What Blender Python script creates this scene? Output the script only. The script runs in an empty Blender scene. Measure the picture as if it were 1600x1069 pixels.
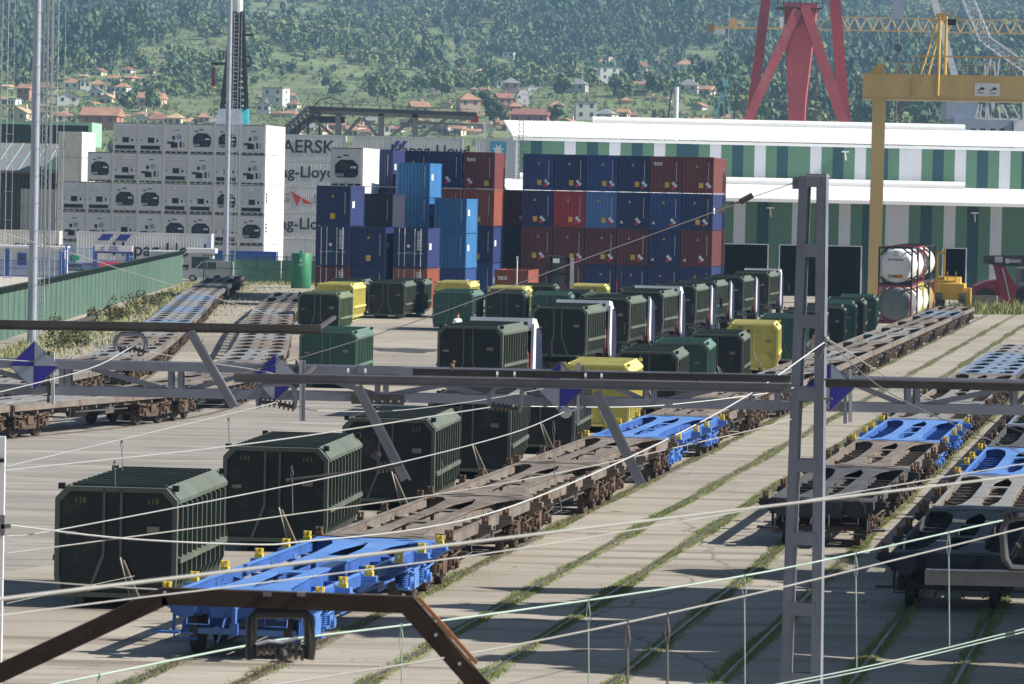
import bpy, bmesh, math, random
import numpy as np
from mathutils import Vector, Matrix
random.seed(7); rng = np.random.default_rng(7)
PI = math.pi; rad = math.radians
S = bpy.context.scene; COL = S.collection

# ---------------------------------------------------------------- camera, world, sun
FPX, CAMH, ROLL, PITCH = 6800.0, 8.3, rad(1.2), math.atan(233/6800.0)
cF = Vector((0, math.cos(PITCH), -math.sin(PITCH))); r0 = Vector((1, 0, 0)); u0 = r0.cross(cF)
cR = math.cos(ROLL)*r0 + math.sin(ROLL)*u0; cU = -math.sin(ROLL)*r0 + math.cos(ROLL)*u0
cam_d = bpy.data.cameras.new('camera'); cam = bpy.data.objects.new('camera', cam_d); COL.objects.link(cam); S.camera = cam
mw = Matrix((cR, cU, -cF)).transposed().to_4x4(); mw.translation = (0, 0, CAMH); cam.matrix_world = mw
cam_d.sensor_width = 36; cam_d.lens = 36*FPX/1600; cam_d.clip_start = .5; cam_d.clip_end = 9000
cam_d.dof.use_dof = True; cam_d.dof.focus_distance = 105; cam_d.dof.aperture_fstop = 9
SUN_EL, SUN_AZ = rad(38), rad(94)
W = bpy.data.worlds.new('World'); S.world = W; W.use_nodes = True
bg = W.node_tree.nodes['Background']; sky = W.node_tree.nodes.new('ShaderNodeTexSky'); sky.sky_type = 'NISHITA'; sky.sun_disc = False
sky.sun_elevation = SUN_EL; sky.sun_rotation = SUN_AZ; W.node_tree.links.new(sky.outputs[0], bg.inputs[0]); bg.inputs[1].default_value = .05
sl = bpy.data.lights.new('sun', 'SUN'); sl.energy = 5.0; sl.angle = rad(.5); sl.color = (1, .965, .90)
so = bpy.data.objects.new('sun', sl); COL.objects.link(so)
sd = Vector((math.sin(SUN_AZ)*math.cos(SUN_EL), math.cos(SUN_AZ)*math.cos(SUN_EL), math.sin(SUN_EL)))
so.rotation_euler = sd.to_track_quat('Z', 'Y').to_euler(); so.location = (60, 0, 60)
S.view_settings.view_transform = 'Standard'; S.view_settings.look = 'None'; S.view_settings.exposure = .76; S.view_settings.gamma = 1
S.cycles.max_bounces = 6; S.cycles.diffuse_bounces = 2; S.cycles.glossy_bounces = 2; S.cycles.volume_bounces = 0
S.cycles.use_denoising = True

# ---------------------------------------------------------------- helpers
def ray(px, py): return cF + cR*((px-800)/FPX) - cU*((py-534.5)/FPX)
def G(px, py, z=0.0):                 # the point at height z seen at a pixel of the survey photo
    d = ray(px, py); t = (z-CAMH)/d.z; return Vector((0, 0, CAMH)) + d*t
def P(px, py, Y):                     # the point at distance Y
    d = ray(px, py); return Vector((0, 0, CAMH)) + d*(Y/d.y)
TH = rad(9.0); dT = Vector((math.sin(TH), math.cos(TH), 0)); nT = Vector((math.cos(TH), -math.sin(TH), 0))
def T(u, w, z=0.0): p = dT*u + nT*w; p.z = z; return p
ORD = ['first', 'second', 'third', 'fourth', 'fifth', 'sixth', 'seventh', 'eighth', 'ninth', 'tenth', 'eleventh', 'twelfth', 'thirteenth', 'fourteenth', 'fifteenth', 'sixteenth', 'seventeenth', 'eighteenth', 'nineteenth', 'twentieth']

class MB:
    def __init__(s): s.v = []; s.f = []; s.m = []
    def add(s, vs, fs, mi=0):
        o = len(s.v); s.v += [tuple(p) for p in vs]
        for f in fs: s.f.append(tuple(i+o for i in f)); s.m.append(mi)
        return s
    BF = [(0,3,2,1),(4,5,6,7),(0,1,5,4),(1,2,6,5),(2,3,7,6),(3,0,4,7)]
    def box(s, x0, x1, y0, y1, z0, z1, mi=0):
        return s.add([(x0,y0,z0),(x1,y0,z0),(x1,y1,z0),(x0,y1,z0),(x0,y0,z1),(x1,y0,z1),(x1,y1,z1),(x0,y1,z1)], s.BF, mi)
    def bar(s, a, b, w, h, mi=0, up=(0,0,1)):
        a = Vector(a); b = Vector(b); d = (b-a).normalized(); up = Vector(up)
        if abs(d.dot(up)) > .98: up = Vector((0,1,0)) if abs(d.y) < .9 else Vector((1,0,0))
        x = d.cross(up).normalized(); z = x.cross(d)
        vs = [p + x*sx*w/2 + z*sz*h/2 for p in (a, b) for sx, sz in ((-1,-1),(1,-1),(1,1),(-1,1))]
        return s.add(vs, [(0,1,2,3),(7,6,5,4),(0,4,5,1),(1,5,6,2),(2,6,7,3),(3,7,4,0)], mi)
    def tube(s, pts, r, n=6, mi=0, r1=None):
        pts = [Vector(p) for p in pts]; m = len(pts); vs = []; fs = []
        rs = [r + ((r1 if r1 is not None else r)-r)*i/max(1,m-1) for i in range(m)]
        prev = None
        for i, p in enumerate(pts):
            d = (pts[min(i+1,m-1)] - pts[max(i-1,0)]).normalized()
            if prev is None:
                a = Vector((0,0,1)) if abs(d.z) < .9 else Vector((1,0,0)); x = d.cross(a).normalized()
            else: x = (prev - d*prev.dot(d)).normalized()
            prev = x; y = d.cross(x)
            for k in range(n):
                t = 2*PI*k/n; vs.append(p + (x*math.cos(t) + y*math.sin(t))*rs[i])
        for i in range(m-1):
            for k in range(n): fs.append((i*n+k, i*n+(k+1)%n, (i+1)*n+(k+1)%n, (i+1)*n+k))
        fs.append(tuple(range(n-1,-1,-1))); fs.append(tuple((m-1)*n+k for k in range(n)))
        return s.add(vs, fs, mi)
    def cyl(s, a, b, r, n=12, mi=0, r1=None): return s.tube([a, b], r, n, mi, r1)
    def prism(s, poly, axis, a0, a1, mi=0):           # polygon in the two other axes, run along axis
        def q(p, a): return {0: (a,p[0],p[1]), 1: (p[0],a,p[1]), 2: (p[0],p[1],a)}[axis]
        n = len(poly); vs = [q(p,a0) for p in poly] + [q(p,a1) for p in poly]
        return s.add(vs, [tuple(range(n)), tuple(range(2*n-1,n-1,-1))] + [(i,i+n,(i+1)%n+n,(i+1)%n) for i in range(n)], mi)
    def lathe(s, prof, c=(0,0,0), axis=2, n=14, mi=0):
        vs = []; fs = []; m = len(prof)
        for r, h in prof:
            for k in range(n):
                t = 2*PI*k/n; a, b = r*math.cos(t), r*math.sin(t)
                p = {2: (a,b,h), 1: (a,h,b), 0: (h,a,b)}[axis]; vs.append((p[0]+c[0], p[1]+c[1], p[2]+c[2]))
        for i in range(m-1):
            for k in range(n): fs.append((i*n+k, i*n+(k+1)%n, (i+1)*n+(k+1)%n, (i+1)*n+k))
        fs.append(tuple(range(n))); fs.append(tuple((m-1)*n+k for k in range(n)))
        return s.add(vs, fs, mi)
    def ball(s, c, r, n=10, mi=0, sc=(1,1,1)):
        m = n//2+1; vs = []; fs = []
        for i in range(m+1):
            ph = PI*i/m
            for k in range(n):
                t = 2*PI*k/n; vs.append((c[0]+r*sc[0]*math.sin(ph)*math.cos(t), c[1]+r*sc[1]*math.sin(ph)*math.sin(t), c[2]+r*sc[2]*math.cos(ph)))
        for i in range(m):
            for k in range(n): fs.append((i*n+k, i*n+(k+1)%n, (i+1)*n+(k+1)%n, (i+1)*n+k))
        return s.add(vs, fs, mi)
    def mesh(s, name, mats, smooth=False):
        me = bpy.data.meshes.new(name); me.from_pydata(s.v, [], s.f)
        for mm in (mats if isinstance(mats, (list, tuple)) else [mats]): me.materials.append(mm)
        me.polygons.foreach_set('material_index', s.m)
        b = bmesh.new(); b.from_mesh(me); bmesh.ops.remove_doubles(b, verts=b.verts, dist=1e-5); bmesh.ops.recalc_face_normals(b, faces=b.faces); b.to_mesh(me); b.free()
        if smooth:
            me.polygons.foreach_set('use_smooth', [True]*len(me.polygons)); me.set_sharp_from_angle(angle=rad(38))
        me.update(); return me
    def build(s, name, mats, parent=None, loc=(0,0,0), rz=0, smooth=False):
        return ob(name, s.mesh(name, mats, smooth), parent, loc, rz)

def ob(name, me, parent=None, loc=(0,0,0), rz=0, rot=None, mat=None):
    o = bpy.data.objects.new(name, me); COL.objects.link(o); o.location = loc
    o.rotation_euler = rot if rot else (0,0,rz)
    if parent: o.parent = parent
    if mat:
        for i, m in enumerate(mat if isinstance(mat, (list,tuple)) else [mat]):
            o.material_slots[i].link = 'OBJECT'; o.material_slots[i].material = m
    return o
def tag(o, label=None, cat=None, group=None, kind=None):
    if label: o['label'] = label
    if cat: o['category'] = cat
    if group: o['group'] = group
    if kind: o['kind'] = kind
    return o
def thing(name, label, cat, loc=(0,0,0), rz=0, group=None):
    o = bpy.data.objects.new(name, None); COL.objects.link(o); o.location = loc; o.rotation_euler = (0,0,rz); o.empty_display_size = .3
    return tag(o, label, cat, group)

def plate_mesh(name, outer, holes, z0, z1, mats):     # flat plate with real holes
    cu = bpy.data.curves.new(name, 'CURVE'); cu.dimensions = '2D'; cu.fill_mode = 'BOTH'; cu.extrude = (z1-z0)/2
    for poly in [outer] + holes:
        sp = cu.splines.new('POLY'); sp.points.add(len(poly)-1); sp.use_cyclic_u = True
        for i, p in enumerate(poly): sp.points[i].co = (p[0], p[1], 0, 1)
    o = bpy.data.objects.new(name, cu); COL.objects.link(o)
    me = bpy.data.meshes.new_from_object(o.evaluated_get(bpy.context.evaluated_depsgraph_get())); me.name = name
    bpy.data.objects.remove(o); me.transform(Matrix.Translation((0,0,(z0+z1)/2))); me.materials.clear()
    for m in mats: me.materials.append(m)
    return me
def text_mesh(txt, size, mat, ext=.008, bold=.0, align='CENTER', spacing=1.0):   # upright, readable from -Y
    cu = bpy.data.curves.new('lettering', 'FONT'); cu.body = txt; cu.size = size; cu.extrude = ext; cu.offset = bold; cu.align_x = align; cu.align_y = 'CENTER'; cu.space_character = spacing; cu.resolution_u = 3
    o = bpy.data.objects.new('lettering', cu); COL.objects.link(o)
    me = bpy.data.meshes.new_from_object(o.evaluated_get(bpy.context.evaluated_depsgraph_get()))
    bpy.data.objects.remove(o); me.transform(Matrix.Rotation(PI/2, 4, 'X')); me.materials.clear(); me.materials.append(mat); me.name = 'lettering'
    return me

MATS = {}
def M(name, col, rough=.55, metal=0.0, var=.18, scale=1.2, stain=None, samt=.5, sscale=1.5, stretch=(1,1,1), bump=0, bscale=20, spec=.4):
    if name in MATS: return MATS[name]
    m = bpy.data.materials.new(name); m.use_nodes = True; N = m.node_tree.nodes; L = m.node_tree.links; b = N['Principled BSDF']
    b.inputs['Roughness'].default_value = rough; b.inputs['Metallic'].default_value = metal; b.inputs['Specular IOR Level'].default_value = spec
    tc = N.new('ShaderNodeTexCoord'); oi = N.new('ShaderNodeObjectInfo'); ad = N.new('ShaderNodeVectorMath'); ad.operation = 'ADD'
    ml = N.new('ShaderNodeMath'); ml.operation = 'MULTIPLY'; ml.inputs[1].default_value = 60; L.new(oi.outputs['Random'], ml.inputs[0])
    L.new(tc.outputs['Object'], ad.inputs[0]); L.new(ml.outputs[0], ad.inputs[1])
    mp = N.new('ShaderNodeMapping'); mp.inputs['Scale'].default_value = stretch; L.new(ad.outputs[0], mp.inputs[0])
    def noise(sc, det=5, ro=.6):
        n = N.new('ShaderNodeTexNoise'); n.inputs['Scale'].default_value = sc; n.inputs['Detail'].default_value = det; n.inputs['Roughness'].default_value = ro; L.new(mp.outputs[0], n.inputs[0]); return n
    def mix(f, a, c):
        x = N.new('ShaderNodeMix'); x.data_type = 'RGBA'
        for inp, val in ((x.inputs[0], f), (x.inputs[6], a), (x.inputs[7], c)):
            if hasattr(val, 'links') or isinstance(val, bpy.types.NodeSocket): L.new(val, inp)
            else: inp.default_value = val
        return x.outputs[2]
    c4 = lambda c, k=1: (min(1,c[0]*k), min(1,c[1]*k), min(1,c[2]*k), 1)
    mr = N.new('ShaderNodeMapRange'); mr.inputs[1].default_value = .3; mr.inputs[2].default_value = .7; L.new(noise(scale).outputs[0], mr.inputs[0])
    out = mix(mr.outputs[0], c4(col, 1-var), c4(col, 1+var))
    if stain:
        n2 = noise(sscale, 8, .7); m2 = N.new('ShaderNodeMapRange'); t = .72 - .34*samt; m2.inputs[1].default_value = t; m2.inputs[2].default_value = t+.13; L.new(n2.outputs[0], m2.inputs[0])
        out = mix(m2.outputs[0], out, c4(stain))
    L.new(out, b.inputs['Base Color'])
    if bump:
        bp = N.new('ShaderNodeBump'); bp.inputs['Strength'].default_value = bump; bp.inputs['Distance'].default_value = .03; L.new(noise(bscale).outputs[0], bp.inputs['Height']); L.new(bp.outputs[0], b.inputs['Normal'])
    MATS[name] = m; return m
RUST = (.13,.065,.035)
# ---------------------------------------------------------------- ground
def ground_mat():
    m = bpy.data.materials.new('yard_concrete'); m.use_nodes = True; N = m.node_tree.nodes; L = m.node_tree.links; b = N['Principled BSDF']; b.inputs['Roughness'].default_value = .9
    b.inputs['Specular IOR Level'].default_value = .2
    tc = N.new('ShaderNodeTexCoord')
    def noise(sc, stretch=(1,1,1), det=6, ro=.62):
        mp = N.new('ShaderNodeMapping'); mp.inputs['Scale'].default_value = stretch; L.new(tc.outputs['Object'], mp.inputs[0])
        n = N.new('ShaderNodeTexNoise'); n.inputs['Scale'].default_value = sc; n.inputs['Detail'].default_value = det; n.inputs['Roughness'].default_value = ro; L.new(mp.outputs[0], n.inputs[0]); return n.outputs[0]
    def rng_(s, a, c):
        r = N.new('ShaderNodeMapRange'); r.inputs[1].default_value = a; r.inputs[2].default_value = c; L.new(s, r.inputs[0]); return r.outputs[0]
    def mix(f, a, c):
        x = N.new('ShaderNodeMix'); x.data_type = 'RGBA'
        for inp, val in ((x.inputs[0], f), (x.inputs[6], a), (x.inputs[7], c)):
            if isinstance(val, bpy.types.NodeSocket): L.new(val, inp)
            else: inp.default_value = val
        return x.outputs[2]
    o = mix(rng_(noise(.09), .35, .65), (.295,.262,.217,1), (.40,.358,.30,1))
    o = mix(rng_(noise(.8, (.25,1,1)), .5, .75), o, (.235,.20,.16,1))
    o = mix(rng_(noise(.5, (.10,2.0,1)), .52, .66), o, (.205,.175,.14,1))
    o = mix(rng_(noise(.03, (1,1,1)), .54, .62), o, (.225,.205,.18,1))
    o = mix(rng_(noise(14), .62, .8), o, (.20,.17,.14,1))
    o = mix(rng_(noise(.22, (1,.5,1), 9, .75), .62, .72), o, (.17,.135,.10,1))
    o = mix(rng_(noise(1.6, (.06,2.2,1), 8, .7), .60, .66), o, (.16,.14,.115,1))
    vo = N.new('ShaderNodeTexVoronoi'); vo.feature = 'DISTANCE_TO_EDGE'; vo.inputs['Scale'].default_value = .07; wv = N.new('ShaderNodeVectorMath'); wv.operation = 'ADD'; nz = N.new('ShaderNodeTexNoise'); nz.inputs['Scale'].default_value = .7; nz.inputs['Detail'].default_value = 6; L.new(tc.outputs['Object'], nz.inputs[0]); L.new(tc.outputs['Object'], wv.inputs[0]); L.new(nz.outputs[1], wv.inputs[1]); L.new(wv.outputs[0], vo.inputs['Vector'])
    o = mix(rng_(vo.outputs['Distance'], .005, .0), o, (.17,.15,.12,1))
    o = mix(rng_(noise(.55, (1,1,1), 3, .5), .68, .74), o, (.13,.11,.09,1))
    o = mix(rng_(noise(38, (1,1,1), 3), .55, .72), o, (.19,.165,.135,1))
    L.new(o, b.inputs['Base Color'])
    bp = N.new('ShaderNodeBump'); bp.inputs['Strength'].default_value = .5; bp.inputs['Distance'].default_value = .03; L.new(noise(9), bp.inputs['Height']); L.new(bp.outputs[0], b.inputs['Normal'])
    return m
MB().add([(-900,-60,0),(900,-60,0),(900,1000,0),(-900,1000,0)], [(0,1,2,3)]).build('ground', ground_mat())['kind'] = 'structure'
# the lighter yard slab beyond the green fence
slab_m = M('pale_slab', (.43,.39,.335), .9, var=.1, scale=.3, stain=(.36,.32,.27), samt=.5, sscale=.4)
a, b_, c_, d_ = G(-60,480), G(165,440), G(-60,438), G(300,448)
MB().add([(-75,250,.004),(-31,250,.004),(-31.5,396,.004),(-75,396,.004)], [(0,1,2,3)]).build('pavement', slab_m)['kind'] = 'structure'
old_m = M('old_asphalt', (.275,.255,.228), .92, var=.26, scale=.25, stain=(.20,.178,.15), samt=.72, sscale=.6, stretch=(.35,1.6,1), bump=.4, bscale=8)
rq = random.Random(4); ed = [(60+4*i, -24.2-.5*rq.random()-(.9 if i%5==2 else 0)) for i in range(30)]
MB().add([tuple(T(u,w,.003)) for u,w in ed]+[tuple(T(176,-62,.003)), tuple(T(60,-62,.003))], [tuple(range(32))[::-1]]).build('pavement', old_m)['kind'] = 'structure'
tar = M('tar_patch', (.19,.165,.14), .9, var=.3, scale=.8, stain=(.10,.08,.065), samt=.6, sscale=.7)
# puddle-like dark streak on the yard
wet = M('oil_stain', (.06,.055,.045), .55, var=.3, scale=1, stain=(.12,.11,.09), samt=.4)
def blot(cx, cy, rx, ry, ang, mat, name, z):
    vs = []
    for k in range(28):
        t = 2*PI*k/28; r = 1 + .22*math.sin(3*t+cx) + .14*math.sin(7*t+cy)
        x, y = rx*r*math.cos(t), ry*r*math.sin(t); vs.append((cx+x*math.cos(ang)-y*math.sin(ang), cy+x*math.sin(ang)+y*math.cos(ang), z))
    MB().add(vs, [tuple(range(28))]).build(name, mat)['kind'] = 'structure'
g = G(625,547); blot(g.x, g.y, 2.1, 3.2, .3, wet, 'puddle_stain', .005)
# ---------------------------------------------------------------- rails and grass strips
rail_m = M('rail_steel', (.22,.19,.17), .45, .6, stain=RUST, samt=.8, sscale=3)
grit = M('groove_grit', (.17,.145,.115), .95, var=.3, scale=2, stain=(.09,.085,.05), samt=.6, sscale=3)
WA, WB, WF, WG = -16.6, -12.85, -8.85, -4.9
moss = M('groove_moss', (.19,.20,.10), .95, var=.4, scale=1.5, stain=(.20,.18,.12), samt=.5, sscale=2)
def rails(w, u0, u1, gm=None, wd=1.0):
    g = MB(); m = MB()
    for s in (-.87, .87):
        n = 260
        for i in range(n):
            ua = u0+(u1-u0)*i/n; ub = u0+(u1-u0)*(i+1)/n; k = random.uniform(.11,.2)*wd; k2 = random.uniform(.11,.22)*wd
            g.add([T(ua,w+s-k,.006), T(ub,w+s-k2,.006), T(ub,w+s+k2,.006), T(ua,w+s+k,.006)], [(0,3,2,1)])
        m.bar(T(u0,w+s,.012), T(u1,w+s,.012), .075, .045)
    g.build('track_ground', gm or grit)['kind'] = 'structure'
    m.build('rails', rail_m)['kind'] = 'structure'
for w, gm, wd in ((WA,grit,1),(WB,moss,1.15),(WF,moss,1.1),(WG,moss,1.2),(-1.0,moss,1.5),(2.9,moss,1.5)): rails(w, 60, 330, gm, wd)
def polyline_rails(pts):
    g = MB(); m = MB()
    for s in (-.87,.87):
        q = []
        for i, p in enumerate(pts):
            d = (Vector(pts[min(i+1,len(pts)-1)])-Vector(pts[max(i-1,0)])).normalized(); q.append(Vector((p[0]+d[1]*s, p[1]-d[0]*s, .012)))
        for i in range(len(q)-1):
            m.bar(q[i], q[i+1], .07, .03); g.bar(q[i]-Vector((0,0,.006)), q[i+1]-Vector((0,0,.006)), .3, .012)
    g.build('track_ground', grit)['kind'] = 'structure'; m.build('rails', rail_m)['kind'] = 'structure'
def smooth_path(pts, n=8):                            # Catmull-Rom
    out = []; pts = [Vector((p[0],p[1],0)) for p in pts]; pts = [2*pts[0]-pts[1]] + pts + [2*pts[-1]-pts[-2]]
    for i in range(1, len(pts)-2):
        a, b, c, d = pts[i-1:i+3]
        for k in range(n):
            t = k/n; out.append(.5*((2*b)+(c-a)*t+(2*a-5*b+4*c-d)*t*t+(3*b-a-3*c+d)*t**3))
    out.append(pts[-2]); return out
PATH_E = smooth_path([(-22,126),(-17.3,140),(-13.9,149.5),(-11.8,159),(-11.0,172),(-11.0,186),(-12.2,215),(-13.9,252),(-15.2,300),(-16,340)])
PATH_D = smooth_path([(-25,118),(-21.2,138),(-18.4,155),(-17.0,172),(-16.6,189),(-18.6,240),(-20.9,290),(-22.3,330),(-23.6,372)])
polyline_rails(PATH_E); polyline_rails(PATH_D)

def blades(name, spots, mats, hmin, hmax, wd=.02, spread=.5):       # grass: one mesh of bent blades
    n = len(spots); sp = np.array(spots); h = rng.uniform(hmin,hmax,n)*sp[:,3]; a = rng.uniform(0,2*PI,n); lean = rng.uniform(.1,spread,n)*h
    b = rng.uniform(0,2*PI,n); wdt = wd*rng.uniform(.6,1.5,n)
    dx, dy = np.cos(a)*wdt, np.sin(a)*wdt; lx, ly = np.cos(b)*lean, np.sin(b)*lean
    v = np.zeros((n,4,3)); x, y, z = sp[:,0], sp[:,1], sp[:,2]
    v[:,0] = np.stack([x-dx,y-dy,z],1); v[:,1] = np.stack([x+dx,y+dy,z],1); v[:,2] = np.stack([x+dx*.6+lx*.5,y+dy*.6+ly*.5,z+h*.6],1); v[:,3] = np.stack([x+lx,y+ly,z+h],1)
    return np_quads(name, v, mats, rng.integers(0,len(mats),n))
def np_quads(name, v, mats, mi):
    n = len(v); me = bpy.data.meshes.new(name); me.vertices.add(n*4); me.vertices.foreach_set('co', v.reshape(-1).astype(np.float32))
    me.loops.add(n*4); me.loops.foreach_set('vertex_index', np.arange(n*4, dtype=np.int32)); me.polygons.add(n)
    me.polygons.foreach_set('loop_start', np.arange(0,n*4,4,dtype=np.int32)); me.polygons.foreach_set('loop_total', np.full(n,4,dtype=np.int32))
    for m in mats: me.materials.append(m)
    me.polygons.foreach_set('material_index', mi.astype(np.int32)); me.update(calc_edges=True); return me
gr1 = M('grass_green', (.15,.225,.055), .8, var=.25, scale=.5); gr2 = M('grass_olive', (.23,.26,.09), .85, var=.2, scale=.5); gr3 = M('grass_dry', (.37,.325,.17), .9, var=.15, scale=.6)
sp = []
def strip(w, u0, u1, dens, hw, amt=1.0):
    u = u0; ph = random.uniform(0,9)
    while u < u1:
        k = .55+.45*math.sin(u*.23+ph)+.35*math.sin(u*.71+2*ph)+.3*math.sin(u*1.9+3*ph)
        nn = int(dens*max(.12,k)*amt*(1.0 if u < 130 else .6 if u < 190 else .35))
        for _ in range(nn):
            side = random.choice((-1,1)); off = side*(.055+abs(random.gauss(0,hw*(1+.8*math.sin(u*.37+side*ph))))); p = T(u+random.random()*.5, w+off); sp.append((p.x,p.y,.004,1.0 if abs(off) < .25 else .6))
        u += .5
for w, am in ((WA,.55),(WB,1.0),(WF,.9),(WG,1.1)):
    for s in (-.87,.87): strip(w+s, 66, 300, 330, .06, am*(1.25 if s > 0 else .9))
strip(-6.9, 70, 120, 30, .5, .5); strip(-1.87, 70, 150, 90, .3); strip(-.13, 70, 150, 90, .3)
for _ in range(160):
    u, w = 70+abs(random.gauss(0,60)), random.uniform(-15.5,-2); m = random.randint(5,22)
    for _ in range(m): p = T(u+random.gauss(0,.25), w+random.gauss(0,.12)); sp.append((p.x,p.y,.004,.7))
tag(ob('grass', blades('grass', sp, [gr1,gr1,gr2,gr3], .02, .065, .007, 1.5)), 'green weeds and grass growing along the sunken rails', 'grass', kind='stuff')
# dry verge of weeds between the green fence and the curved track
sp = []
for _ in range(15000):
    y = random.uniform(150, 372); x0 = -25.4-.0165*(y-214); x = x0 + abs(random.gauss(0,1.0))*min(3.3, 1.2+(y-190)*.05) + .2
    if y < 180: x = x0+abs(random.gauss(0,1.6))
    sp.append((x, y, .004, random.uniform(.5,1.6)))
for _ in range(3500): sp.append((random.gauss(-19.5,3.0), random.uniform(372,392), .004, 1.2))
tag(ob('dry_grass', blades('dry_grass', sp, [gr3,gr3,gr2,gr1], .08, .26, .03, 1.0)), 'dry straw coloured weeds at the foot of the green fence', 'grass', kind='stuff')
sp = []
for c, n, sx in ((1505,500,1.3),(1560,700,1.6),(1600,600,1.2),(1530,200,3)):
    g = G(c, 490)
    for _ in range(n): sp.append((g.x+random.gauss(0,sx*.7), g.y+random.gauss(0,1.2), .004, random.uniform(.5,1.4)))
tag(ob('weeds', blades('weeds', sp, [gr2,gr1,gr3], .3, .9, .05, .5)), 'yellow green weeds by the concrete barrier near the warehouse', 'weeds', kind='stuff')

# ---------------------------------------------------------------- hills
def hill(x, Y):
    x = np.asarray(x, float); Y = np.asarray(Y, float)
    z = np.interp(Y, [500,800,1000,1300,1900,2700,3600,4800], [-2,0,7,26,63,126,232,360])
    k = np.clip((Y-1250)/900,0,1.4)
    u = 11*np.sin(x/118+Y/520+.6)*np.sin(Y/330+x/260+1.1) + 7*np.sin(x/61-Y/190+2) + 4*np.sin(x/33+Y/97)*np.sin(Y/71+1) + 1.6*np.sin(x/14+1.3*np.sin(Y/40))*np.sin(Y/23)
    return z + k*u*.8
hx = np.linspace(-900,900,181); hy = np.concatenate([np.linspace(700,2600,160), np.linspace(2620,4800,90)])
X, Y = np.meshgrid(hx, hy); Z = hill(X, Y); nx = len(hx)
me = bpy.data.meshes.new('hills'); vv = np.stack([X,Y,Z],2).reshape(-1,3)
idx = np.arange(len(vv)).reshape(len(hy),nx); q = np.stack([idx[:-1,:-1],idx[:-1,1:],idx[1:,1:],idx[1:,:-1]],2).reshape(-1,4)
me.from_pydata(vv.tolist(), [], q.tolist()); me.polygons.foreach_set('use_smooth', [True]*len(me.polygons))
hm = M('hill_scrub', (.145,.178,.08), .95, var=.45, scale=.05, stain=(.21,.215,.11), samt=.6, sscale=.14, spec=.1); me.materials.append(hm)
ob('hills', me)['kind'] = 'structure'
def on_hill(px, py, y0=850):
    d = ray(px, py); Ys = np.arange(y0, 4700, 4.0); t = Ys/d.y; zz = CAMH + d.z*t; xx = d.x*t; k = np.nonzero(hill(xx, Ys) > zz)[0]
    i = k[0] if len(k) else len(Ys)-1; return Vector((xx[i], Ys[i], float(hill(xx[i],Ys[i]))))
def pix(v):                                            # numpy projection to survey pixels
    q = v - np.array([0,0,CAMH]); k = q@np.array(cF); return 800+FPX*(q@np.array(cR))/k, 534.5-FPX*(q@np.array(cU))/k
CLEAR = []                                             # house plots, filled below: (x, y, r)
leafm = [M('leaf_dark', (.09,.14,.066), .8, var=.3, scale=.15, spec=.15), M('leaf_mid', (.13,.18,.078), .8, var=.3, scale=.15, spec=.15), M('leaf_olive', (.17,.20,.085), .8, var=.25, scale=.15, spec=.15), M('leaf_pine', (.07,.115,.08), .8, var=.3, scale=.15, spec=.15), M('leaf_pale', (.19,.215,.10), .8, var=.2, scale=.15, spec=.15)]
bark = M('bark', (.10,.075,.055), .9, var=.3, scale=2)
def crown_proto(nq, tall, seed):
    r = np.random.default_rng(seed); cl = []
    lob = r.normal(0,.42,(7,3)); lob[:,2] = r.uniform(-.5,.62,7)
    for i in range(nq):
        l = lob[r.integers(7)]; d = r.normal(0,1,3); d /= np.linalg.norm(d); p = l + d*.42*r.uniform(.75,1.05)
        nrm = d + r.normal(0,.45,3); nrm[2] += .25; nrm /= np.linalg.norm(nrm)
        a = np.cross(nrm, [0,0,1.]); a /= np.linalg.norm(a)+1e-6; b = np.cross(nrm, a); t = r.uniform(0,PI); a, b = a*math.cos(t)+b*math.sin(t), b*math.cos(t)-a*math.sin(t)
        s = r.uniform(.13,.25)*(8/math.sqrt(nq) if 64 < nq < 300 else 1); cl.append([p-a*s-b*s*.7, p+a*s*.8-b*s, p+a*s+b*s*.8, p-a*s*.7+b*s])
    cl = np.array(cl); cl[:,:,2] = (cl[:,:,2]+.85)*tall; return cl          # ~unit radius, base at z 0
PROTO = [crown_proto(92, 1.0, i) for i in range(4)] + [crown_proto(92, 1.75, 10+i) for i in range(3)]; SHRUB = [crown_proto(22, .75, 30+i) for i in range(3)]
# ---------------------------------------------------------------- houses on the hillside
ROOF = {'orange': M('roof_orange', (.38,.205,.13), .85, var=.2, scale=.4), 'red': M('roof_red', (.29,.13,.10), .85, var=.2, scale=.4), 'brown': M('roof_brown', (.26,.15,.10), .85, var=.2, scale=.4), 'grey': M('roof_grey', (.22,.22,.23), .85, var=.15, scale=.4), 'tan': M('roof_tan', (.50,.34,.21), .85, var=.15, scale=.4)}
WALL = {'white': M('plaster_white', (.70,.69,.66), .85, var=.08), 'cream': M('plaster_cream', (.62,.54,.40), .85, var=.08), 'pink': M('plaster_pink', (.55,.38,.32), .85, var=.08), 'brick red': M('plaster_brick', (.42,.19,.14), .85, var=.15), 'grey': M('plaster_grey', (.42,.42,.42), .85, var=.1), 'salmon': M('plaster_salmon', (.50,.26,.20), .85, var=.1)}
win_m = M('house_window', (.06,.07,.08), .25, spec=.6)
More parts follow.
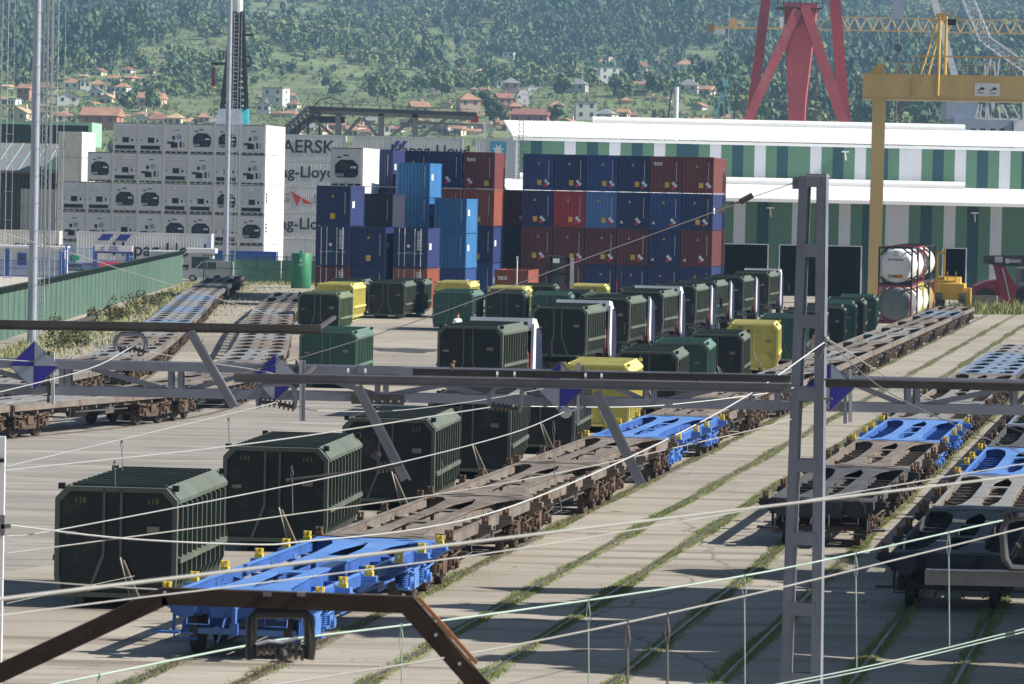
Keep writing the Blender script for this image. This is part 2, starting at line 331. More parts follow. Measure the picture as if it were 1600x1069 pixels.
def house(x0, x1, yt, yb, kind, roof, wall, label, rz=None, y0=850):
    c = on_hill((x0+x1)/2, yb, y0); s = FPX/c.y; w = (x1-x0)/s; h = (yb-yt)/s; dpt = min(max(7, w*.75), 14)
    rr = random.Random(int(x0*7+yb)); rz = rr.uniform(-.35,.25) if rz is None else rz
    H = thing('house', label, 'house', (c.x, c.y+dpt*.4, c.z-1.0), rz, 'houses on the far hillside'); CLEAR.append((c.x, c.y+dpt*.4, max(w,dpt)*.62, c.y-22))
    h += 1.0; rh = 0 if kind == 'f' else min(.42*(h-1), .24*min(w,dpt)+.4); wh = h-rh; a, b = w/2*.95, dpt/2
    wb = MB().box(-a,a,-b,b,0,wh); rb = MB(); e = .45
    if kind == 'f': rb.box(-a-.2,a+.2,-b-.2,b+.2,wh,wh+.35)
    elif kind == 'h':
        r = max(0, a-b*.85); rb.add([(-a-e,-b-e,wh-.15),(a+e,-b-e,wh-.15),(a+e,b+e,wh-.15),(-a-e,b+e,wh-.15),(-r-.01,0,wh+rh),(r+.01,0,wh+rh)], [(0,1,5,4),(1,2,5),(2,3,4,5),(3,0,4),(3,2,1,0)])
    elif kind == 'g':   # ridge across the view
        rb.prism([(-b-e,wh-.2),(b+e,wh-.2),(b+e,wh),(0,wh+rh),(-b-e,wh)], 0, -a-e, a+e); wb.prism([(-b,wh),(b,wh),(0,wh+rh-.15)], 0, -a, a)
    else:               # gable end to the viewer
        rb.prism([(-a-e,wh-.2),(a+e,wh-.2),(a+e,wh),(0,wh+rh),(-a-e,wh)], 1, -b+.3, b+e); rb.prism([(-a-e,wh-.2),(-a-e,wh),(0,wh+rh),(a+e,wh),(a+e,wh-.2),(0,wh+rh-.25)], 1, -b-e, -b+.3); wb.prism([(-a,wh),(a,wh),(0,wh+rh-.3)], 1, -b, b)
    wb.build('wall', WALL[wall], H); ro = rb.build('roof', ROOF[roof], H)
    if kind != 'f' and rr.random() < .5: MB().box(a*.3,a*.3+.7,b*.2,b*.2+.7,wh,wh+rh+.9).build('chimney', WALL[wall], ro)
    n = 2 if w < 11 else 3 if w < 18 else 5; st = max(1, int((wh-1)/2.7)) if wh > 2.6 else 0
    for k in range(min(3, st)):
        for i in range(n):
            cx = -a + 2*a*(i+.5)/n; zb = wh - 1.75 - 2.7*k
            if zb > .8: MB().box(cx-.5,cx+.5,-b-.05,-b+.1,zb,zb+1.2).build('window', win_m, H)
    for k in range(min(2, st)):
        zb = wh-1.75-2.7*k
        if zb > .8: MB().box(a-.1,a+.05,-.5,.5,zb,zb+1.2).build('window', win_m, H)
    if rr.random() < .4 and wh > 5.5: MB().box(-a*.6,a*.6,-b-1.1,-b-.06,wh-2.9,wh-2.7).build('balcony', WALL[wall], H)
HL = [(0,11,150,168,'h','orange','pink'),(12,28,156,165,'f','grey','white'),(15,47,167,189,'e','tan','cream'),(30,52,131,157,'g','orange','brick red'),(55,87,129,146,'h','brown','cream'),(83,112,173,190,'h','orange','cream'),(86,122,141,165,'e','orange','white'),(98,124,121,140,'h','orange','white'),(122,138,128,142,'f','grey','white'),(127,188,168,204,'g','orange','brick red'),(138,165,125,141,'h','orange','cream'),(140,160,137,152,'e','grey','white'),(158,181,147,162,'e','tan','cream'),(165,190,117,129,'h','orange','white'),(168,181,136,148,'f','grey','white'),(181,201,129,150,'h','orange','white'),(191,208,104,115,'h','red','white'),(196,256,144,166,'g','orange','pink')]
def hlabel(a, i, where): return f"{a[6]} house with {a[5]} {'flat' if a[4]=='f' else 'tiled'} roof, {ORD[i]} from left {where}"
for i, a in enumerate(HL): house(*a, hlabel(a, i, 'in hamlet above green shed'))
HM = [(400,421,157,178,'e','grey','white'),(412,448,139,168,'f','orange','white'),(640,668,159,180,'g','orange','cream'),(714,748,146,176,'h','orange','pink'),(742,763,106,119,'h','tan','cream'),(774,790,127,137,'f','grey','white'),(774,798,146,166,'g','red','salmon'),(784,812,121,147,'h','grey','pink'),(786,804,83,94,'f','grey','white'),(793,812,160,186,'h','orange','salmon'),(801,862,170,193,'g','red','brick red'),(857,883,158,175,'h','orange','white'),(873,890,128,139,'f','grey','white'),(880,913,106,126,'h','orange','white'),(885,918,122,145,'h','grey','grey'),(880,897,186,197,'e','orange','cream'),(897,932,160,188,'f','grey','white'),(933,965,106,132,'f','grey','white'),(932,963,170,189,'h','grey','cream'),(945,955,90,98,'f','grey','pink')]
for i, a in enumerate(HM): house(*a, hlabel(a, i, 'on slope behind the truss'))
HR = [(986,1010,98,119,'g','red','white'),(986,1014,127,139,'g','brown','grey'),(1013,1048,119,129,'f','grey','white'),(1055,1085,94,114,'h','orange','white'),(1060,1093,124,146,'h','grey','white'),(1075,1112,184,198,'g','orange','cream'),(1128,1148,178,196,'h','orange','white')]
for i, a in enumerate(HR): house(*a, hlabel(a, i, 'beside the red crane'))
xs = [452+i*12.2+random.uniform(-4,4) for i in range(28)]
for i, x in enumerate(xs):
    yb = random.uniform(197,214); w = random.uniform(11,22); h = random.uniform(9,17); k = random.choice('hhgeef'); rf = random.choice(['orange','orange','red','brown','grey']); wl = random.choice(['white','white','cream','grey','pink'])
    n = i if i < 20 else i-20; side = 'left' if i < 20 else 'right'
    if side == 'right': n = len(xs)-1-i
    house(x, x+w, yb-h, yb, k, rf, wl, f"small {wl} town house, {rf} roof, {ORD[n]} from {side} behind the steel truss", y0=820)
for i, x in enumerate([214,236,262,288,306,322]): house(x, x+random.uniform(16,24), 178+random.uniform(-4,6), 199, random.choice('hge'), ['orange','brown','tan','tan','orange','grey'][i], ['white','cream','cream','white','pink','white'][i], f"small house behind the white reefer stacks, {ORD[i]} from left before the ship mast", y0=820)
rx_ = random.Random(21); ALLB = [(a[0],a[1],a[2],a[3]) for a in HL+HM+HR]
def extra(n, x0, x1, y0, y1, where):
    got = []; tries = 0
    while len(got) < n and tries < 4000:
        tries += 1; w = rx_.uniform(9,21); x = rx_.uniform(x0,x1); yb = rx_.uniform(y0,y1); h = w*rx_.uniform(.5,.85)
        if any(x < b[1]+1 and x+w > b[0]-1 and yb-h < b[3]+1 and yb > b[2]-1 for b in ALLB): continue
        got.append((x,w,yb,h)); ALLB.append((x,x+w,yb-h,yb))
    got.sort()
    for i, (x,w,yb,h) in enumerate(got):
        wl = rx_.choice(['white','white','cream','pink','white','grey']); rf = rx_.choice(['orange','orange','red','brown','tan']); house(x, x+w, yb-h, yb, rx_.choice('hhgge'), rf, wl, f"little {wl} house, {rf} roof, {ORD[i]} from left of scattered houses {where}")
extra(18, -5, 235, 116, 186, 'at far left')
extra(16, 655, 800, 112, 186, 'right of the truss')
extra(16, 868, 1105, 98, 186, 'left of the red crane')
extra(6, 395, 450, 150, 184, 'beside the ship mast')
# lane up the hillside
road_m = M('lane_asphalt', (.30,.29,.28), .9)
pts = [on_hill(*p) for p in ((815,168),(816,155),(822,146),(836,137),(852,129))]
v = []
for p in pts: v += [p+Vector((-2.4,0,.5)), p+Vector((2.4,0,.5))]
MB().add(v, [(2*i,2*i+1,2*i+3,2*i+2) for i in range(len(pts)-1)]).build('road', road_m)['kind'] = 'structure'
pts = [on_hill(*p) for p in ((1122,150),(1112,135),(1104,122),(1098,110))]; v = []
for p in pts: v += [p+Vector((-2.2,0,.5)), p+Vector((2.2,0,.5))]
MB().add(v, [(2*i,2*i+1,2*i+3,2*i+2) for i in range(len(pts)-1)]).build('road', road_m)['kind'] = 'structure'
CL = np.array(CLEAR)
# ---------------------------------------------------------------- forest (one mass) and single trees among the houses
def gauss(px, py, cx, cy, sx, sy): return np.exp(-((px-cx)/sx)**2-((py-cy)/sy)**2)
def forest():
    N = 36000; Yp = np.sqrt(rng.uniform(860**2, 3500**2, N)); xp = rng.uniform(-1,1,N)*(Yp*.124+15); zp = hill(xp, Yp)
    px, py = pix(np.stack([xp,Yp,zp],1))
    dn = .84 - .92*gauss(px,py,470,115,165,52) - .8*gauss(px,py,850,155,110,26) - .55*gauss(px,py,1010,140,85,38) - .6*gauss(px,py,1140,105,45,30) - .75*gauss(px,py,260,75,110,20) - .85*gauss(px,py,560,20,220,12) - .6*gauss(px,py,690,60,90,16) - .6*gauss(px,py,1400,62,180,9) - .5*gauss(px,py,960,85,140,8) - .5*gauss(px,py,700,95,60,40) - .45*gauss(px,py,120,145,110,30) - .5*gauss(px,py,620,190,180,30) - .5*gauss(px,py,1450,178,40,14)
    dn -= .75*np.clip((py-128)/40,0,1)*(px<840) + .35*np.clip((py-150)/30,0,1)*(px>=840)*(px<1130); nz = np.sin(xp/37+Yp/61)*np.sin(Yp/43-xp/29); dn += .3*nz
    ok = rng.uniform(0,1,N) < dn
    for c in CL:
        ok &= ~(((xp-c[0])**2+(Yp-c[1])**2 < (c[2]+3.5)**2)); ok &= ~((np.abs(xp-c[0]) < c[2]*1.0) & (Yp < c[1]) & (Yp > c[3]-45))
    xp, Yp, zp, px, py = [a[ok] for a in (xp,Yp,zp,px,py)]; n = len(xp)
    pine = np.clip(1.2*gauss(px,py,980,40,230,60) + 1.1*gauss(px,py,1420,130,230,60) + .7*gauss(px,py,120,70,160,60) + 1.0*gauss(px,py,250,5,280,16), 0, .92)
    isp = rng.uniform(0,1,n) < pine
    V = []; MI = []
    R = np.clip(rng.lognormal(.88,.36,n),1.1,5.5)*np.where((Yp<1500)&(px<1130),.62,1.0)*np.where((px>850)&(px<1125)&(py>85),.75,1.0)
    sfield = np.sin(xp/53+1.7)*np.sin(Yp/88)+.6*np.sin(xp/23-Yp/37)*np.where(isp,.9,1.0)*np.where(dn[ok] < .35, .62, 1.0)
    for i in range(n):
        p = PROTO[4+i%3] if isp[i] else PROTO[i%4]; t = rng.uniform(0,2*PI); c, s = math.cos(t)*R[i], math.sin(t)*R[i]
        q = np.empty_like(p); q[:,:,0] = p[:,:,0]*c-p[:,:,1]*s+xp[i]; q[:,:,1] = p[:,:,0]*s+p[:,:,1]*c+Yp[i]; q[:,:,2] = p[:,:,2]*R[i]*1.05+zp[i]-.2*R[i]
        V.append(q); u = rng.uniform(); m = (3 if u < .5 else 0 if u < .85 else 1) if isp[i] else (0 if u+.25*sfield[i] < .22 else 1 if u+.25*sfield[i] < .55 else 2 if u+.25*sfield[i] < .92 else 4)
        MI.append(np.full(len(p), m))
    N2 = 26000; Yq = np.sqrt(rng.uniform(1000**2, 3300**2, N2)); xq = rng.uniform(-1,1,N2)*(Yq*.124+15); zq = hill(xq, Yq); rq = rng.uniform(.5,1.6,N2); keep = np.ones(N2, bool)
    for c in CL: keep &= ~((xq-c[0])**2+(Yq-c[1])**2 < (c[2]+1)**2)
    for i in np.nonzero(keep)[0]:
        p = SHRUB[i%3]; t = rng.uniform(0,2*PI); c, s = math.cos(t)*rq[i], math.sin(t)*rq[i]; q = np.empty_like(p); q[:,:,0] = p[:,:,0]*c-p[:,:,1]*s+xq[i]; q[:,:,1] = p[:,:,0]*s+p[:,:,1]*c+Yq[i]; q[:,:,2] = p[:,:,2]*rq[i]+zq[i]-.2*rq[i]; V.append(q); MI.append(np.full(len(p), int(rng.choice([0,1,1,2,2,4]))))
    return np.concatenate(V), np.concatenate(MI)
V, MI = forest(); tag(ob('forest', np_quads('forest', V, leafm, MI)), 'mixed pine and broadleaf wood covering the far hillside', 'forest', kind='stuff')
CROWN = []
for k in range(3):
    c = crown_proto(420, 1.0, 50+k); c = np.concatenate([c]); CROWN.append(np_quads('crown', c, leafm, rng.integers(0,3,len(c))))
def tree(pos, r, label, h=1.0, k=0, cat='tree', group=None):
    t = thing('tree', label, cat, pos, random.uniform(0,6), group)
    MB().tube([(0,0,-.6),(0,0,r*.5*h),(r*.08,0,r*1.0*h)], r*.09, 6, r1=r*.04).build('trunk', bark, t)
    c = ob('crown', CROWN[k], t, (0,0,r*.35*h)); c.scale = (r,r,r*h); return t
TW = ['below the grey hipped house', 'beside the rising lane', 'right of the white flat-roofed block', 'left of the tan-roofed house, lower one', 'left of the tan-roofed house, slimmer one', 'below the salmon house', 'between two pink houses', 'above the orange-pink house', 'above the truss, nearer its right end', 'above the truss middle, rightmost', 'above the truss middle', 'above the left part of the truss', 'above the lane foot by the long red house', 'above the white three-storey house', 'among grey-roofed houses', 'under the grey-roofed villa by the crane', 'below the big orange roof, left one', 'below the big orange roof, right one', 'beside the left-hand hamlet']
for i, (px, py, r, h) in enumerate([(878,152,6,1.2),(905,142,5,1),(1014,100,4.5,1.5),(660,112,7,1.6),(668,90,5,2.2),(770,200,6,1.2),(745,168,5,1),(690,150,7,1.1),(590,160,6,1.2),(610,157,5,1.1),(530,150,5,1),(510,140,4,1),(865,192,5,1),(970,150,7,1),(1020,150,6,1),(1085,140,5,1),(200,172,6,1),(240,175,5,1.1),(60,160,4,1.2)]):
    tree(on_hill(px,py), r*.62, f"{'tall' if h>1.3 else 'round'} green tree on far hillside {TW[i]}", h, i%3, group='single trees on the far hillside')
# dead/pale poles up on the slopes
PW = ['above the truss', 'right of the ship mast', 'beside the red crane leg', 'in front of the grey-roofed house', 'beside the orange-roofed villa']
pm = M('pole_pale', (.6,.6,.58), .6)
for i, (px, py, top) in enumerate([(545,62,33),(487,68,42),(1138,82,10),(994,116,96),(1072,100,76)]):
    c = on_hill(px,py); h = (py-top)*c.y/FPX; tag(MB().tube([(0,0,-.5),(0,0,h)], .16, 6).build('utility_pole', pm, None, c), f"slim pale utility pole on the far slope, {PW[i]}", 'pole', 'utility poles on the slope')
# ---------------------------------------------------------------- container wagons
blue_m = M('wagon_blue', (.095,.225,.56), .38, var=.16, scale=1, stain=(.17,.29,.58), samt=.5, sscale=1.6, stretch=(1,.5,1), spec=.6)
brown_m = M('wagon_brown', (.165,.138,.118), .8, var=.3, scale=1, stain=(.10,.055,.03), samt=.55, sscale=1.6)
grey_m = M('wagon_grey', (.20,.20,.20), .8, var=.2, scale=1, stain=(.17,.13,.10), samt=.5, sscale=1.3)
palebl_m = M('wagon_pale_blue', (.15,.20,.29), .7, var=.2, scale=1, stain=(.15,.15,.17), samt=.45, sscale=1.4)
dark_m = M('wagon_dark', (.06,.06,.066), .75, var=.4, scale=1, stain=(.12,.075,.045), samt=.5, sscale=2)
bogie_rust = M('bogie_rust', (.095,.062,.042), .8, var=.4, scale=3, stain=(.05,.04,.035), samt=.5, sscale=5)
wheel_m = M('wheel_steel', (.07,.055,.048), .55, .3, var=.3, scale=4)
pin_y = M('twistlock_yellow', (.75,.55,.06), .5, var=.1); pin_r = M('twistlock_rust', (.17,.10,.06), .8, var=.3)
WL = 12.9; HWD = 1.22                                     # deck length, half width
def deck_mesh(kind):
    L2 = WL/2; out = [(-HWD,-L2),(HWD,-L2),(HWD,L2),(-HWD,L2)]; holes = []
    for s in (-1, 1):
        if kind == 0:                                      # straps that widen toward the ends
            p = [(.80,-5.75),(1.14,-5.7),(1.165,-5.3),(1.165,5.3),(1.14,5.7),(.80,5.75),(.60,4.9),(.49,2.6),(.49,-2.6),(.60,-4.9)]
            holes.append([(s*x,y) for x, y in p])
            holes.append([(s*.25,-L2+.22),(s*.95,-L2+.22),(s*.80,-L2+.48),(s*.35,-L2+.48)]); holes.append([(s*.25,L2-.22),(s*.95,L2-.22),(s*.80,L2-.48),(s*.35,L2-.48)])
        else:                                              # rows of rounded openings
            for cy in (-4.3,0,4.3):
                p = [(.72+.36*math.cos(t), cy+1.5*math.copysign(abs(math.sin(t))**.6, math.sin(t))) for t in [2*PI*k/14 for k in range(14)]]; holes.append([(s*x,y) for x, y in p])
    if kind == 0: holes += [[(-.05,-5.3),(.05,-5.3),(.21,-3.8),(.23,-2.0),(-.23,-2.0),(-.21,-3.8)], [(-.22,-1.5),(.22,-1.5),(.22,1.5),(-.22,1.5)], [(-.05,5.3),(.05,5.3),(.21,3.8),(.23,2.0),(-.23,2.0),(-.21,3.8)]]
    else: holes += [[(.2*math.cos(t), cy+.8*math.sin(t)) for t in [2*PI*k/12 for k in range(12)]] for cy in (-4.3,0,4.3)]
    me = plate_mesh('deck', out, holes, 1.12, 1.16, [blue_m]); return me
DECK = [deck_mesh(0), deck_mesh(1)]
fr = MB()
for s in (-1, 1):
    fr.box(s*HWD-.03,s*HWD+.03,-WL/2,WL/2,.92,1.118); fr.box(s*.40-.05,s*.40+.05,-WL/2+.2,WL/2-.2,.72,1.118)
    fr.box(s*.40-.14,s*.40+.14,-WL/2+.2,WL/2-.2,.70,.72)
    fr.box(-HWD,HWD,s*WL/2-.03,s*WL/2+.03,.78,1.118); fr.box(-HWD+.03,HWD-.03,s*(WL/2-.62)-.03,s*(WL/2-.62)+.03,.80,1.116)
for k in range(9):
    y = -4.6+k*1.15; fr.box(-HWD+.03,-.45,y-.04,y+.04,.78,.94); fr.box(.45,HWD-.03,y-.04,y+.04,.78,.94); fr.box(-.35,.35,y-.05,y+.05,.74,.88)
for y in (-1.6, 1.6):                                       # slanting gussets below the deck
    for s in (-1,1): fr.bar((s*.45,y,.74),(s*HWD,y,.95),.06,.14)
FRAME = fr.mesh('underframe', brown_m)
tk = MB()
for s in (-1,1):
    tk.cyl((s*.62,-.9,.62),(s*.62,.2,.62),.16,10); tk.box(s*.95-.1,s*.95+.12,1.0,1.7,.55,.85)
    tk.tube([(s*1.15,-3.6,.9),(s*1.22,-3.4,.55),(s*1.22,-2.2,.55),(s*1.15,-2.0,.9)],.018,5); tk.tube([(s*1.05,-1.4,.7),(s*1.05,2.8,.66)],.03,5)
    tk.tube([(s*.9,-WL/2-.03,.95),(s*.9,-WL/2-.16,.6),(s*.5,-WL/2-.16,.6),(s*.5,-WL/2-.03,.95)],.018,5)
tk.cyl((-1.16,-2.3,.56),(1.16,-2.3,.56),.03,6); tk.cyl((-1.06,1.2,.68),(1.06,1.2,.68),.03,6); tk.cyl((0,-2.3,.56),(0,1.2,.68),.03,6); tk.cyl((-.62,-.4,.62),(.62,-.4,.62),.03,6); tk.cyl((-.7,-WL/2-.1,.78),(-.7,1.2,.68),.02,5); tk.cyl((.7,-WL/2-.1,.78),(.7,1.2,.68),.02,5)
GEAR = tk.mesh('brake_gear', dark_m)
bk = MB()
for s in (-1,1):
    x = s*1.02
    bk.prism([(-1.25,.46),(-1.0,.62),(-.45,.62),(-.3,.44),(.3,.44),(.45,.62),(1.0,.62),(1.25,.46),(1.25,.36),(.55,.30),(-.55,.30),(-1.25,.36)],0,x-.07,x+.07)
    for y in (-.9,.9):
        bk.box(x-.10,x+.17,y-.16,y+.16,.34,.60); bk.cyl((x+.12,y,.46),(x+.24,y,.46),.10,10)
        for q in (-.33,.33):                                # coil springs
            bk.lathe([(.055,.60),(.105,.585),(.055,.565),(.105,.55),(.055,.53),(.105,.515),(.055,.495),(.105,.48),(.055,.46),(.105,.445),(.055,.43),(.105,.41),(.055,.39),(.105,.375),(.06,.35)],(x+.06,y+q,.10),2,9)
            bk.box(x-.05,x+.17,y+q-.12,y+q+.12,.38,.43); bk.box(x-.05,x+.17,y+q-.12,y+q+.12,.71,.75)
    bk.box(x-.12,x+.10,-.22,.22,.44,.72); bk.bar((x+.05,-.3,.7),(x+.05,-1.35,.78),.07,.08); bk.bar((x+.05,.3,.7),(x+.05,1.35,.78),.07,.08)
    bk.tube([(x+.1,-1.3,.8),(x+.22,-1.2,.72),(x+.22,-.9,.70),(x+.12,-.7,.62)],.022,5); bk.tube([(x+.1,1.3,.8),(x+.22,1.2,.72),(x+.22,.9,.70),(x+.12,.7,.62)],.022,5)
bk.box(-1.0,1.0,-.22,.22,.42,.68); bk.box(-1.0,1.0,-1.3,-1.2,.40,.50); bk.box(-1.0,1.0,1.2,1.3,.40,.50)
BOGIE = bk.mesh('bogie', bogie_rust, True)
wh = MB()
for s in (-1,1): wh.lathe([(.02,s*.80),(.20,s*.80),(.24,s*.83),(.36,s*.83),(.38,s*.80),(.43,s*.78),(.43,s*.84),(.41,s*.93),(.36,s*.93),(.34,s*.90),(.12,s*.87),(.10,s*.99),(.02,s*.99)],(0,0,.44),0,18)
wh.cyl((-.8,0,.44),(.8,0,.44),.07,8)
WHEEL = wh.mesh('wheel', wheel_m, True)
pn = MB().box(-.16,.16,-.14,.14,0,.06); pb = MB()
pb.box(-.075,.075,-.075,.075,0,.08); pb.cyl((-.045,0,.08),(-.045,0,.19),.034,6,r1=.046); pb.cyl((.045,0,.08),(.045,0,.19),.034,6,r1=.046)
ARM = MB().box(-.16,.15,-.12,.12,-.09,0).add([(-.2,-.16,-.1),(.2,-.16,-.1),(.2,.16,-.1),(-.2,.16,-.1),(-.2,-.1,-.3),(-.12,-.1,-.3),(-.12,.1,-.3),(-.2,.1,-.3)], MB.BF).mesh('bracket', brown_m)
PIN = pb.mesh('twistlock', pin_y)
hs = MB()
for s in (-1,1):
    hs.box(s*.88-.2,s*.88+.2,-.05,0,.80,1.12); hs.cyl((s*.88,0,.96),(s*.88,-.42,.96),.09,10); hs.cyl((s*.88,-.42,.96),(s*.88,-.47,.96),.22,14)
hs.box(-.5,.5,-.06,0,.72,1.1)
hs.tube([(0,-.06,.95),(0,-.3,.9),(0,-.32,.62)],.05,6); hs.box(-.07,.07,-.36,-.26,.45,.66)
for s in (-1,1):
    hs.tube([(s*1.12,-.04,.8),(s*1.12,-.12,.35),(s*.7,-.12,.35)],.02,5); hs.box(s*1.4-.16 if s>0 else -1.5,s*1.4+.16 if s>0 else -1.0,-.28,.05,.44,.48); hs.tube([(s*1.15,-.05,.85),(s*1.15,-.05,.46)],.02,5)
    hs.tube([(s*.2,-.06,.8),(s*.22,-.3,.55),(s*.3,-.3,.3)],.022,5)
hs.box(-1.0,1.0,.25,.4,.40,.52)
BUFF = hs.mesh('buffer_beam', blue_m, True)
blue_d = M('wagon_blue_dirty', (.045,.115,.36), .5, var=.25, scale=1, stain=(.03,.05,.11), samt=.5, sscale=2.5)  # underframe blue darkened to paint in the recess shade, plus random dark stains
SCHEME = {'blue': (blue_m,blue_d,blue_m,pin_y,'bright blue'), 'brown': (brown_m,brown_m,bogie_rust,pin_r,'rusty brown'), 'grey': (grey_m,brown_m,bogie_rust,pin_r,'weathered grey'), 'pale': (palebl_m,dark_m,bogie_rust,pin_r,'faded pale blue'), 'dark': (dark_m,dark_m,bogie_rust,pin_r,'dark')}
def wagon(pos, rz, scheme, kind, where, group, detail=2, ends=(False,False)):
    dm, fm, bm, tm, word = SCHEME[scheme]
    w = thing('container_wagon', f"{word} container wagon, {where}", 'wagon', pos, rz, group)
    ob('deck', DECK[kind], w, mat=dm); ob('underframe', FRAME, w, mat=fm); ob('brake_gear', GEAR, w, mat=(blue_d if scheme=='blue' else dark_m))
    for y in (-4.95, 4.95):
        b = ob('bogie', BOGIE, w, (0,y,0), mat=bm)
        if detail > 0:
            for q in (-.9,.9): ob('wheel', WHEEL, b, (0,q,0))
    if detail > 1:
        for y in ((-6.1,-4.0,-1.5,1.5,4.0,6.1) if detail > 2 else (-5.9,-1.4,1.4,5.9)):
            for s in (-1,1):
                x = s*(HWD+.16); a = ob('bracket', ARM, w, (x,y,1.10), 0 if s > 0 else PI, mat=(fm if scheme != 'blue' else blue_m)); ob('twistlock', PIN, a, (0,0,.002), mat=tm)
    for e, y, r in ((ends[0],-WL/2-.03,0),(ends[1],WL/2+.03,PI)):
        if e: ob('buffer_beam', BUFF, w, (0,y,0), r, mat=fm)
    return w
GA, GF, GG, GD, GE = 'wagons of the long train beside the waste containers', 'wagons of the train right of the mast', 'wagons of the rightmost train', 'wagons of the left train along the green fence', 'wagons of the curving left train'
PIT = 13.2
schA = ['blue','brown','brown','brown','blue','brown','brown','grey','brown','grey','brown','grey','grey','brown','brown','pale','brown']
for i, sc in enumerate(schA): wagon(T(74.7+WL/2+i*PIT, WA), -TH, sc, 0, f"{ORD[i]} from near end beside the waste containers", GA, (3 if i == 0 else 2 if i < 8 else 1), (i == 0, i == len(schA)-1))
schF = ['dark','brown','blue','grey','grey','brown','pale','pale','grey']
for i, sc in enumerate(schF): wagon(T(103.5+WL/2+i*PIT, WF), -TH, sc, 0 if i < 6 else 1, f"{ORD[i]} from near end of train right of the mast", GF, 2 if i < 5 else 1, (i == 0, False))
schG = ['dark','grey','blue','dark','pale','brown','pale','grey','grey']
for i, sc in enumerate(schG): wagon(T(88.5+WL/2+i*PIT, WG), -TH, sc, 0, f"{ORD[i]} from near end of the rightmost train", GG, 2 if i < 5 else 1, (i == 0, False))
def along(path, s):
    for i in range(len(path)-1):
        d = (path[i+1]-path[i]).length
        if s <= d: t = (path[i+1]-path[i]).normalized(); return path[i]+t*s, t
        s -= d
    t = (path[-1]-path[-2]).normalized(); return path[-1]+t*s, t
def train(path, s0, n, schemes, kind, where, group):
    for i in range(n):
        a, _ = along(path, s0+i*PIT+1.5); b, _ = along(path, s0+i*PIT+WL-1.5); d = (b-a).normalized(); wagon((a+b)/2, math.atan2(-d.x, d.y), schemes[i%len(schemes)], kind if i < n-2 or kind == 0 else 0, f"{ORD[i]} from near end {where}", group, 1, (i == 0, i == n-1))
train(PATH_E, 2, 13, ['brown','grey','brown','brown','grey','brown','grey','brown','brown','grey','brown','dark','dark'], 1, 'of the left train curving across the yard', GE)
train(PATH_D, 10, 17, ['brown','brown','grey','brown','grey','brown','grey','pale','grey','pale','grey','pale','grey','brown','dark','dark','dark'], 1, 'of the train along the green fence', GD)
# ---------------------------------------------------------------- waste containers
wc_green = M('waste_green', (.022,.031,.025), .55, var=.25, scale=.8, stain=(.09,.075,.055), samt=.4, sscale=1.6, stretch=(1,1,.5))  # body green near black: recess shade between the ribs put into the colour
wc_trim = M('waste_green_trim', (.10,.122,.096), .6, var=.2, scale=1, stain=(.13,.09,.06), samt=.55, sscale=2.4, stretch=(1,1,.5))
wc_fresh = M('waste_green_fresh', (.028,.085,.062), .45, var=.2, scale=1); wc_fresht = M('waste_green_fresh_trim', (.10,.165,.13), .5, var=.2, scale=1)
wc_moss = M('waste_moss', (.12,.165,.10), .8, var=.3, scale=1, stain=(.19,.18,.13), samt=.5)
wc_yel = M('waste_yellow', (.48,.445,.16), .5, var=.15, scale=.8, stain=(.30,.24,.08), samt=.4, sscale=1.2); wc_yelt = M('waste_yellow_trim', (.72,.64,.20), .5, var=.12, stain=(.35,.22,.10), samt=.4, sscale=2)
wc_dark = M('waste_panel', (.006,.011,.010), .5, var=.4, scale=.8, stain=(.045,.04,.03), samt=.5, sscale=1.6)
pan_y = M('waste_panel_yellow', (.52,.47,.09), .5, var=.25, scale=1, stain=(.20,.17,.07), samt=.5); strap_m = M('strap_steel', (.26,.22,.18), .6, .3, var=.3)
WX, WZ0, WZ1, WLN = 1.20, .22, 2.42, 6.0
oct_ = [(-1.14,WZ0),(1.14,WZ0),(WX,.62),(WX,2.12),(.98,2.36),(-.98,2.36),(-WX,2.12),(-WX,.62)]
def inset(p, k): return [(x*(1-k/1.2), 1.3+(z-1.3)*(1-k/1.1)) for x, z in p]
body = MB().prism(inset(oct_,.05),1,-WLN/2+.09,WLN/2-.09)
for x in (-.72,.72): body.box(x-.09,x+.09,-WLN/2+.1,WLN/2-.1,0,.235)
BODY = body.mesh('body', wc_green)
def ring(mb, y0, y1, k0, k1, mi=0):
    a, b = inset(oct_,k0), inset(oct_,k1); n = 8; vs = [(x,y0,z) for x,z in a]+[(x,y0,z) for x,z in b]+[(x,y1,z) for x,z in a]+[(x,y1,z) for x,z in b]; fs = []
    for i in range(n):
        j = (i+1)%n; fs += [(i,j,n+j,n+i),(2*n+j,2*n+i,3*n+i,3*n+j),(i,2*n+i,2*n+j,j),(n+i,n+j,3*n+j,3*n+i)]
    mb.add(vs, fs, mi)
ef = MB(); ring(ef,-WLN/2,-WLN/2+.16,-.01,.085)
EF = ef.mesh('end_frame', wc_trim)
db = MB()
for s in (-1,1):
    x = s*.17-.07; db.bar((x,-WLN/2+.04,2.34),(x,-WLN/2+.04,1.05),.05,.08,up=(0,1,0)); db.bar((x,-WLN/2+.04,1.05),(x+s*.30,-WLN/2+.06,.25),.06,.09,up=(0,1,0))
DB = db.mesh('door_bar', wc_trim)
lt = MB().box(.62,.86,-WLN/2+.0,-WLN/2+.08,1.5,1.62)
LT = lt.mesh('latch', strap_m)
LT2 = MB().box(-1.0,-.78,-WLN/2+.0,-WLN/2+.08,1.42,1.5).mesh('latch', strap_m)
ST = MB().tube([(.17,-WLN/2-.03,.95),(.62,-WLN/2-.35,.1)],.022,5).tube([(.10,-WLN/2-.02,1.0),(.42,-WLN/2-.3,.08)],.022,5).mesh('tie_rod', strap_m)
sr = MB()
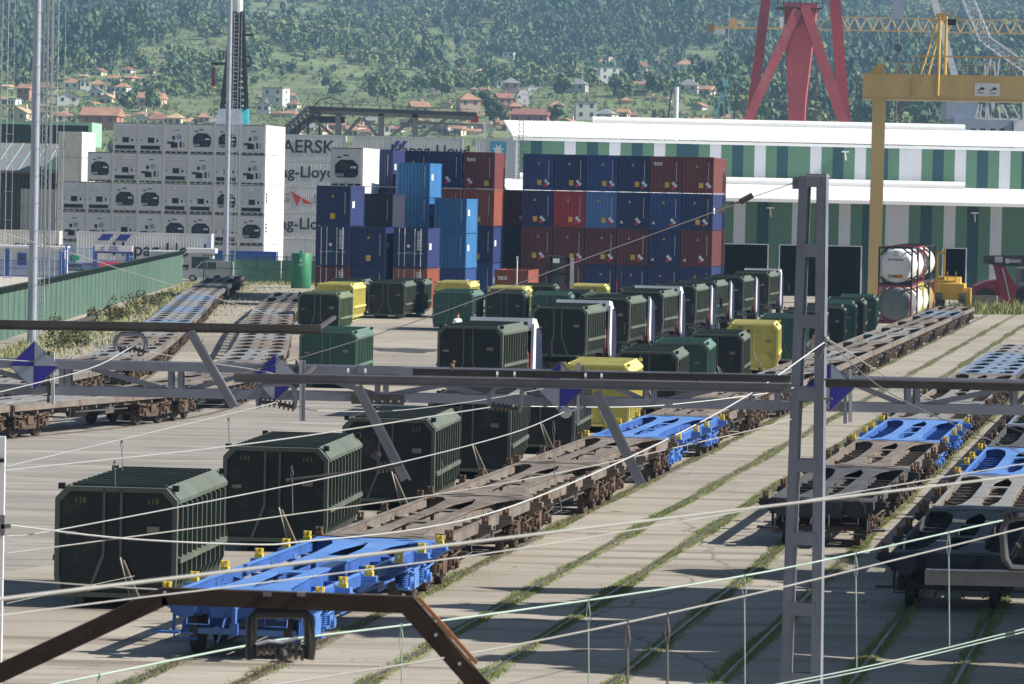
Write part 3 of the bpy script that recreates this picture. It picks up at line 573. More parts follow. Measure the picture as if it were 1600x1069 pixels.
for s in (-1,1):
    for k in range(10):
        y = -WLN/2+.45+k*(WLN-.9)/9; sr.prism([(s*(WX-.07),.40),(s*(WX+.05),.62),(s*(WX+.05),2.02),(s*(WX-.07),2.1)],1,y-.03,y+.03)
        if k < 9: sr.prism([(s*(WX-.07),1.0),(s*(WX+.06),1.0),(s*(WX-.05),1.28),(s*(WX-.07),1.28)],1,y+.03,y+.11)
    sr.prism([(s*(WX-.07),.88),(s*(WX+.07),.90),(s*(WX+.07),1.0),(s*(WX-.07),1.02)],1,-WLN/2+.15,WLN/2-.15)
SR = sr.mesh('side_ribs', wc_trim)
tr = MB()
for s in (-1,1): tr.prism([(s*(WX+.02),2.06),(s*(WX+.03),2.14),(s*.985,2.40),(s*.93,2.38),(s*.96,2.30),(s*1.14,2.08)],1,-WLN/2+.16,WLN/2)
TR = tr.mesh('top_rail', wc_trim)
rb = MB()
for k in range(11):
    y = -WLN/2+.4+k*.52; rb.prism([(y-.06,2.30),(y+.06,2.30),(y+.03,2.42),(y-.03,2.42)],0,-.94,.94)
RB = rb.mesh('roof_ribs', wc_green)
CC = MB().box(-.06,.06,-.08,.08,2.30,2.415).mesh('corner_casting', wc_dark)
PN = MB().prism(inset(oct_,.075),1,-WLN/2+.06,-WLN/2+.1).mesh('end_panel', wc_dark)
WSC = {'green': (wc_green,wc_trim,wc_dark,'dark green'), 'fresh': (wc_fresh,wc_fresht,wc_fresh,'fresh green'), 'moss': (wc_moss,wc_moss,wc_dark,'mossy green'), 'yellow': (wc_yel,wc_yelt,pan_y,'yellow')}
def waste(pos, rz, sch, label, group, rods=True, num=None):
    b, t, p, word = WSC[sch]; w = thing('waste_container', label, 'waste container', pos, rz, group)
    ob('body', BODY, w, mat=b); ob('end_frame', EF, w, mat=t); ob('end_panel', PN, w, mat=p); ob('door_bar', DB, w, mat=t); ob('side_ribs', SR, w, mat=t); ob('top_rail', TR, w, mat=t); ob('roof_ribs', RB, w, mat=(b if sch != 'fresh' else wc_fresh)); [ob('corner_casting', CC, w, (sx*1.13,sy,0), mat=p) for sx in (-1,1) for sy in (-WLN/2+.26,WLN/2-.12)]; ob('latch', LT, w); ob('latch', LT2, w)
    if rods: ob('tie_rod', ST, w)
    if num: ob('lettering', text_mesh(num, .16, num_m), w, (.72,-WLN/2+.056,2.1)); ob('lettering', text_mesh(num, .16, num_m), w, (-.72,-WLN/2+.056,2.1))
    return w
num_m = M('number_paint', (.20,.19,.06), .7)
GW = 'waste containers standing beside the long train'
YAWC = rad(5.2)
def cfront(u, w, z=0): p = T(u, w)+Vector((math.sin(YAWC),math.cos(YAWC),0))*(WLN/2); p.z = z; return p
rowC = [(82.6,'green','nearest dark green waste container, beside the bright blue wagon','118'),(97.0,'green','second nearest dark green waste container along the long train','143'),(110.6,'green','dented green waste container with rusty roof bars, third along the train','117'),(123.8,'green','fourth waste container along the long train, left of the wide catenary beam strut',None),(136.8,'green','fifth waste container along the train, behind the diamond sign',None),(150,'yellow','nearest yellow waste container, behind the catenary beam',None),(163.8,'green','dark green waste container just behind the nearest yellow one',None),(174.8,'fresh','fresh green waste container, second behind the nearest yellow one',None),(187,'green','green waste container directly before the sunlit yellow one',None),(203.5,'yellow','sunlit yellow waste container left of the tall lattice mast',None),(217,'fresh','green waste container right behind the sunlit yellow one',None),(230,'green','green waste container just left of the lattice mast',None),(240,'green','green waste container just right of the mast, nearest of the four there',None),(248.5,'fresh','second green waste container right of the mast',None),(257,'green','third green waste container right of the mast',None),(266.5,'fresh','farthest green waste container right of the mast, beside the tanks',None)]
for i, (u, sc, lb, num) in enumerate(rowC): waste(cfront(u,-20.75+random.uniform(-.1,.1), .02), -YAWC+random.uniform(-.015,.015), sc, lb, GW, i < 10, num)
# the field of containers behind
fld = [(469,536,484,27.5,'moss','mossy faded green waste container on the left of the yard'),(476,562,520,37.5,'fresh','green waste container nearest in the left of the yard'),(495,560,447,25,'yellow','yellow waste container behind the mossy one'),(512,575,441,23.9,'green','green waste container touching the blue stacks, behind the yellow one'),(579,639,444,24.2,'green','wide dark green waste container left of the red container end'),(612,663,441,23.6,'green','green waste container half hidden beside the red container end'),(677,750,456,26.3,'fresh','green waste container with rusty top edge right of the red end'),(680,742,442,23.9,'yellow','yellow waste container behind the rusty-edged green one'),(757,825,457,26.2,'green','green waste container left of the truck row'),(765,824,450,25,'yellow','yellow waste container topping the middle of the field'),(832,893,458,26.4,'fresh','green waste container behind the second truck roof'),(810,873,445,24.2,'green','green waste container before the forklift mast'),(872,922,454,25.7,'green','green waste container right of the forklift mast'),(893,950,445,24,'yellow','yellow waste container below the navy stack'),(912,965,460,26.6,'moss','mossy green waste container below the navy stack'),(965,1025,450,24.8,'green','green waste container before the maroon stack'),(982,1036,447,24.2,'fresh','fresh green waste container before the navy bottom row'),(1050,1100,449,24.4,'yellow','yellow waste container tucked behind the truck row')]
for x0, x1, yt, s, sc, lb in fld:
    Y = FPX/s; p = P((x0+x1)/2, yt, Y); waste(Vector((p.x,p.y,.0))+Vector((.09,3,0)), -rad(4)+random.uniform(-.03,.03), sc, lb, 'waste containers in the field behind', False)
# ---------------------------------------------------------------- shipping containers
def cpaint(n, c, st=None, samt=.35, rough=.5): return M('container_'+n, c, rough, var=.12, scale=.6, stain=st or tuple(k*.5 for k in c), samt=samt, sscale=1.1, stretch=(1.4,1.4,.35))
CP = {'navy': (cpaint('navy',(.018,.030,.115)),'navy blue'), 'blue': (cpaint('blue',(.022,.06,.20)),'royal blue'), 'light': (cpaint('lightblue',(.035,.16,.36)),'light blue'), 'mid': (cpaint('midblue',(.075,.18,.40)),'mid blue'), 'black': (cpaint('blackish',(.022,.026,.05)),'blackish navy'), 'maroon': (cpaint('maroon',(.115,.03,.032)),'maroon'), 'darkred': (cpaint('darkred',(.15,.038,.036)),'dark red'), 'red': (cpaint('red',(.36,.035,.045)),'bright red'), 'rust': (cpaint('rustred',(.25,.07,.042)),'rust red'), 'white': (cpaint('white',(.74,.73,.69),(.55,.47,.35),.22),'white'), 'grey': (cpaint('grey',(.55,.57,.58),(.40,.38,.33),.3),'pale grey'), 'cream': (cpaint('cream',(.78,.75,.66),(.42,.36,.27),.4),'cream')}
CWD, EW = 2.438, .06
def corr_panel(mb, a, b, z0, z1, depth, pitch, nrm):       # corrugated sheet from a to b; hollows go inward along -nrm
    a = Vector(a); b = Vector(b); L = (b-a).length; n = max(2, int(round(L/pitch))); d = (b-a)/n; nr = Vector(nrm); pts = []
    for i in range(n):
        for t, q in ((0,0),(.3,0),(.5,1),(.8,1)): pts.append(a+d*(i+t)-nr*depth*q)
    pts.append(b); m = len(pts)
    mb.add([(p.x,p.y,z0) for p in pts]+[(p.x,p.y,z1) for p in pts], [(i,i+1,m+i+1,m+i) for i in range(m-1)])
def cont_mesh(L, Hh, door=False, smooth=False):
    w = CWD/2; m = MB(); e = EW
    m.box(-w+.10,w-.10,.10,L-.10,.10,Hh-.09)                # core
    if not door: corr_panel(m,(-w+.08,.018,0),(w-.08,.018,0),.14,Hh-.12,.055,.24 if not smooth else .6,(0,-1,0))
    else:
        for x0,x1 in ((-w+.09,-.01),(.01,w-.09)): m.box(x0,x1,.03,.10,.14,Hh-.12)
    if smooth: m.box(w-.1,w-.02,.05,L-.05,.12,Hh-.1); m.box(-w+.02,-w+.1,.05,L-.05,.12,Hh-.1)
    else: corr_panel(m,(w-.012,.08,0),(w-.012,L-.08,0),.14,Hh-.12,.04,.28,(1,0,0)); corr_panel(m,(-w+.012,L-.08,0),(-w+.012,.08,0),.14,Hh-.12,.04,.28,(-1,0,0))
    for sx in (-1,1):
        for y0 in (0, L-.12): m.box(sx*w-(.13 if sx>0 else 0), sx*w+(0 if sx>0 else .13), y0, y0+.12, 0, Hh)
        m.box(sx*w-(.09 if sx>0 else 0), sx*w+(0 if sx>0 else .09), .12, L-.12, .02, .14); m.box(sx*w-(.07 if sx>0 else 0), sx*w+(0 if sx>0 else .07), .12, L-.12, Hh-.12, Hh-.02)
    for y0 in (0, L-.10): m.box(-w+.13,w-.13,y0,y0+.10,.02,.14); m.box(-w+.13,w-.13,y0,y0+.10,Hh-.12,Hh-.01)
    me = m.mesh('body', CP['navy'][0]); return me
H8, H9 = 2.591, 2.84
BOX = {(6,8,0): cont_mesh(6.058,H8), (6,9,0): cont_mesh(6.058,H9), (12,9,0): cont_mesh(12.19,H9), (6,9,1): cont_mesh(6.058,H9,True), (12,9,2): cont_mesh(12.19,H9,smooth=True)}
cast_m = M('corner_steel', (.05,.045,.045), .7)
rod_m = M('lock_rod', (.62,.64,.66), .4, .5); mark_w = M('mark_white', (.72,.73,.74), .6); mark_y = M('mark_yellow', (.62,.42,.06), .6); mark_r = M('mark_red', (.55,.04,.05), .6); mark_k = M('mark_black', (.02,.02,.03), .6); mark_b = M('mark_blue', (.03,.05,.30), .6); mark_g = M('mark_green', (.03,.30,.16), .6); mark_lb = M('mark_lightblue', (.07,.30,.50), .6)
def dash_col(x, z0, z1, wd=.05, mi=0):
    m = MB(); z = z1; r = random.Random(3)
    while z > z0: h = r.choice((.05,.07,.09)); m.box(x-wd/2,x+wd/2,-.004,.02,z-h,z); z -= h+.05
    return m
IDM = dash_col(.82,.9,2.4).mesh('id_marking', mark_w)
def diam(x, z, s, mi): return [(x,-.01,z-s),(x+s,-.01,z),(x,-.01,z+s),(x-s,-.01,z)]
def placard(kind):
    m = MB()
    if kind == 'd':
        for (x,z,mi) in ((.0,.18,0),(.17,.0,1),(-.05,-.16,2)): m.prism([(x,z-.16),(x+.16,z),(x,z+.16),(x-.16,z)],1,-.006-.002*mi,.01,mi)
    return m.mesh('hazard_placard', [mark_w, mark_w, mark_r])
PLAC = placard('d')
WPL = MB().box(-.17,.17,-.005,.01,-.2,.2).mesh('warning_plate', mark_y); TRI = MB().prism([(-.11,-.08),(.11,-.08),(0,.12)],1,-.005,.01).mesh('warning_triangle', mark_y); TRW = MB().prism([(-.14,-.1),(.14,-.1),(0,.14)],1,-.006,.01).mesh('hazard_triangle', mark_w)
TEX = text_mesh('tex', .52, mark_w, .004, .012)
RODS = MB(); 
for x in (-.82,-.42,.30,.72): RODS.cyl((x,-.02,.12),(x,-.02,2.78),.028,6)
for x0 in (-.82,-.42,.30,.72): RODS.box(x0-.12,x0+.16,-.045,-.0,1.0,1.05)
def rod(x): return MB().cyl((x,-.02,.12),(x,-.02,2.78),.03,6).box(x-.1,x+.18,-.05,-.005,1.02,1.07).mesh('locking_rod', rod_m)
ROD = [rod(x) for x in (-.82,-.42,.30,.72)]
DOORM = dash_col(.62,1.3,2.6,.34).mesh('door_marking', mark_w); SEAL = MB().prism([(-.16+.12*math.cos(t), 1.55+.12*math.sin(t)) for t in [2*PI*k/10 for k in range(10)]],1,.005,.035).mesh('round_seal', mark_w); GLAB = MB().box(-.25,.1,.01,.036,1.0,1.18).mesh('green_label', mark_g)
SIDEM = MB()
for k in range(5): SIDEM.box(-.003,.01,.5+.06*k,.8+.2*(k%2),1.95-.26*k,2.1-.26*k)
SIDEM.box(-.003,.01,.4,.46,1,2.3)
SIDEMK = MB().box(-.01,.004,.8,1.7,1.3,1.75).mesh('side_label', mark_w)
def container(pos, L, h, col, label, group=None, door=False, rz=-rad(7.4), marks=(), side=False, smooth=False):
    w = thing('shipping_container', label, 'container', pos, rz, group)
    key = (L, h, 1 if door else 2 if smooth else 0); ob('body', BOX[key], w, mat=CP[col][0])
    if door:
        for r in ROD: ob('locking_rod', r, w)
        ob('door_marking', DOORM, w, (0,.012,0)); ob('round_seal', SEAL, w); ob('green_label', GLAB, w)
    for k in marks:
        t = k[0]
        if t == 'id': ob('id_marking', IDM, w)
        elif t == 'tex': ob('lettering', TEX, w, (-.62,.0,2.28))
        elif t == 'p': ob('hazard_placard', PLAC, w, (k[1],.012,k[2]))
        elif t == 'y': ob('warning_plate', WPL, w, (k[1],.012,k[2]))
        elif t == 't': ob('warning_triangle', TRI, w, (k[1],.012,k[2]))
        elif t == 'w': ob('hazard_triangle', TRW, w, (k[1],.012,k[2]))
    if side: ob('side_label', SIDEMK, w, (CWD/2+.002,0,0))
    return w
CWORD = {k: v[1] for k, v in CP.items()}
def stack(x0, x1, ytop, s, L, spec, where, door=(), heights=None, z0=None):
    """a stack whose topmost container shows its top-left/right front edge at x0,x1 and ytop; spec from the top down"""
    Y = FPX/s; p = P((x0+x1)/2, ytop, Y); hs = heights or [9]*len(spec); tot = sum(H9 if h == 9 else H8 for h in hs) + .012*len(hs); z = .0
    for i in range(len(spec)-1, -1, -1):
        col, marks = spec[i]; pos = 'topmost' if i == 0 else ('bottom' if i == len(spec)-1 else ORD[i]+' from the top')
        container(Vector((p.x,p.y,z)), L, hs[i], col, f"{CWORD[col]} container{' with locking rods' if i in door else ''}, {pos} {where}", 'stacked shipping containers', i in door, marks=marks, side=(col in ('navy','blue','light','mid')))
        z += (H9 if hs[i] == 9 else H8) + .012
ID = ('id',)
# right block, six columns four high
Rb = [(817,864,['blue','navy','maroon','maroon']),(866,914,['navy','red','maroon','maroon']),(914,962,['blue','mid','maroon','navy']),(963,1010,['navy','navy','maroon','navy']),(1012,1059,['darkred','blue','navy','navy']),(1060,1108,['darkred','navy','maroon','navy'])]
for ci, (x0, x1, cols) in enumerate(Rb):
    spec = []
    for ri, c in enumerate(cols):
        mk = [ID]; r = random.Random(ci*10+ri)
        if (ci,ri) == (4,0): mk.append(('tex',))
        else: mk.append(('t', r.uniform(-.3,.1), 2.1))
        if ri < 3:
            px = r.choice((.3,.55,.75,.6)) if ci not in (2,) else .7; mk += [('p',px,.55)]
            if r.random() < .7: mk.append(('y',px-.5,.62))
            else: mk.append(('w',-.9,.5))
        spec.append((c, mk))
    # column positions are spaced from the left front corner along the stack face
    base = P(817.5, 249, FPX/19.95); q = Vector((base.x,base.y,0)) + nT*(CWD/2 + ci*(CWD+.075)); z = 0
    hs = [9,9,9,8]
    for i in range(3,-1,-1):
        col, mk = spec[i]; container(q+Vector((0,0,z)), 12, 9, col, f"{CWORD[col]} container, {['topmost','second from the top','third from the top','bottom'][i]} in {['leftmost','second','third','fourth','fifth','rightmost'][ci]} column of the right block", 'stacked shipping containers', marks=mk, side=(ci==5 and i in (1,3))); z += H9+.012
# centre stacks, back to front
stack(788,813,305,19.6,6,[('darkred',[('p',.7,.5)]),('navy',[ID]),('black',[])],'of the slim stack left of the right block')
stack(622,672,241,20.2,12,[('navy',[ID,('t',0,2)]),('navy',[ID]),('navy',[])],'of the back stack behind the light blue pair',heights=[9]*3) if 0 else None
for x0,x1,cols,word in ((621,671,['navy','navy','navy','navy'],'behind the light blue stack'),(672,722,['navy','rust','navy','navy'],'left of the tex lettering'),(724,774,['darkred','rust','navy','blue'],'under the tex lettering, back row')):
    sp_ = []
    for i, c in enumerate(cols):
        mk = [ID]
        if x0 == 724 and i == 0: mk += [('tex',),('p',-.8,.5),('y',.6,.45)]
        elif x0 == 672 and i == 0: mk += [('p',.1,.6)]
        else: mk += [('y' if i else 't',0,.5 if i else 2)]
        sp_.append((c, mk))
    stack(x0,x1,243,20.25,6,sp_,word)
stack(566,613,238,20.6,12,[('navy',[ID]),('navy',[ID]),('black',[ID]),('navy',[])],'of the stack behind the white reefer')
stack(564,615,319,21.2,6,[('black',[ID]),('navy',[]),('navy',[])],'of the middle stack under the reefer', heights=[8,9,9]) if 0 else None
stack(622,672,263,20.9,6,[('light',[ID]),('light',[ID]),('light',[]),('blue',[])],'of the tall light blue stack',heights=[8,8,8,8])
stack(564,612,319,21.4,6,[('black',[ID]),('navy',[ID]),('navy',[ID])],'of the blackish stack',heights=[9,8,8])
stack(679,729,323,21.0,6,[('light',[ID]),('light',[ID]),('blue',[])],'of the right light blue stack',heights=[8,8,8])
stack(495,548,297,22.2,6,[('navy',[ID,('t',-.05,2.1),('y',-.05,.7)]),('navy',[]),('maroon',[])],'of the front left stack',door=(1,2))
stack(550,602,366,22.2,6,[('navy',[ID,('t',0,2.1),('y',0,.65)]),('navy',[ID])],'of the front middle pair')
stack(616,668,366,22.2,6,[('navy',[]),('rust',[])],'of the front right pair',door=(0,1))
stack(773,825,424,22.0,6,[('rust',[('tex',)])],'standing alone')
# ---------------------------------------------------------------- reefers
wht = CP['white'][0]
louv = M('louvre_grey', (.33,.34,.36), .6, var=.15); unit_w = M('unit_white', (.66,.66,.655), .55, var=.08, stain=(.42,.36,.28), samt=.25, sscale=1.5); unit_k = M('unit_black', (.012,.014,.022), .6)
H = H9
def arch(w, z0, z1, c): return [(-w,z0+c),(-w+c*.7,z0),(w-c*.7,z0),(w,z0+c),(w,z1-c*1.5),(w-c*1.6,z1),(-w+c*1.6,z1),(-w,z1-c*1.5)]
def panelA():
    m = MB().box(-1.08,1.08,-.03,.02,.18,2.72); f = MB()
    for z in (1.42,1.66,1.90,2.14,2.4): f.box(-1.05,1.05,-.045,-.028,z,z+.03,2)
    f.box(-.32,.30,-.05,-.02,.92,1.42,1); f.box(.52,.70,-.05,-.02,1.02,1.28,1); f.box(.98,1.05,-.05,-.02,1.05,1.2,1); f.box(-1.02,-.85,-.05,-.02,1.08,1.13,1); f.box(-1.02,-.85,-.05,-.02,1.2,1.25,1); f.box(-1.0,1.0,-.05,-.02,.62,.66,1); f.box(-1.0,.85,-.052,-.02,.32,.62,1); f.box(-1.0,1.0,-.06,-.02,.22,.27,2)
    f.box(-.2,.2,-.048,-.02,2.2,2.22,3); f.box(-.12,.1,-.05,-.02,2.3,2.5,3)
    return m, f
def panelB():
    m = MB().box(-1.08,1.08,-.03,.02,.18,2.72); f = MB()
    f.prism([(.22+.24*math.cos(t),1.55+.25*math.sin(t)) for t in [2*PI*k/14 for k in range(14)]],1,-.06,-.02,2); f.box(-.42,-.16,-.055,-.02,1.28,1.62,1); f.box(-.9,-.2,-.05,-.02,.86,1.08,1); f.box(-.55,.1,-.055,-.02,.5,1.0,1); f.box(.3,.5,-.05,-.02,.56,1.1,1); f.box(.62,.78,-.05,-.02,.56,1.05,2); f.box(-.5,-.3,-.05,-.02,2.1,2.3,3); f.box(-.2,.3,-.05,-.02,2.15,2.22,1)
    return m, f
def panelC():
    m = MB().box(-1.08,1.08,-.03,.02,.18,2.72); f = MB(); f.prism(arch(.86,.62,1.92,.25),1,-.05,-.02,1)
    f.prism([(-.2+.34*math.cos(t),1.42+.34*math.sin(t)) for t in [2*PI*k/16 for k in range(16)]],1,-.075,-.045,4); f.prism([(-.2+.12*math.cos(t),1.42+.12*math.sin(t)) for t in [2*PI*k/10 for k in range(10)]],1,-.09,-.07,1)
    f.box(-.8,-.2,-.08,-.045,.7,.92,2); f.box(.3,.72,-.08,-.045,1.3,1.46,3); f.box(.1,.7,-.07,-.045,.72,1.0,4); f.box(-.25,.15,-.05,-.02,2.2,2.3,1); f.box(-.7,-.4,-.05,-.02,2.05,2.15,1); f.box(.5,.62,-.05,-.02,2.3,2.45,3)
    return m, f
REEF = {}
for k, fn in (('A',panelA),('B',panelB),('C',panelC)):
    m, f = fn(); [f.box(xa,xb,-.04,.0,.02,.15,1) for xa,xb in ((-1.05,-.62),(-.5,-.08),(.08,.5),(.62,1.05))]; f.box(-1.1,1.1,-.02,-.0,2.74,2.79,1); REEF[k] = (m.mesh('refrigeration_unit', unit_w), f.mesh('vent_grille', [unit_w, unit_k, louv, mark_w, M('fan_dark',(.04,.045,.055),.5)]))
RW = {'A': 'a small square fan', 'B': 'twin vents and a round fan', 'C': 'a black arched fan panel'}
WPLS = MB().prism([(-.1,.2),(.1,.2),(0,.38)],1,-.045,.0).mesh('warning_triangle', mark_y)
SHADOW_GAP = MB().box(-.9,-.35,-.02,.02,0,.12).box(.35,.9,-.02,.02,0,.12).mesh('fork_pocket', unit_k)
TEXT_R = MB()
for i in range(4):
    for k in range(3): TEXT_R.box(-.01,.004,.5+.22*k,.62+.22*k,1.75-.22*i,1.88-.22*i)
def reefer(pos, kind, label, sidemark=False, rz=-rad(5.6), col='cream'):
    w = thing('refrigerated_container', label, 'container', pos, rz, 'stacked refrigerated containers'); ob('body', BOX[(12,9,2)], w, mat=CP[col][0])
    u = ob('refrigeration_unit', REEF[kind][0], w); ob('vent_grille', REEF[kind][1], u)
    ob('warning_triangle', WPLS, w)
    if sidemark: ob('side_label', SMK, w, (CWD/2+.002,0,0))
    return w
SMK = dash_col(0,0,1).mesh('side_label', mark_k)
sm = MB()
for i in range(3):
    z = 1.2+.32*i; sm.prism([(.75,z),(1.5,z),(1.6,z+.1),(1.5,z+.2),(.75,z+.2)],0,-.02,.004)
sm.box(-.02,.004,1.05,1.15,1.15,2.1)
SMK = sm.mesh('side_label', mark_k)
rows = ['..ACCCCB','.CABABAB','AACCAACA','BBABCCAC','ABABABAB']; rows[0] = '..AABCCB'
p0 = P(97.0, 290, FPX/16.35); sR = (FPX/p0.y); dth = rad(6.0)
for ri, row in enumerate(rows):
    for ci, k in enumerate(row):
        if k == '.': continue
        q = Vector((p0.x,p0.y,0)) + nT*(CWD/2+ci*(CWD+.04)); q.z = (4-ri)*(H9+.012)
        reefer(q, k, f"white reefer with {RW[k]}, {ORD[ri]} row from top, {ORD[ci]} column", ci == 7 and ri in (2,3), col='white' if ci == 7 else 'cream')
# reefer on the centre stacks
p = P(542, 237, FPX/21.2); 
for i, z in enumerate([3*(H9+.012), 2*(H9+.012)]): reefer(Vector((p.x,p.y,z)), 'C', ['white reefer topping the centre stacks, black arched fan panel facing out','white reefer half hidden under the topmost one of the centre stacks'][i], col='white')
for i in (0,1): container(Vector((p.x,p.y,i*(H9+.012))), 12, 9, 'navy', f"navy container mostly hidden under the white reefer, {['bottom','upper'][i]} one", 'stacked shipping containers')
# ---------------------------------------------------------------- containers showing their long sides
def longside(x0, ytop, Y, ncont, col, texts, label, z=None, group='long white containers seen from the side'):
    p = P(x0, ytop, Y); zz = p.z-H9 if z is None else z
    w = thing('shipping_container', label, 'container', (p.x,p.y,zz), PI/2-TH*0-rad(1), group)
    ob('body', BOX[(12,9,2 if col == 'grey' else 0)], w, mat=CP[col][0])
    # local +Y runs to -X in the world after the quarter turn, so the visible side is local -X... lettering is set in the world sense
    for t, size, lx, z_, mat, bold in texts: ob('lettering', text_mesh(t, size, mat, .006, bold, 'LEFT'), w, (CWD/2+.004, 12.19-lx, z_), PI/2)
    return w
def longbox(x0, ytop, Y, col, texts, label, z=None, logo=None, rz=rad(-1.0)):
    """container lying across the view: left end at pixel x0"""
    p = P(x0, ytop, Y); zz = p.z-H9 if z is None else z
    w = thing('shipping_container', label, 'container', (p.x,p.y,zz), rz, 'long white containers seen from the side')
    ob('body', LONG, w, mat=CP[col][0])
    for t, size, lx, z_, mat, bold in texts: ob('lettering', text_mesh(t, size, mat, .006, bold, 'LEFT'), w, (lx, -.012, z_))
    if logo == 'bars':
        lg = MB()
        for i in (0,1): lg.prism([(4.4+i*.75,1.55),(4.85+i*.75,1.55),(5.3+i*.75,2.35),(4.85+i*.75,2.35)],1,-.012,.01)
        lg.build('emblem', mark_b, w)
    if logo == 'star':
        MB().box(1.6,3.4,-.012,.01,.7,2.5).build('emblem_panel', mark_lb, w)
        st = [(2.5+(.75 if i%2==0 else .3)*math.cos(2*PI*i/14+.2), 1.6+(.75 if i%2==0 else .3)*math.sin(2*PI*i/14+.2)) for i in range(14)]; MB().prism(st,1,-.02,.0).build('emblem', mark_w, w)
    if logo == 'sail':
        MB().prism([(3.6,2.1),(4.7,1.5),(4.2,.55),(3.95,1.4)],1,-.012,.01).build('emblem', mark_r, w); MB().prism([(4.72,1.48),(5.9,.75),(4.9,.85)],1,-.012,.01).build('emblem', mark_r, w)
    if logo == 'logo2':
        lg = MB()
        for i in (0,1): lg.prism([(1.9+i*1.6,2.05),(2.9+i*1.6,2.05),(3.35+i*1.6,2.6),(2.35+i*1.6,2.6)],1,-.012,.01)
        lg.build('emblem', mark_b, w)
    return w
lm = MB(); lm.box(.06,12.13,.06,2.38,.1,H9-.06); corr_panel(lm,(.1,.01,0),(12.09,.01,0),.14,H9-.12,.03,.25,(0,-1,0))
for x0 in (0,12.07): lm.box(x0,x0+.12,-.002,.12,0,H9); lm.box(x0,x0+.12,2.32,2.44,0,H9)
lm.box(.12,12.07,0,.08,.02,.14); lm.box(.12,12.07,0,.08,H9-.12,H9-.01); lm.box(.12,12.07,2.36,2.44,.02,.14)
LONG = lm.mesh('body', CP['white'][0])
LY = 480; LZ = [0,1,2,3,4]
zz = lambda k: k*(H9+.012)
tk_ = mark_k
longbox(372,0,LY,'grey',[('MAERSK',2.0,3.6,1.45,mark_b and M('ink_navy',(.02,.025,.05),.6),.03)],'white container with large dark capitals, topmost of left long stack',zz(4))
longbox(372,0,LY,'grey',[('Hapag-Lloyd',1.75,2.2,1.5,M('ink_navy',(.02,.025,.05),.6),.025)],'white container with dark lettering, second from top of left long stack',zz(3))
longbox(372,0,LY,'grey',[('HAMBURG',1.3,-.15,1.45,M('ink_grey',(.25,.22,.22),.6),.0),('SÜD',1.3,8.7,1.45,M('ink_grey',(.25,.22,.22),.6),.0)],'white container with a red sail emblem, middle of left long stack',zz(2),logo=None)
longbox(372,0,LY,'grey',[('Hapag-Lloyd',1.75,2.2,1.5,M('ink_navy',(.02,.025,.05),.6),.025)],'white container with dark lettering, second from bottom of left long stack',zz(1))
longbox(372,0,LY,'grey',[],'plain white container at the bottom of left long stack',zz(0))
for k in range(5):
    longbox(555,0,LY,'grey',[('Hapag-Lloyd',1.75,4.2,1.3,M('ink_navy',(.02,.025,.05),.6),.02)] if k == 4 else [],['plain white container at the foot of middle long stack','plain white container second up in middle long stack','plain white container in the middle of middle long stack','plain white container fourth up in middle long stack','white container with blue bars emblem, topmost of middle long stack'][k],zz(k),logo='bars' if k == 4 else None)
    longbox(748,0,LY,'grey',[],['pale container at the foot of right long stack','pale container second up in right long stack','pale container in the middle of right long stack','pale container fourth up in right long stack','pale container with blue star emblem, topmost of right long stack'][k],zz(k),logo='star' if k == 4 else None)
e = [o for o in S.objects if o.get('label') == 'white container with a red sail emblem, middle of left long stack'][0]
MB().prism([(6.2,2.3),(7.4,1.62),(6.9,.6),(6.6,1.5)],1,-.012,.01).build('emblem', mark_r, e); MB().prism([(7.42,1.6),(8.7,.9),(7.6,.95)],1,-.012,.01).build('emblem', mark_r, e)
# front row of long containers at the port entrance, on trailer chassis
def chassis(p, label):
    t = thing('container_chassis', label, 'trailer', p, rad(-1), 'trailers under the long containers'); m = MB()
    m.box(.1,12.1,.5,.7,.95,1.2); m.box(.1,12.1,1.75,1.95,.95,1.2)
    for k in range(8): m.box(.6+1.5*k,.75+1.5*k,.1,2.35,1.0,1.15)
    m.build('bed', M('chassis_red',(.28,.05,.04),.7), t)
    for x in (8.6,9.9,11.2):
        for y in (.15,2.0): MB().cyl((x,y,.5),(x,y+.3,.5),.5,14).build('wheel', M('tyre',(.025,.025,.027),.85), t)
    MB().box(1.6,1.8,.5,.7,0,.95).box(1.6,1.8,1.75,1.95,0,.95).box(1.6,1.8,.7,1.75,.8,.95).build('landing_leg', dark_m, t)
Yc = 392; p = P(126, 400, Yc); chassis((p.x,p.y,0),'red trailer chassis under the white container at the port entrance')
longbox(126,0,Yc,'white',[('Hapag-Lloyd',1.7,3.2,1.25,M('ink_navy',(.02,.025,.05),.6),.02)],'white container with dark lettering on a trailer behind the entrance arch',1.21,logo='logo2')
p = P(-112, 400, Yc); chassis((p.x,p.y,0),'red trailer chassis under the cream container at the left edge')
longbox(-112,0,Yc,'cream',[('CMA CGM',1.1,7.9,1.2,M('ink_navy',(.02,.025,.05),.6),.0)],'cream container with dark initials at the left edge of the photo',1.21)
# white stack whose flank shows left of the reefers
p = P(106, 250, FPX/15.6); zz2 = [0,2.86,5.72,8.33,10.94]
for k in range(5): container(Vector((p.x,p.y+2,zz2[k])), 6, 9 if k < 2 else 8, 'cream', f"cream container in the stack behind the green shed gable, {['bottom','second up','middle','fourth up','topmost'][k]}", 'stacked shipping containers')
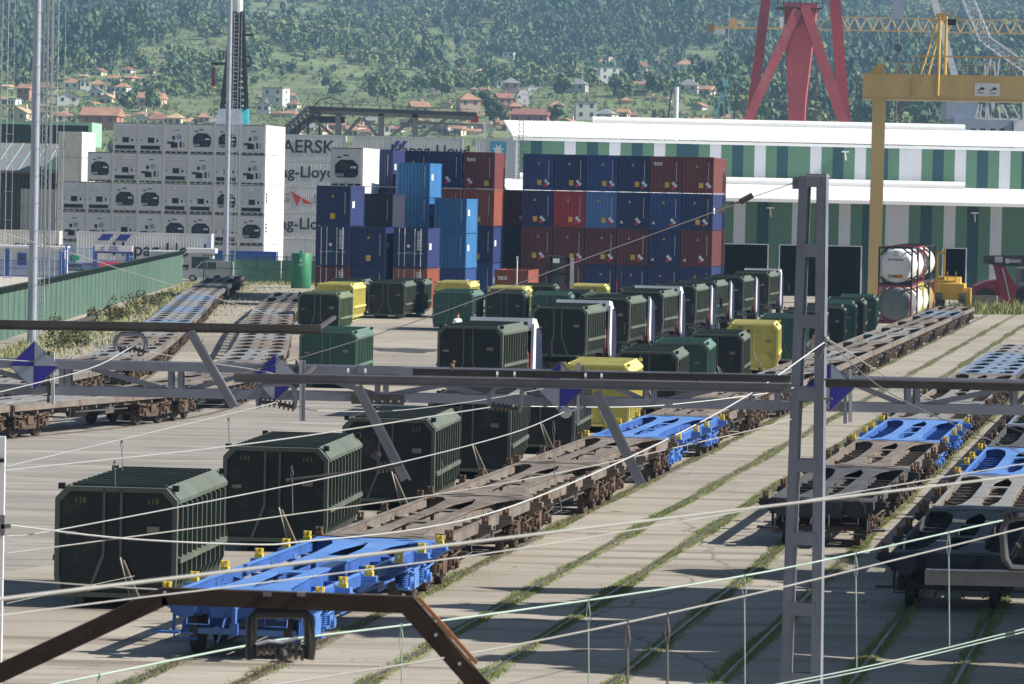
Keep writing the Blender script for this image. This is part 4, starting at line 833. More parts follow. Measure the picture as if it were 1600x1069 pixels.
# ---------------------------------------------------------------- striped warehouse
sg = M('cladding_green', (.105,.22,.145), .55, var=.06, scale=.3); sdk = M('cladding_petrol', (.022,.075,.095), .55, var=.06, scale=.3); sw = M('cladding_white', (.64,.66,.71), .55, var=.04, scale=.3)
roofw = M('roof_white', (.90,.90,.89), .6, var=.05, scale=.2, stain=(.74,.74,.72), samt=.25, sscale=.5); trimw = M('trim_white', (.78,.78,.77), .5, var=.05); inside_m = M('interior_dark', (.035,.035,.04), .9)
SEQ = {'G': 0, 'D': 1, 'W': 2}
YL, YU = 370.0, 387.0
def px2x(px, Y, py): return P(px, py, Y).x
bl = P(786, 480, YL); WHR = rad(3.0)
wh_ = thing('warehouse', 'long warehouse clad in green and white stripes with white roofs', 'warehouse', (bl.x, YL, 0), WHR)
def lx(px, Y, py):
    r_ = ray(px, py); k = r_.x/r_.y; c, s, d = math.cos(WHR), math.sin(WHR), Y-YL; return (k*(YL+c*d) - bl.x + s*d)/(c-k*s)
def cladding(name, x0, unit, seq, z0, z1, y, holes=()):
    m = MB(); x = x0; rib = .006 if y > 1 else .03
    for ch in seq:
        mi = SEQ[ch]
        zs = z0
        for h0, h1, hz_ in holes:
            if h0-.02 <= x+.5*unit <= h1+.02: zs = hz_
        n = 4; w = unit/n
        for k in range(n):
            xa = x+k*w; m.add([(xa,y,zs),(xa+w*.75,y,zs),(xa+w*.85,y-rib,zs),(xa+w,y-rib,zs),(xa+w,y,zs),(xa,y,z1),(xa+w*.75,y,z1),(xa+w*.85,y-rib,z1),(xa+w,y-rib,z1),(xa+w,y,z1)], [(0,1,6,5),(1,2,7,6),(2,3,8,7),(3,4,9,8)], mi)
        x += unit
    me = bpy.data.meshes.new(name); me.from_pydata(m.v, [], m.f); [me.materials.append(q) for q in (sg,sdk,sw)]; me.polygons.foreach_set('material_index', m.m); return ob(name, me, wh_)
useq = 'GDGGWGDGWGDGWGDDGWGDGWGDGGWGDGWGDGWWGDGWGDGWGDGWGDGGWGDGWG'
xu = lx(811.5, YU, 250); uu = 17.55*YU/FPX
EU, EL_, RU = 13.2, 8.2, 14.9
SET = YU-YL
MB().box(xu-.35,xu-.02,SET-.0,SET+16,8.0,EU).build('end_wall', sw, wh_)
cladding('upper_wall', xu, uu, useq, 8.9, EU, SET)
lunit = 18.4*YL/FPX; k0 = lx(1146, YL, 350) - 17*lunit
xl = k0 - 3*lunit; lseq = 'WGD' + 'GDGGWGDGWGDGWGDDGWGDGGWGDGWGDGWWGDGWGDGWGDGWGDGGWGDGWG'
# the pattern is anchored so that a white bay falls where the photo has it, right of the container block
i146 = 20; pat = {0:'W',1:'G',2:'D',3:'G',4:'G',5:'W',6:'G',7:'D',8:'G',9:'W',10:'G',11:'D',12:'G',13:'W',14:'W',15:'G',16:'D',17:'G',18:'W',19:'G',20:'D',21:'G',22:'W',23:'G',24:'G',25:'D',26:'G',27:'W',28:'G',29:'D',30:'G',31:'W',32:'G',33:'D',-1:'G',-2:'D',-3:'G',-4:'W',-5:'G',-6:'D',-7:'G',-8:'G',-9:'W',-10:'G',-11:'D',-12:'G',-13:'W',-14:'G',-15:'D',-16:'G',-17:'W',-18:'G',-19:'G'}
x146 = lx(1146, YL, 350); seq = ''.join(pat[i] for i in range(-19,34)); x0 = x146-19*lunit
DH = 4.35
rng_px = [(1127,1192),(1214,1348),(1466,1505)]
doors = []
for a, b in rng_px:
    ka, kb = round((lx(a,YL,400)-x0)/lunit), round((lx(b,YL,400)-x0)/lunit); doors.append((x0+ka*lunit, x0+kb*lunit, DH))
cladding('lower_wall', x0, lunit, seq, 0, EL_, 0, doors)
xend = x0+len(seq)*lunit
for a, b, h in doors:
    MB().box(a-.06,a+.03,-.10,.12,0,h+.05).box(b-.03,b+.06,-.10,.12,0,h+.05).box(a+.03,b-.03,-.10,.12,h-.03,h+.05).build('door_frame', trimw, wh_)
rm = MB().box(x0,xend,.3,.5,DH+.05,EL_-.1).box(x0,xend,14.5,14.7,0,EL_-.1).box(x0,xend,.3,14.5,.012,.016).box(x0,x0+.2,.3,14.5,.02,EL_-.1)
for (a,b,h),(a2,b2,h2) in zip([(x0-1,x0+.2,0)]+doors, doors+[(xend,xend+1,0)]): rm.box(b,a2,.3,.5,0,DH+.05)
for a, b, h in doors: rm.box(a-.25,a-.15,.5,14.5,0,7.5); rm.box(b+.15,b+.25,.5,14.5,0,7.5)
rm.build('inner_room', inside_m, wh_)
def roof(name, xa, xb, y0, y1, z0, z1, over=.12):
    m = MB(); n = int((xb-xa)/.33); vs = []; sl_ = (z1-z0)/(y1-y0)
    for i in range(n):
        x = xa+(xb-xa)*i/n; w = (xb-xa)/n
        for dx, dz in ((0,0),(w*.55,0),(w*.7,.03),(w*.88,.03)): vs.append((x+dx, dz))
    vs.append((xb,0)); k = len(vs)
    m.add([(x,y0-over,z0-sl_*over+dz+.12) for x,dz in vs]+[(x,y1,z1+dz+.12) for x,dz in vs], [(i,i+1,k+i+1,k+i) for i in range(k-1)])
    m.box(xa,xb,y0-over,y0-.0,z0-.22,z0+.04)
    m.add([(xa,y0,z0),(xa,y1,z1),(xa,y1,z1+.12),(xa,y0,z0+.12)],[(0,1,2,3)])
    return m.build(name, roofw, wh_)
roof('lower_roof', x0-.2, xend, 0, SET-.05, EL_, 9.45, .95)
roof('upper_roof', xu-.6, xend, SET, SET+17, EU, RU, .02)
m = MB(); xa = lx(925,404,195); xb = lx(1506,404,210)
m.tube([(xa,SET+16.6,RU+.28),(xb,SET+16.6,RU+.28)], .36, 12); m.build('ridge_vent', trimw, wh_, smooth=True)
xb = lx(1508,386,290); xa = lx(1128,386,290)-18
MB().tube([(xa,SET-.75,9.75),(xb,SET-.75,9.75)], .36, 12).build('ridge_vent', trimw, wh_, smooth=True)
lad = MB(); xx = xu+.1
for s in (-.2,.2): lad.cyl((xx+s,SET-.35,2),(xx+s,SET-.35,EU+2.2),.03,5)
for i in range(40): lad.cyl((xx-.2,SET-.35,2.2+.33*i),(xx+.2,SET-.35,2.2+.33*i),.02,4)
for i in range(9): z = 8.6+.6*i; lad.tube([(xx-.2,SET-.35,z),(xx-.35,SET-.8,z),(xx,SET-1.05,z),(xx+.35,SET-.8,z),(xx+.2,SET-.35,z)],.02,4)
lad.build('ladder', M('ladder_dark',(.12,.12,.13),.6), wh_)
lampm = MB()
for px, py in ((1203,326),(1522,334),(1320,238)): x = lx(px,YL if py>300 else YU,py); y = 0 if py > 300 else SET; z = P(px,py,YL if py>300 else YU).z; MB().box(x-.3,x+.3,y-.5,y-.06,z,z+.12).bar((x,y-.3,z),(x+.1,y-.1,z-.7),.08,.08).build('floodlight', trimw, wh_)
# ---------------------------------------------------------------- green shed at the left
mint = M('mint_sheet', (.30,.52,.38), .5, var=.06, scale=.3); shed_roof = M('shed_roof', (.20,.20,.22), .5, var=.12, scale=.3); glz = M('dark_glazing', (.012,.045,.05), .15, spec=.7); corr_w = M('corrugated_white', (.60,.58,.50), .6, var=.1, scale=.3, stain=(.40,.38,.30), samt=.4, sscale=.6); corr_g = M('corrugated_grey', (.13,.125,.12), .7, var=.2, scale=.3)
YS = 442; ss = FPX/YS; pO = P(137, 266, YS); sh = thing('shed', 'mint green trimmed shed with dark clerestory glazing and grey roof at left', 'shed', (pO.x, YS, 0), rad(-2))
def sx(px): return (px-137)/ss
def sz(py, px=60): return CAMH + (302+(px-800)*.02095 - py)/ss
MB().prism([(0,sz(268)),(12,sz(224)),(12.4,sz(224)),(.4,sz(268)-.25)],0,sx(-40),sx(92)).build('roof', shed_roof, sh)
seam = MB()
for k in range(8): x = sx(-30)+k*1.25; seam.bar((x,-.02,sz(268)+.03),(x,11.98,sz(224)+.03),.07,.06)
seam.build('roof_seam', mint, sh)
MB().prism([(sx(66),sz(266)),(sx(137),sz(266)),(sx(137),sz(241)),(sx(117),sz(227)),(sx(112),sz(227)),(sx(66),sz(262))],1,-.6,11).build('gable', mint, sh)
MB().box(sx(107),sx(117),-.72,-.62,sz(262),sz(234)).build('gable_panel', corr_w, sh)
MB().box(sx(-60),sx(112),12.6,20,sz(223),sz(193)).build('clerestory', glz, sh); MB().box(sx(-60),sx(117.5),12.2,20.2,sz(193),sz(188)).box(sx(112),sx(117.5),12.2,20.2,sz(227),sz(193)).build('fascia', mint, sh)
m = MB(); corr_panel(m,(sx(-60),4,0),(sx(124),4,0),0,sz(262),.08,.4,(0,-1,0)); m.box(sx(-60),sx(124),4.2,19,0,sz(262)); m.build('wall', corr_g, sh)
m = MB(); corr_panel(m,(sx(30),1.2,0),(sx(98),1.2,0),0,sz(296),.10,.55,(0,-1,0)); m.box(sx(30),sx(98),1.4,3.9,0,sz(296)); m.build('annex', corr_w, sh)
# ---------------------------------------------------------------- yellow gantry crane
ylw = M('crane_yellow', (.66,.47,.19), .5, var=.12, scale=.5, stain=(.36,.20,.05), samt=.35, sscale=.5, stretch=(1,1,.4)); ylt = M('crane_yellow_light', (.62,.42,.12), .5, var=.1)
YG = 347; sgc = FPX/YG; q = P(1355, 468, YG)
gc = thing('gantry_crane', 'big yellow gantry crane with a box beam over the tank containers', 'crane', (q.x, YG, 0), -rad(5))
def gx(px): return (px-1368)/sgc + .66
def gz(py, px=1470): return CAMH + (302+(px-800)*.02095-py)/sgc
zb0, zb1 = gz(157), gz(119)
cb = MB(); w0, w1 = .62, .66
cb.add([(0,0,0),(1.0,0,0),(1.0,2.2,0),(0,2.2,0),(.05,0,zb0),(1.1,0,zb0),(1.1,2.2,zb0),(.05,2.2,zb0)], MB.BF); cb.build('leg', ylw, gc)
MB().add([(16,0,0),(17,0,0),(17,2.2,0),(16,2.2,0),(16,0,zb0),(17.1,0,zb0),(17.1,2.2,zb0),(16,2.2,zb0)], MB.BF).build('leg', ylw, gc)
bm = MB().box(gx(1340),gx(1700),-.1,2.3,zb0,zb1).box(gx(1340)-.03,gx(1700),-.2,2.4,zb0-.09,zb0).box(gx(1340)-.03,gx(1700),-.2,2.4,zb1,zb1+.05)
bm.build('girder', ylw, gc)
MB().box(gx(1362),gx(1372),.1,.5,zb1+.05,zb1+.8).prism([(gx(1350),zb1+.05),(gx(1362),zb1+.05),(gx(1362),zb1+.8)],1,.2,.4).build('end_stop', ylt, gc)
rl = MB(); zt = zb1+.05
for px in (1368,1392,1420,1432,1452,1495,1502,1532,1540,1568,1574,1610,1650): rl.bar((gx(px),0,zt),(gx(px),0,zt+(1.45 if px>1415 else .9)),.05,.05)
rl.bar((gx(1418),0,zt+1.45),(gx(1650),0,zt+1.45),.09,.12); rl.bar((gx(1368),0,zt+.85),(gx(1650),0,zt+.85),.04,.04); rl.bar((gx(1368),0,zt+.4),(gx(1650),0,zt+.4),.03,.03)
rl.build('railing', ylt, gc)
am = MB(); zap = gz(26,1460); am.cyl((gx(1457),-.25,zb0+.3),(gx(1458),-.25,zap),.12,8); am.cyl((gx(1468),1.6,zt),(gx(1468),1.2,zap),.12,8)
am.bar((gx(1430),1.2,zt),(gx(1455),.5,zap-.2),.12,.12); am.bar((gx(1442),2,zt),(gx(1462),1,zap-.1),.12,.12); am.bar((gx(1445),.3,zap-.35),(gx(1490),.3,zap-.35),.16,.12); am.bar((gx(1442),.3,zap-.3),(gx(1465),.3,zap+.35),.1,.1); am.bar((gx(1465),.3,zap+.35),(gx(1492),.3,zap-.35),.1,.1)
am.box(gx(1452),gx(1466),-.35,1.6,zap-.15,zap+.15); am.build('mast_frame', ylt, gc)
MB().box(gx(1470),gx(1483),.1,.9,zap-.75,zap-.25).build('winch', unit_k, gc)
sgn = MB().box(gx(1514),gx(1553),-.2,-.11,gz(150),gz(130)).build('sign', trimw, gc)
sgm = MB()
for cx in (1524,1543): sgm.prism([(gx(cx-6),gz(143)),(gx(cx-1),gz(138)),(gx(cx+1),gz(136)),(gx(cx+6),gz(139)),(gx(cx+3),gz(141)),(gx(cx),gz(140)),(gx(cx-3),gz(142))],1,-.23,-.19); sgm.box(gx(cx-5),gx(cx+5),-.23,-.19,gz(146),gz(145))
sgm.build('sign_marking', mark_k, sgn)
for px in (1420,1456): MB().box(gx(px)-.12,gx(px)+.12,-.32,-.11,zb0+.25,zb1-.3).build('bracket', ylt, gc)
# ---------------------------------------------------------------- red portal crane behind the warehouse
redp = M('crane_red', (.46,.085,.10), .6, var=.15, scale=.2, stain=(.50,.25,.22), samt=.35, sscale=.25); YR = 700; sr_ = FPX/YR
rc = thing('harbour_crane', 'red four legged shipyard crane behind the warehouse', 'crane', (P(1248,195,YR).x, YR, 0), 0)
def R_(px, py, dy=0): p = P(px,py,YR+dy); return (p.x-rc.location.x, dy, p.z)
def legbar(name, a, b, w, dpt, lvl=True):
    m = MB(); a = Vector(R_(*a)); b = Vector(R_(*b))
    if lvl: b = a+(b-a)*((a.z)/(a.z-b.z))
    m.bar(a, b, w, dpt, up=(0,1,0)); return m.build(name, redp, rc)
tk2 = MB(); t0, t1 = R_(1250,-25), R_(1243,195)
tk2.add([(-.0+R_(1224,-20)[0],-2,R_(0,-20)[2]),(R_(1276,-20)[0],-2,R_(0,-20)[2]),(R_(1281,-20)[0],3,R_(0,-20)[2]),(R_(1229,-20)[0],3,R_(0,-20)[2])]+[(R_(1230,160)[0],-2,R_(1230,160)[2]),(R_(1257,160)[0],-2,R_(1230,160)[2]),(R_(1262,160)[0],3,R_(1230,160)[2]),(R_(1234,160)[0],3,R_(1230,160)[2])]+[(R_(1234,195)[0],-2,0),(R_(1250,195)[0],-2,0),(R_(1254,195)[0],3,0),(R_(1238,195)[0],3,0)], [(3,2,1,0),(0,1,5,4),(1,2,6,5),(2,3,7,6),(3,0,4,7),(4,5,9,8),(5,6,10,9),(6,7,11,10),(7,4,8,11),(8,9,10,11)])
tk2.build('trunk', redp, rc)
legbar('leg',(1200,-25,6),(1172,192,8),1.5,2.0); legbar('leg',(1302,-25,6),(1320,192,8),1.7,2.2)
legbar('brace',(1246,16,-3),(1165,195,-4),1.5,1.6); legbar('brace',(1257,10,-3),(1319,195,-4),1.6,1.8)
pf = MB(); pc = R_(1248,13); pf.box(pc[0]-3.6,pc[0]+3.6,-3.6,3.2,pc[2]-.2,pc[2])
for k in range(9): pf.bar((pc[0]-3.6+.9*k,-3.6,pc[2]),(pc[0]-3.6+.9*k,-3.6,pc[2]+1.4),.1,.1)
pf.bar((pc[0]-3.6,-3.6,pc[2]+1.4),(pc[0]+3.6,-3.6,pc[2]+1.4),.1,.1); pf.bar((pc[0]-3.6,-3.6,pc[2]+.7),(pc[0]+3.6,-3.6,pc[2]+.7),.1,.1); pf.build('platform', M('crane_dark',(.05,.04,.05),.7), rc)
# ---------------------------------------------------------------- tower crane
tcm = M('tower_yellow', (.62,.40,.16), .6, var=.1); YT = 820; st_ = FPX/YT; tx = P(1269,100,YT).x
tc = thing('tower_crane', 'pale yellow tower crane with a long lattice jib across the hillside', 'crane', (tx, YT, 0), 0)
def Q(px, py, dy=0): p = P(px,py,YT); return (p.x-tx, dy, p.z)
zc = Q(1269,46)[2]; mm = MB()
for sx_ in (-.8,.8):
    for sy in (-.8,.8): mm.bar((sx_,sy,0),(sx_,sy,zc),.2,.2)
z = 0; i = 0
while z < zc-2: mm.bar((-.8,-.8,z),(.8,-.8,z+2),.1,.1) if i%2 else mm.bar((.8,-.8,z),(-.8,-.8,z+2),.1,.1); mm.bar((.8,-.8,z),(.8,.8,z+2),.1,.1); z += 2; i += 1
mm.build('tower', M('tower_brown',(.20,.11,.08),.7), tc)
jb = MB(); a0 = Q(1285,47); xe = Q(1680,47)[0]; zl = zc; zu = zc+2.4; x = a0[0]; zz_ = 0
jb.bar((-2.5,-.7,zl),(xe,-.7,zl),.22,.22); jb.bar((-2.5,.7,zl),(xe,.7,zl),.22,.22); jb.bar((Q(1288,30)[0]+.9,0,zu),(xe,0,zu),.22,.22); jb.bar((Q(1275,46)[0],0,zl),(Q(1288,30)[0]+.9,0,zu),.2,.2)
x = Q(1288,30)[0]+.9; st2 = 2.35
while x < xe-st2:
    for sy in (-.7,.7): jb.bar((x,0,zu),(x+st2/2,sy,zl),.11,.11); jb.bar((x+st2/2,sy,zl),(x+st2,0,zu),.11,.11)
    jb.bar((x,-.7,zl),(x,.7,zl),.1,.1); x += st2
jb.build('jib', tcm, tc)
cj = MB(); xa = Q(1106,46)[0]; cj.bar((xa,-.7,zl),(0,-.7,zl),.3,.35); cj.bar((xa,.7,zl),(0,.7,zl),.3,.35)
for k in range(14): x = xa+(0-xa)*k/14; cj.bar((x,-.75,zl),(x,-.75,zl+1.1),.06,.06); cj.bar((x,-.7,zl),(x,.7,zl),.1,.1)
cj.bar((xa,-.75,zl+1.1),(0,-.75,zl+1.1),.06,.06); cj.build('counter_jib', tcm, tc)
MB().lathe([(.05,-.5),(.85,-.5),(.85,-.35),(.5,-.3),(.5,.3),(.85,.35),(.85,.5),(.05,.5)],(Q(1146,33)[0],0,zl+.95),1,16).build('winch_drum', tcm, tc)
MB().box(Q(1106,46)[0],Q(1116,46)[0],-.9,.9,zl-.9,zl+.5).build('motor_box', M('tower_dkyellow',(.30,.17,.07),.7), tc)
MB().box(Q(1115,46)[0],Q(1133,46)[0],-.6,.6,zl-1.3,zl-.2).build('counterweight', trimw, tc)
MB().box(Q(1219,24)[0],Q(1224,24)[0],-.6,.6,zl,zl+2.2).build('cabinet', trimw, tc)
# ---------------------------------------------------------------- white lattice crane, slanted boom, grey boom with hook
wm = M('steel_white', (.72,.74,.78), .5, var=.08); gm = M('steel_bluegrey', (.32,.38,.48), .6, var=.1)
def PT(px, py, Y): return P(px, py, Y)
def lattice(mb, a, b, w, d, n, r=.12):
    a = Vector(a); b = Vector(b); dr = (b-a).normalized(); x = dr.cross(Vector((0,1,0))).normalized()*w/2; y = Vector((0,1,0))*d/2
    cs = [x+y, x-y, -x-y, -x+y]
    for c in cs: mb.bar(a+c, b+c, r, r)
    for i in range(n):
        p, q_ = a+(b-a)*i/n, a+(b-a)*(i+1)/n
        for k in range(4): mb.bar(p+cs[k], q_+cs[(k+1)%4], r*.55, r*.55)
        mb.bar(p+cs[0], p+cs[1], r*.55, r*.55); mb.bar(p+cs[2], p+cs[1], r*.55, r*.55)
lc = thing('lattice_boom_crane', 'white lattice boom crane leaning at the top right corner', 'crane', (P(1600,180,640).x,640,0), 0); off = Vector(lc.location)
m = MB(); lattice(m, PT(1508,-12,640)-off, PT(1540,62,640)-off, 1.6, 1.6, 8); m.build('boom', wm, lc)
m = MB(); lattice(m, PT(1540,62,640)-off, PT(1612,112,640)-off, 1.3, 1.3, 9, .14); m.build('jib', wm, lc)
m = MB(); lattice(m, PT(1612,112,640)-off, Vector((1.5,0,0)), 2.2, 2.2, 12, .2); m.build('tower', wm, lc)
m = MB(); a, b = PT(1456,-12,600), PT(1492,120,600); dd = (b-a); b2 = a+dd*((a.z)/(a.z-b.z))
tag(MB().bar(a, b2, .85, .9, up=(0,1,0)).build('slanted_boom', wm), 'white slanted box boom rising behind the yellow gantry', 'crane boom')
gb = thing('hook_boom', 'blue grey crane boom tip with a hanging hook at the top of the photo', 'crane', PT(1400,-20,610), 0); o_ = Vector(gb.location)
MB().bar(PT(1407,-60,610)-o_, PT(1402,30,610)-o_, 1.5, 1.4, up=(0,1,0)).build('boom_tip', gm, gb)
MB().cyl(PT(1400,30,609)-o_, PT(1403,70,609)-o_, .05, 5).cyl(PT(1394,30,611)-o_, PT(1389,86,611)-o_, .05, 5).build('hoist_rope', unit_k, gb)
MB().lathe([(.05,-.3),(.55,-.3),(.55,.3),(.05,.3)], PT(1403,75,609)-o_, 1, 14).bar(PT(1397,79,608.5)-o_, PT(1409,72,608.5)-o_,.12,.06).build('hook_block', M('hook_dark',(.08,.08,.09),.6), gb)
MB().ball(PT(1389,91,611)-o_, .4, 10).build('hook_ball', M('hook_dark',(.08,.08,.09),.6), gb)
m = MB(); o_ = PT(1132,190,900); cyan = M('crane_cyan', (.22,.50,.55), .6)
cc_ = thing('cyan_crane', 'thin pale cyan tripod crane on the far shore', 'crane', (o_.x,900,0), 0); o_ = Vector(cc_.location)
for a, b in (((1130,127),(1118,196)),((1130,127),(1147,196)),((1127,130),(1134,196)),((1128,132),(1114,142)),((1114,142),(1118,196))): pa, pb = PT(*a,900)-o_, PT(*b,900)-o_; pb2 = pb.copy(); m.bar(pa, pb2+(pb2-pa)*.7, .32, .32)
m.build('legs', cyan, cc_); MB().box(-.6,.6,-.6,.6,PT(1128,135,900).z,PT(1128,124,900).z).build('head', cyan, cc_)
o_ = PT(1056,190,760); tag(MB().tube([(0,0,0),(0,0,PT(1056,136,760).z)],.42,10).build('white_column', wm, None, (o_.x,760,0)), 'slim white column rising behind the warehouse roof', 'column')
o_ = PT(1040,190,755); tag(MB().tube([Vector((PT(1034,188,755).x-o_.x-1.4,0,0)),Vector((PT(1050,140,755).x-o_.x,0,PT(1050,140,755).z))],.14,6).build('black_spar', unit_k, None, (o_.x,755,0)), 'thin black leaning spar beside the white column', 'spar')
tw = PT(1402,170,760); m = MB(); lattice(m, Vector((0,0,0)), Vector((.2,0,PT(1402,158,760).z+6)), 1.0, 1.0, 16, .16); tag(m.build('lattice_tower', M('tower_maroon',(.16,.06,.06),.7), None, (tw.x,760,0)), 'dark maroon lattice tower below the yellow girder', 'tower')
# ---------------------------------------------------------------- ship superstructure at the right
shp = thing('ship', 'grey and white ship superstructure showing above the warehouse roof', 'ship', (PT(1530,200,560).x,560,0), 0); o_ = Vector(shp.location); k_ = FPX/560
def bx(mb, x0,x1,y0,y1,d0,d1,mi=0): a = PT(x0,y1,560)-o_; b = PT(x1,y0,560)-o_; mb.box(a.x,b.x,d0,d1,a.z,b.z,mi)
m = MB(); bx(m,1488,1582,186,330,0,10); m.build('bridge', gm, shp); m = MB(); bx(m,1580,1660,189,330,-1,10); m.build('deckhouse', wm, shp)
m = MB(); bx(m,1480,1530,160,186,1,9); m.build('upper_deck', gm, shp)
for x in (1517,1532,1547,1562): m = MB(); bx(m,x,x+8,201,211,-.08,.2); m.build('window', glz, shp)
m = MB()
for a, b in (((1530,163),(1524,185)),((1534,163),(1531,185)),((1566,163),(1576,187)),((1581,163),(1594,187)),((1524,185),(1595,187))): m.bar(PT(*a,559)-o_, PT(*b,559)-o_, .18,.18)
for a, b in (((1538,92),(1545,120)),((1562,92),(1550,120)),((1545,98),(1552,120)),((1538,95),(1562,98)),((1553,96),(1563,120)),((1548,92),(1540,120))): m.bar(PT(*a,559)-o_, PT(a[0]+(b[0]-a[0])*1.0,b[1]+68,559)-o_, .2,.2)
m.build('rigging', wm, shp)
# ---------------------------------------------------------------- ship mast at the left
YM = 560; sm_ = thing('ship_mast', 'black lattice ship mast with white dome above a teal funnel', 'ship mast', (PT(365,197,YM).x,YM,0), 0); o_ = Vector(sm_.location)
def V3(px,py,dy=0): p = PT(px,py,YM)-o_; return Vector((p.x,dy,p.z))
fb = MB(); a,b,c,d = V3(338,200),V3(381,200),V3(378,170),V3(343,170); fb.add([(a.x,-2,0),(b.x,-2,0),(b.x+.2,2.5,0),(a.x,2.5,0),(a.x,-2,a.z),(b.x,-2,b.z),(b.x,2.5,b.z),(a.x,2.5,a.z)],MB.BF); fb.add([(a.x,-2,a.z),(b.x,-2,a.z),(b.x,2.5,a.z),(a.x,2.5,a.z),(d.x,-1.6,d.z),(c.x,-1.6,d.z),(c.x,2,d.z),(d.x,2,d.z)],MB.BF); fb.build('funnel', M('funnel_grey',(.40,.46,.54),.6), sm_)
e, f = V3(391,200), V3(388,170); MB().add([(b.x+.01,-2.05,0),(e.x,-1.5,0),(e.x,2.5,0),(b.x+.01,2.5,0),(c.x,-1.65,c.z),(f.x,-1.3,c.z),(f.x,2.2,c.z),(c.x,2.2,c.z)],MB.BF).build('funnel_side', M('funnel_teal',(.03,.30,.36),.5), sm_)
mk = M('mast_black', (.018,.018,.022), .6)
m = MB(); base = V3(366,170).z; top = V3(371,18).z
for k,(xa,xb) in enumerate(((347,364),(385,379))):
    for dy in (-1,1): m.bar((V3(xa,170).x,dy*1.4,base),(V3(xb,18).x,dy*.5,top),.42,.42)
for i in range(16):
    t = i/16; t2 = (i+1)/16; xl_, xr_ = V3(347+17*t,100).x, V3(385-6*t,100).x; xl2, xr2 = V3(347+17*t2,100).x, V3(385-6*t2,100).x; z1_ = base+(top-base)*t; z2_ = base+(top-base)*t2; w_ = 1.4-.9*t
    m.bar((xl_,-w_,z1_),(xr2,-w_,z2_),.22,.22); m.bar((xr_,-w_,z1_),(xl2,-w_,z2_),.22,.22); m.bar((xl_,-w_,z1_),(xr_,-w_,z1_),.26,.26); m.bar((xl_,w_,z1_),(xr2,w_,z2_),.22,.22)
m.build('lattice', mk, sm_)
rr = random.Random(5)
for py in (40,55,75,92,112,128,145,160): x0_ = V3(368,py).x; MB().box(x0_-rr.uniform(.2,.9),x0_+rr.uniform(.2,.9),-1.2,0,V3(0,py).z-.4,V3(0,py).z+rr.uniform(.2,.6)).build('equipment_box', mk, sm_)
for px0,px1,py in ((331,352,100),(380,397,55),(378,392,103),(380,388,122)): MB().bar((V3(px0,py).x,-.8,V3(px0,py).z),(V3(px1,py).x,-.8,V3(px1,py).z),.22,.3).build('yard_arm', mk, sm_)
for xa_,xb_2,ya_,yb_ in ((344,350,80,93),(385,392,89,102)):
    m = MB()
    for x in (xa_,xb_2): m.bar((V3(x,yb_).x,-.8,V3(x,yb_).z),(V3(x,ya_).x,-.8,V3(x,ya_).z),.14,.14)
    for y in (ya_,yb_): m.bar((V3(xa_,y).x,-.8,V3(xa_,y).z),(V3(xb_2,y).x,-.8,V3(xb_2,y).z),.14,.14)
    m.build('platform_rail', mk, sm_)
m = MB(); c_ = V3(372,12); m.lathe([(.02,2.6),(.5,2.4),(.62,2.0),(.62,0),(.3,-.3),(.02,-.3)],(c_.x,0,c_.z-1),2,14); m.build('radome', trimw, sm_, smooth=True)
fl = MB(); a = V3(331,105); fl.add([(a.x+.05,-.8,a.z),(a.x+.5,-.7,a.z-.1),(a.x+.42,-.9,a.z-1.3),(a.x+.55,-.75,a.z-2.4),(a.x+.1,-.8,a.z-2.5),(a.x+.0,-.85,a.z-1.2)],[(0,1,2,5),(5,2,3,4)],0); fl.build('flag', M('flag_red',(.25,.05,.06),.8), sm_)
# ---------------------------------------------------------------- steel truss behind the long stacks
YX = 530; stm = M('truss_grey', (.24,.25,.26), .7, var=.2, scale=.5); stk = M('truss_dark', (.05,.055,.065), .7)
ts = thing('steel_truss', 'grey steel truss with slanted struts behind the white containers', 'truss', (PT(600,200,YX).x,YX,0), 0); o_ = Vector(ts.location)
def X3(px,py,dy=0): p = PT(px,py,YX)-o_; return Vector((p.x,dy,p.z))
def xb_(name, a, b, w, h, mat=stm, dys=(-1.5,1.5), up=(0,1,0)):
    m = MB()
    for dy in dys: m.bar(X3(*a,dy), X3(*b,dy), w, h, up=up)
    return m
m = xb_('c',(486,174),(742,184),.55,.5); m.build('top_chord', stm, ts)
m = MB(); a, b = X3(484,169), X3(745,179); m.add([(a.x,-2.2,a.z-.25),(b.x,-2.2,b.z-.25),(b.x,2.2,b.z-.25),(a.x,2.2,a.z-.25),(a.x,-2.2,a.z+.2),(b.x,-2.2,b.z+.2),(b.x,2.2,b.z+.2),(a.x,2.2,a.z+.2)],MB.BF); m.build('walkway', stk, ts)
for px in (529,596,649):
    m = MB()
    for dy in (-1.5,1.5): p = X3(px,178,dy); m.bar((p.x,dy,0),p,.62,.5)
    m.bar((p.x,-1.5,p.z-.5),(p.x,1.5,p.z-.5),.3,.3); m.build('post', stm, ts)
for a, b in (((487,183),(524,215)),((564,184),(536,215)),((568,186),(592,215)),((645,186),(606,218)),((700,184),(655,216))):
    m = xb_('d',a,b,.4,.35,dys=(-1.2,)); m.build('strut', stm, ts)
m = MB(); lattice(m, X3(486,172), X3(432,222), 1.1, 2.6, 9, .3); m.build('inclined_boom', stm, ts)
m = MB(); lattice(m, X3(500,176,-2), X3(440,224,-2), .6, .6, 9, .22); m.build('inclined_boom', stk, ts)
m = xb_('h',(640,191),(755,196),.3,.45,dys=(-1,1)); m.build('side_arm', stm, ts); m = MB(); a = X3(482,180); m.box(a.x,a.x+4.4,-1.2,1.2,a.z-.9,a.z-.1); m.build('counter_block', stk, ts)
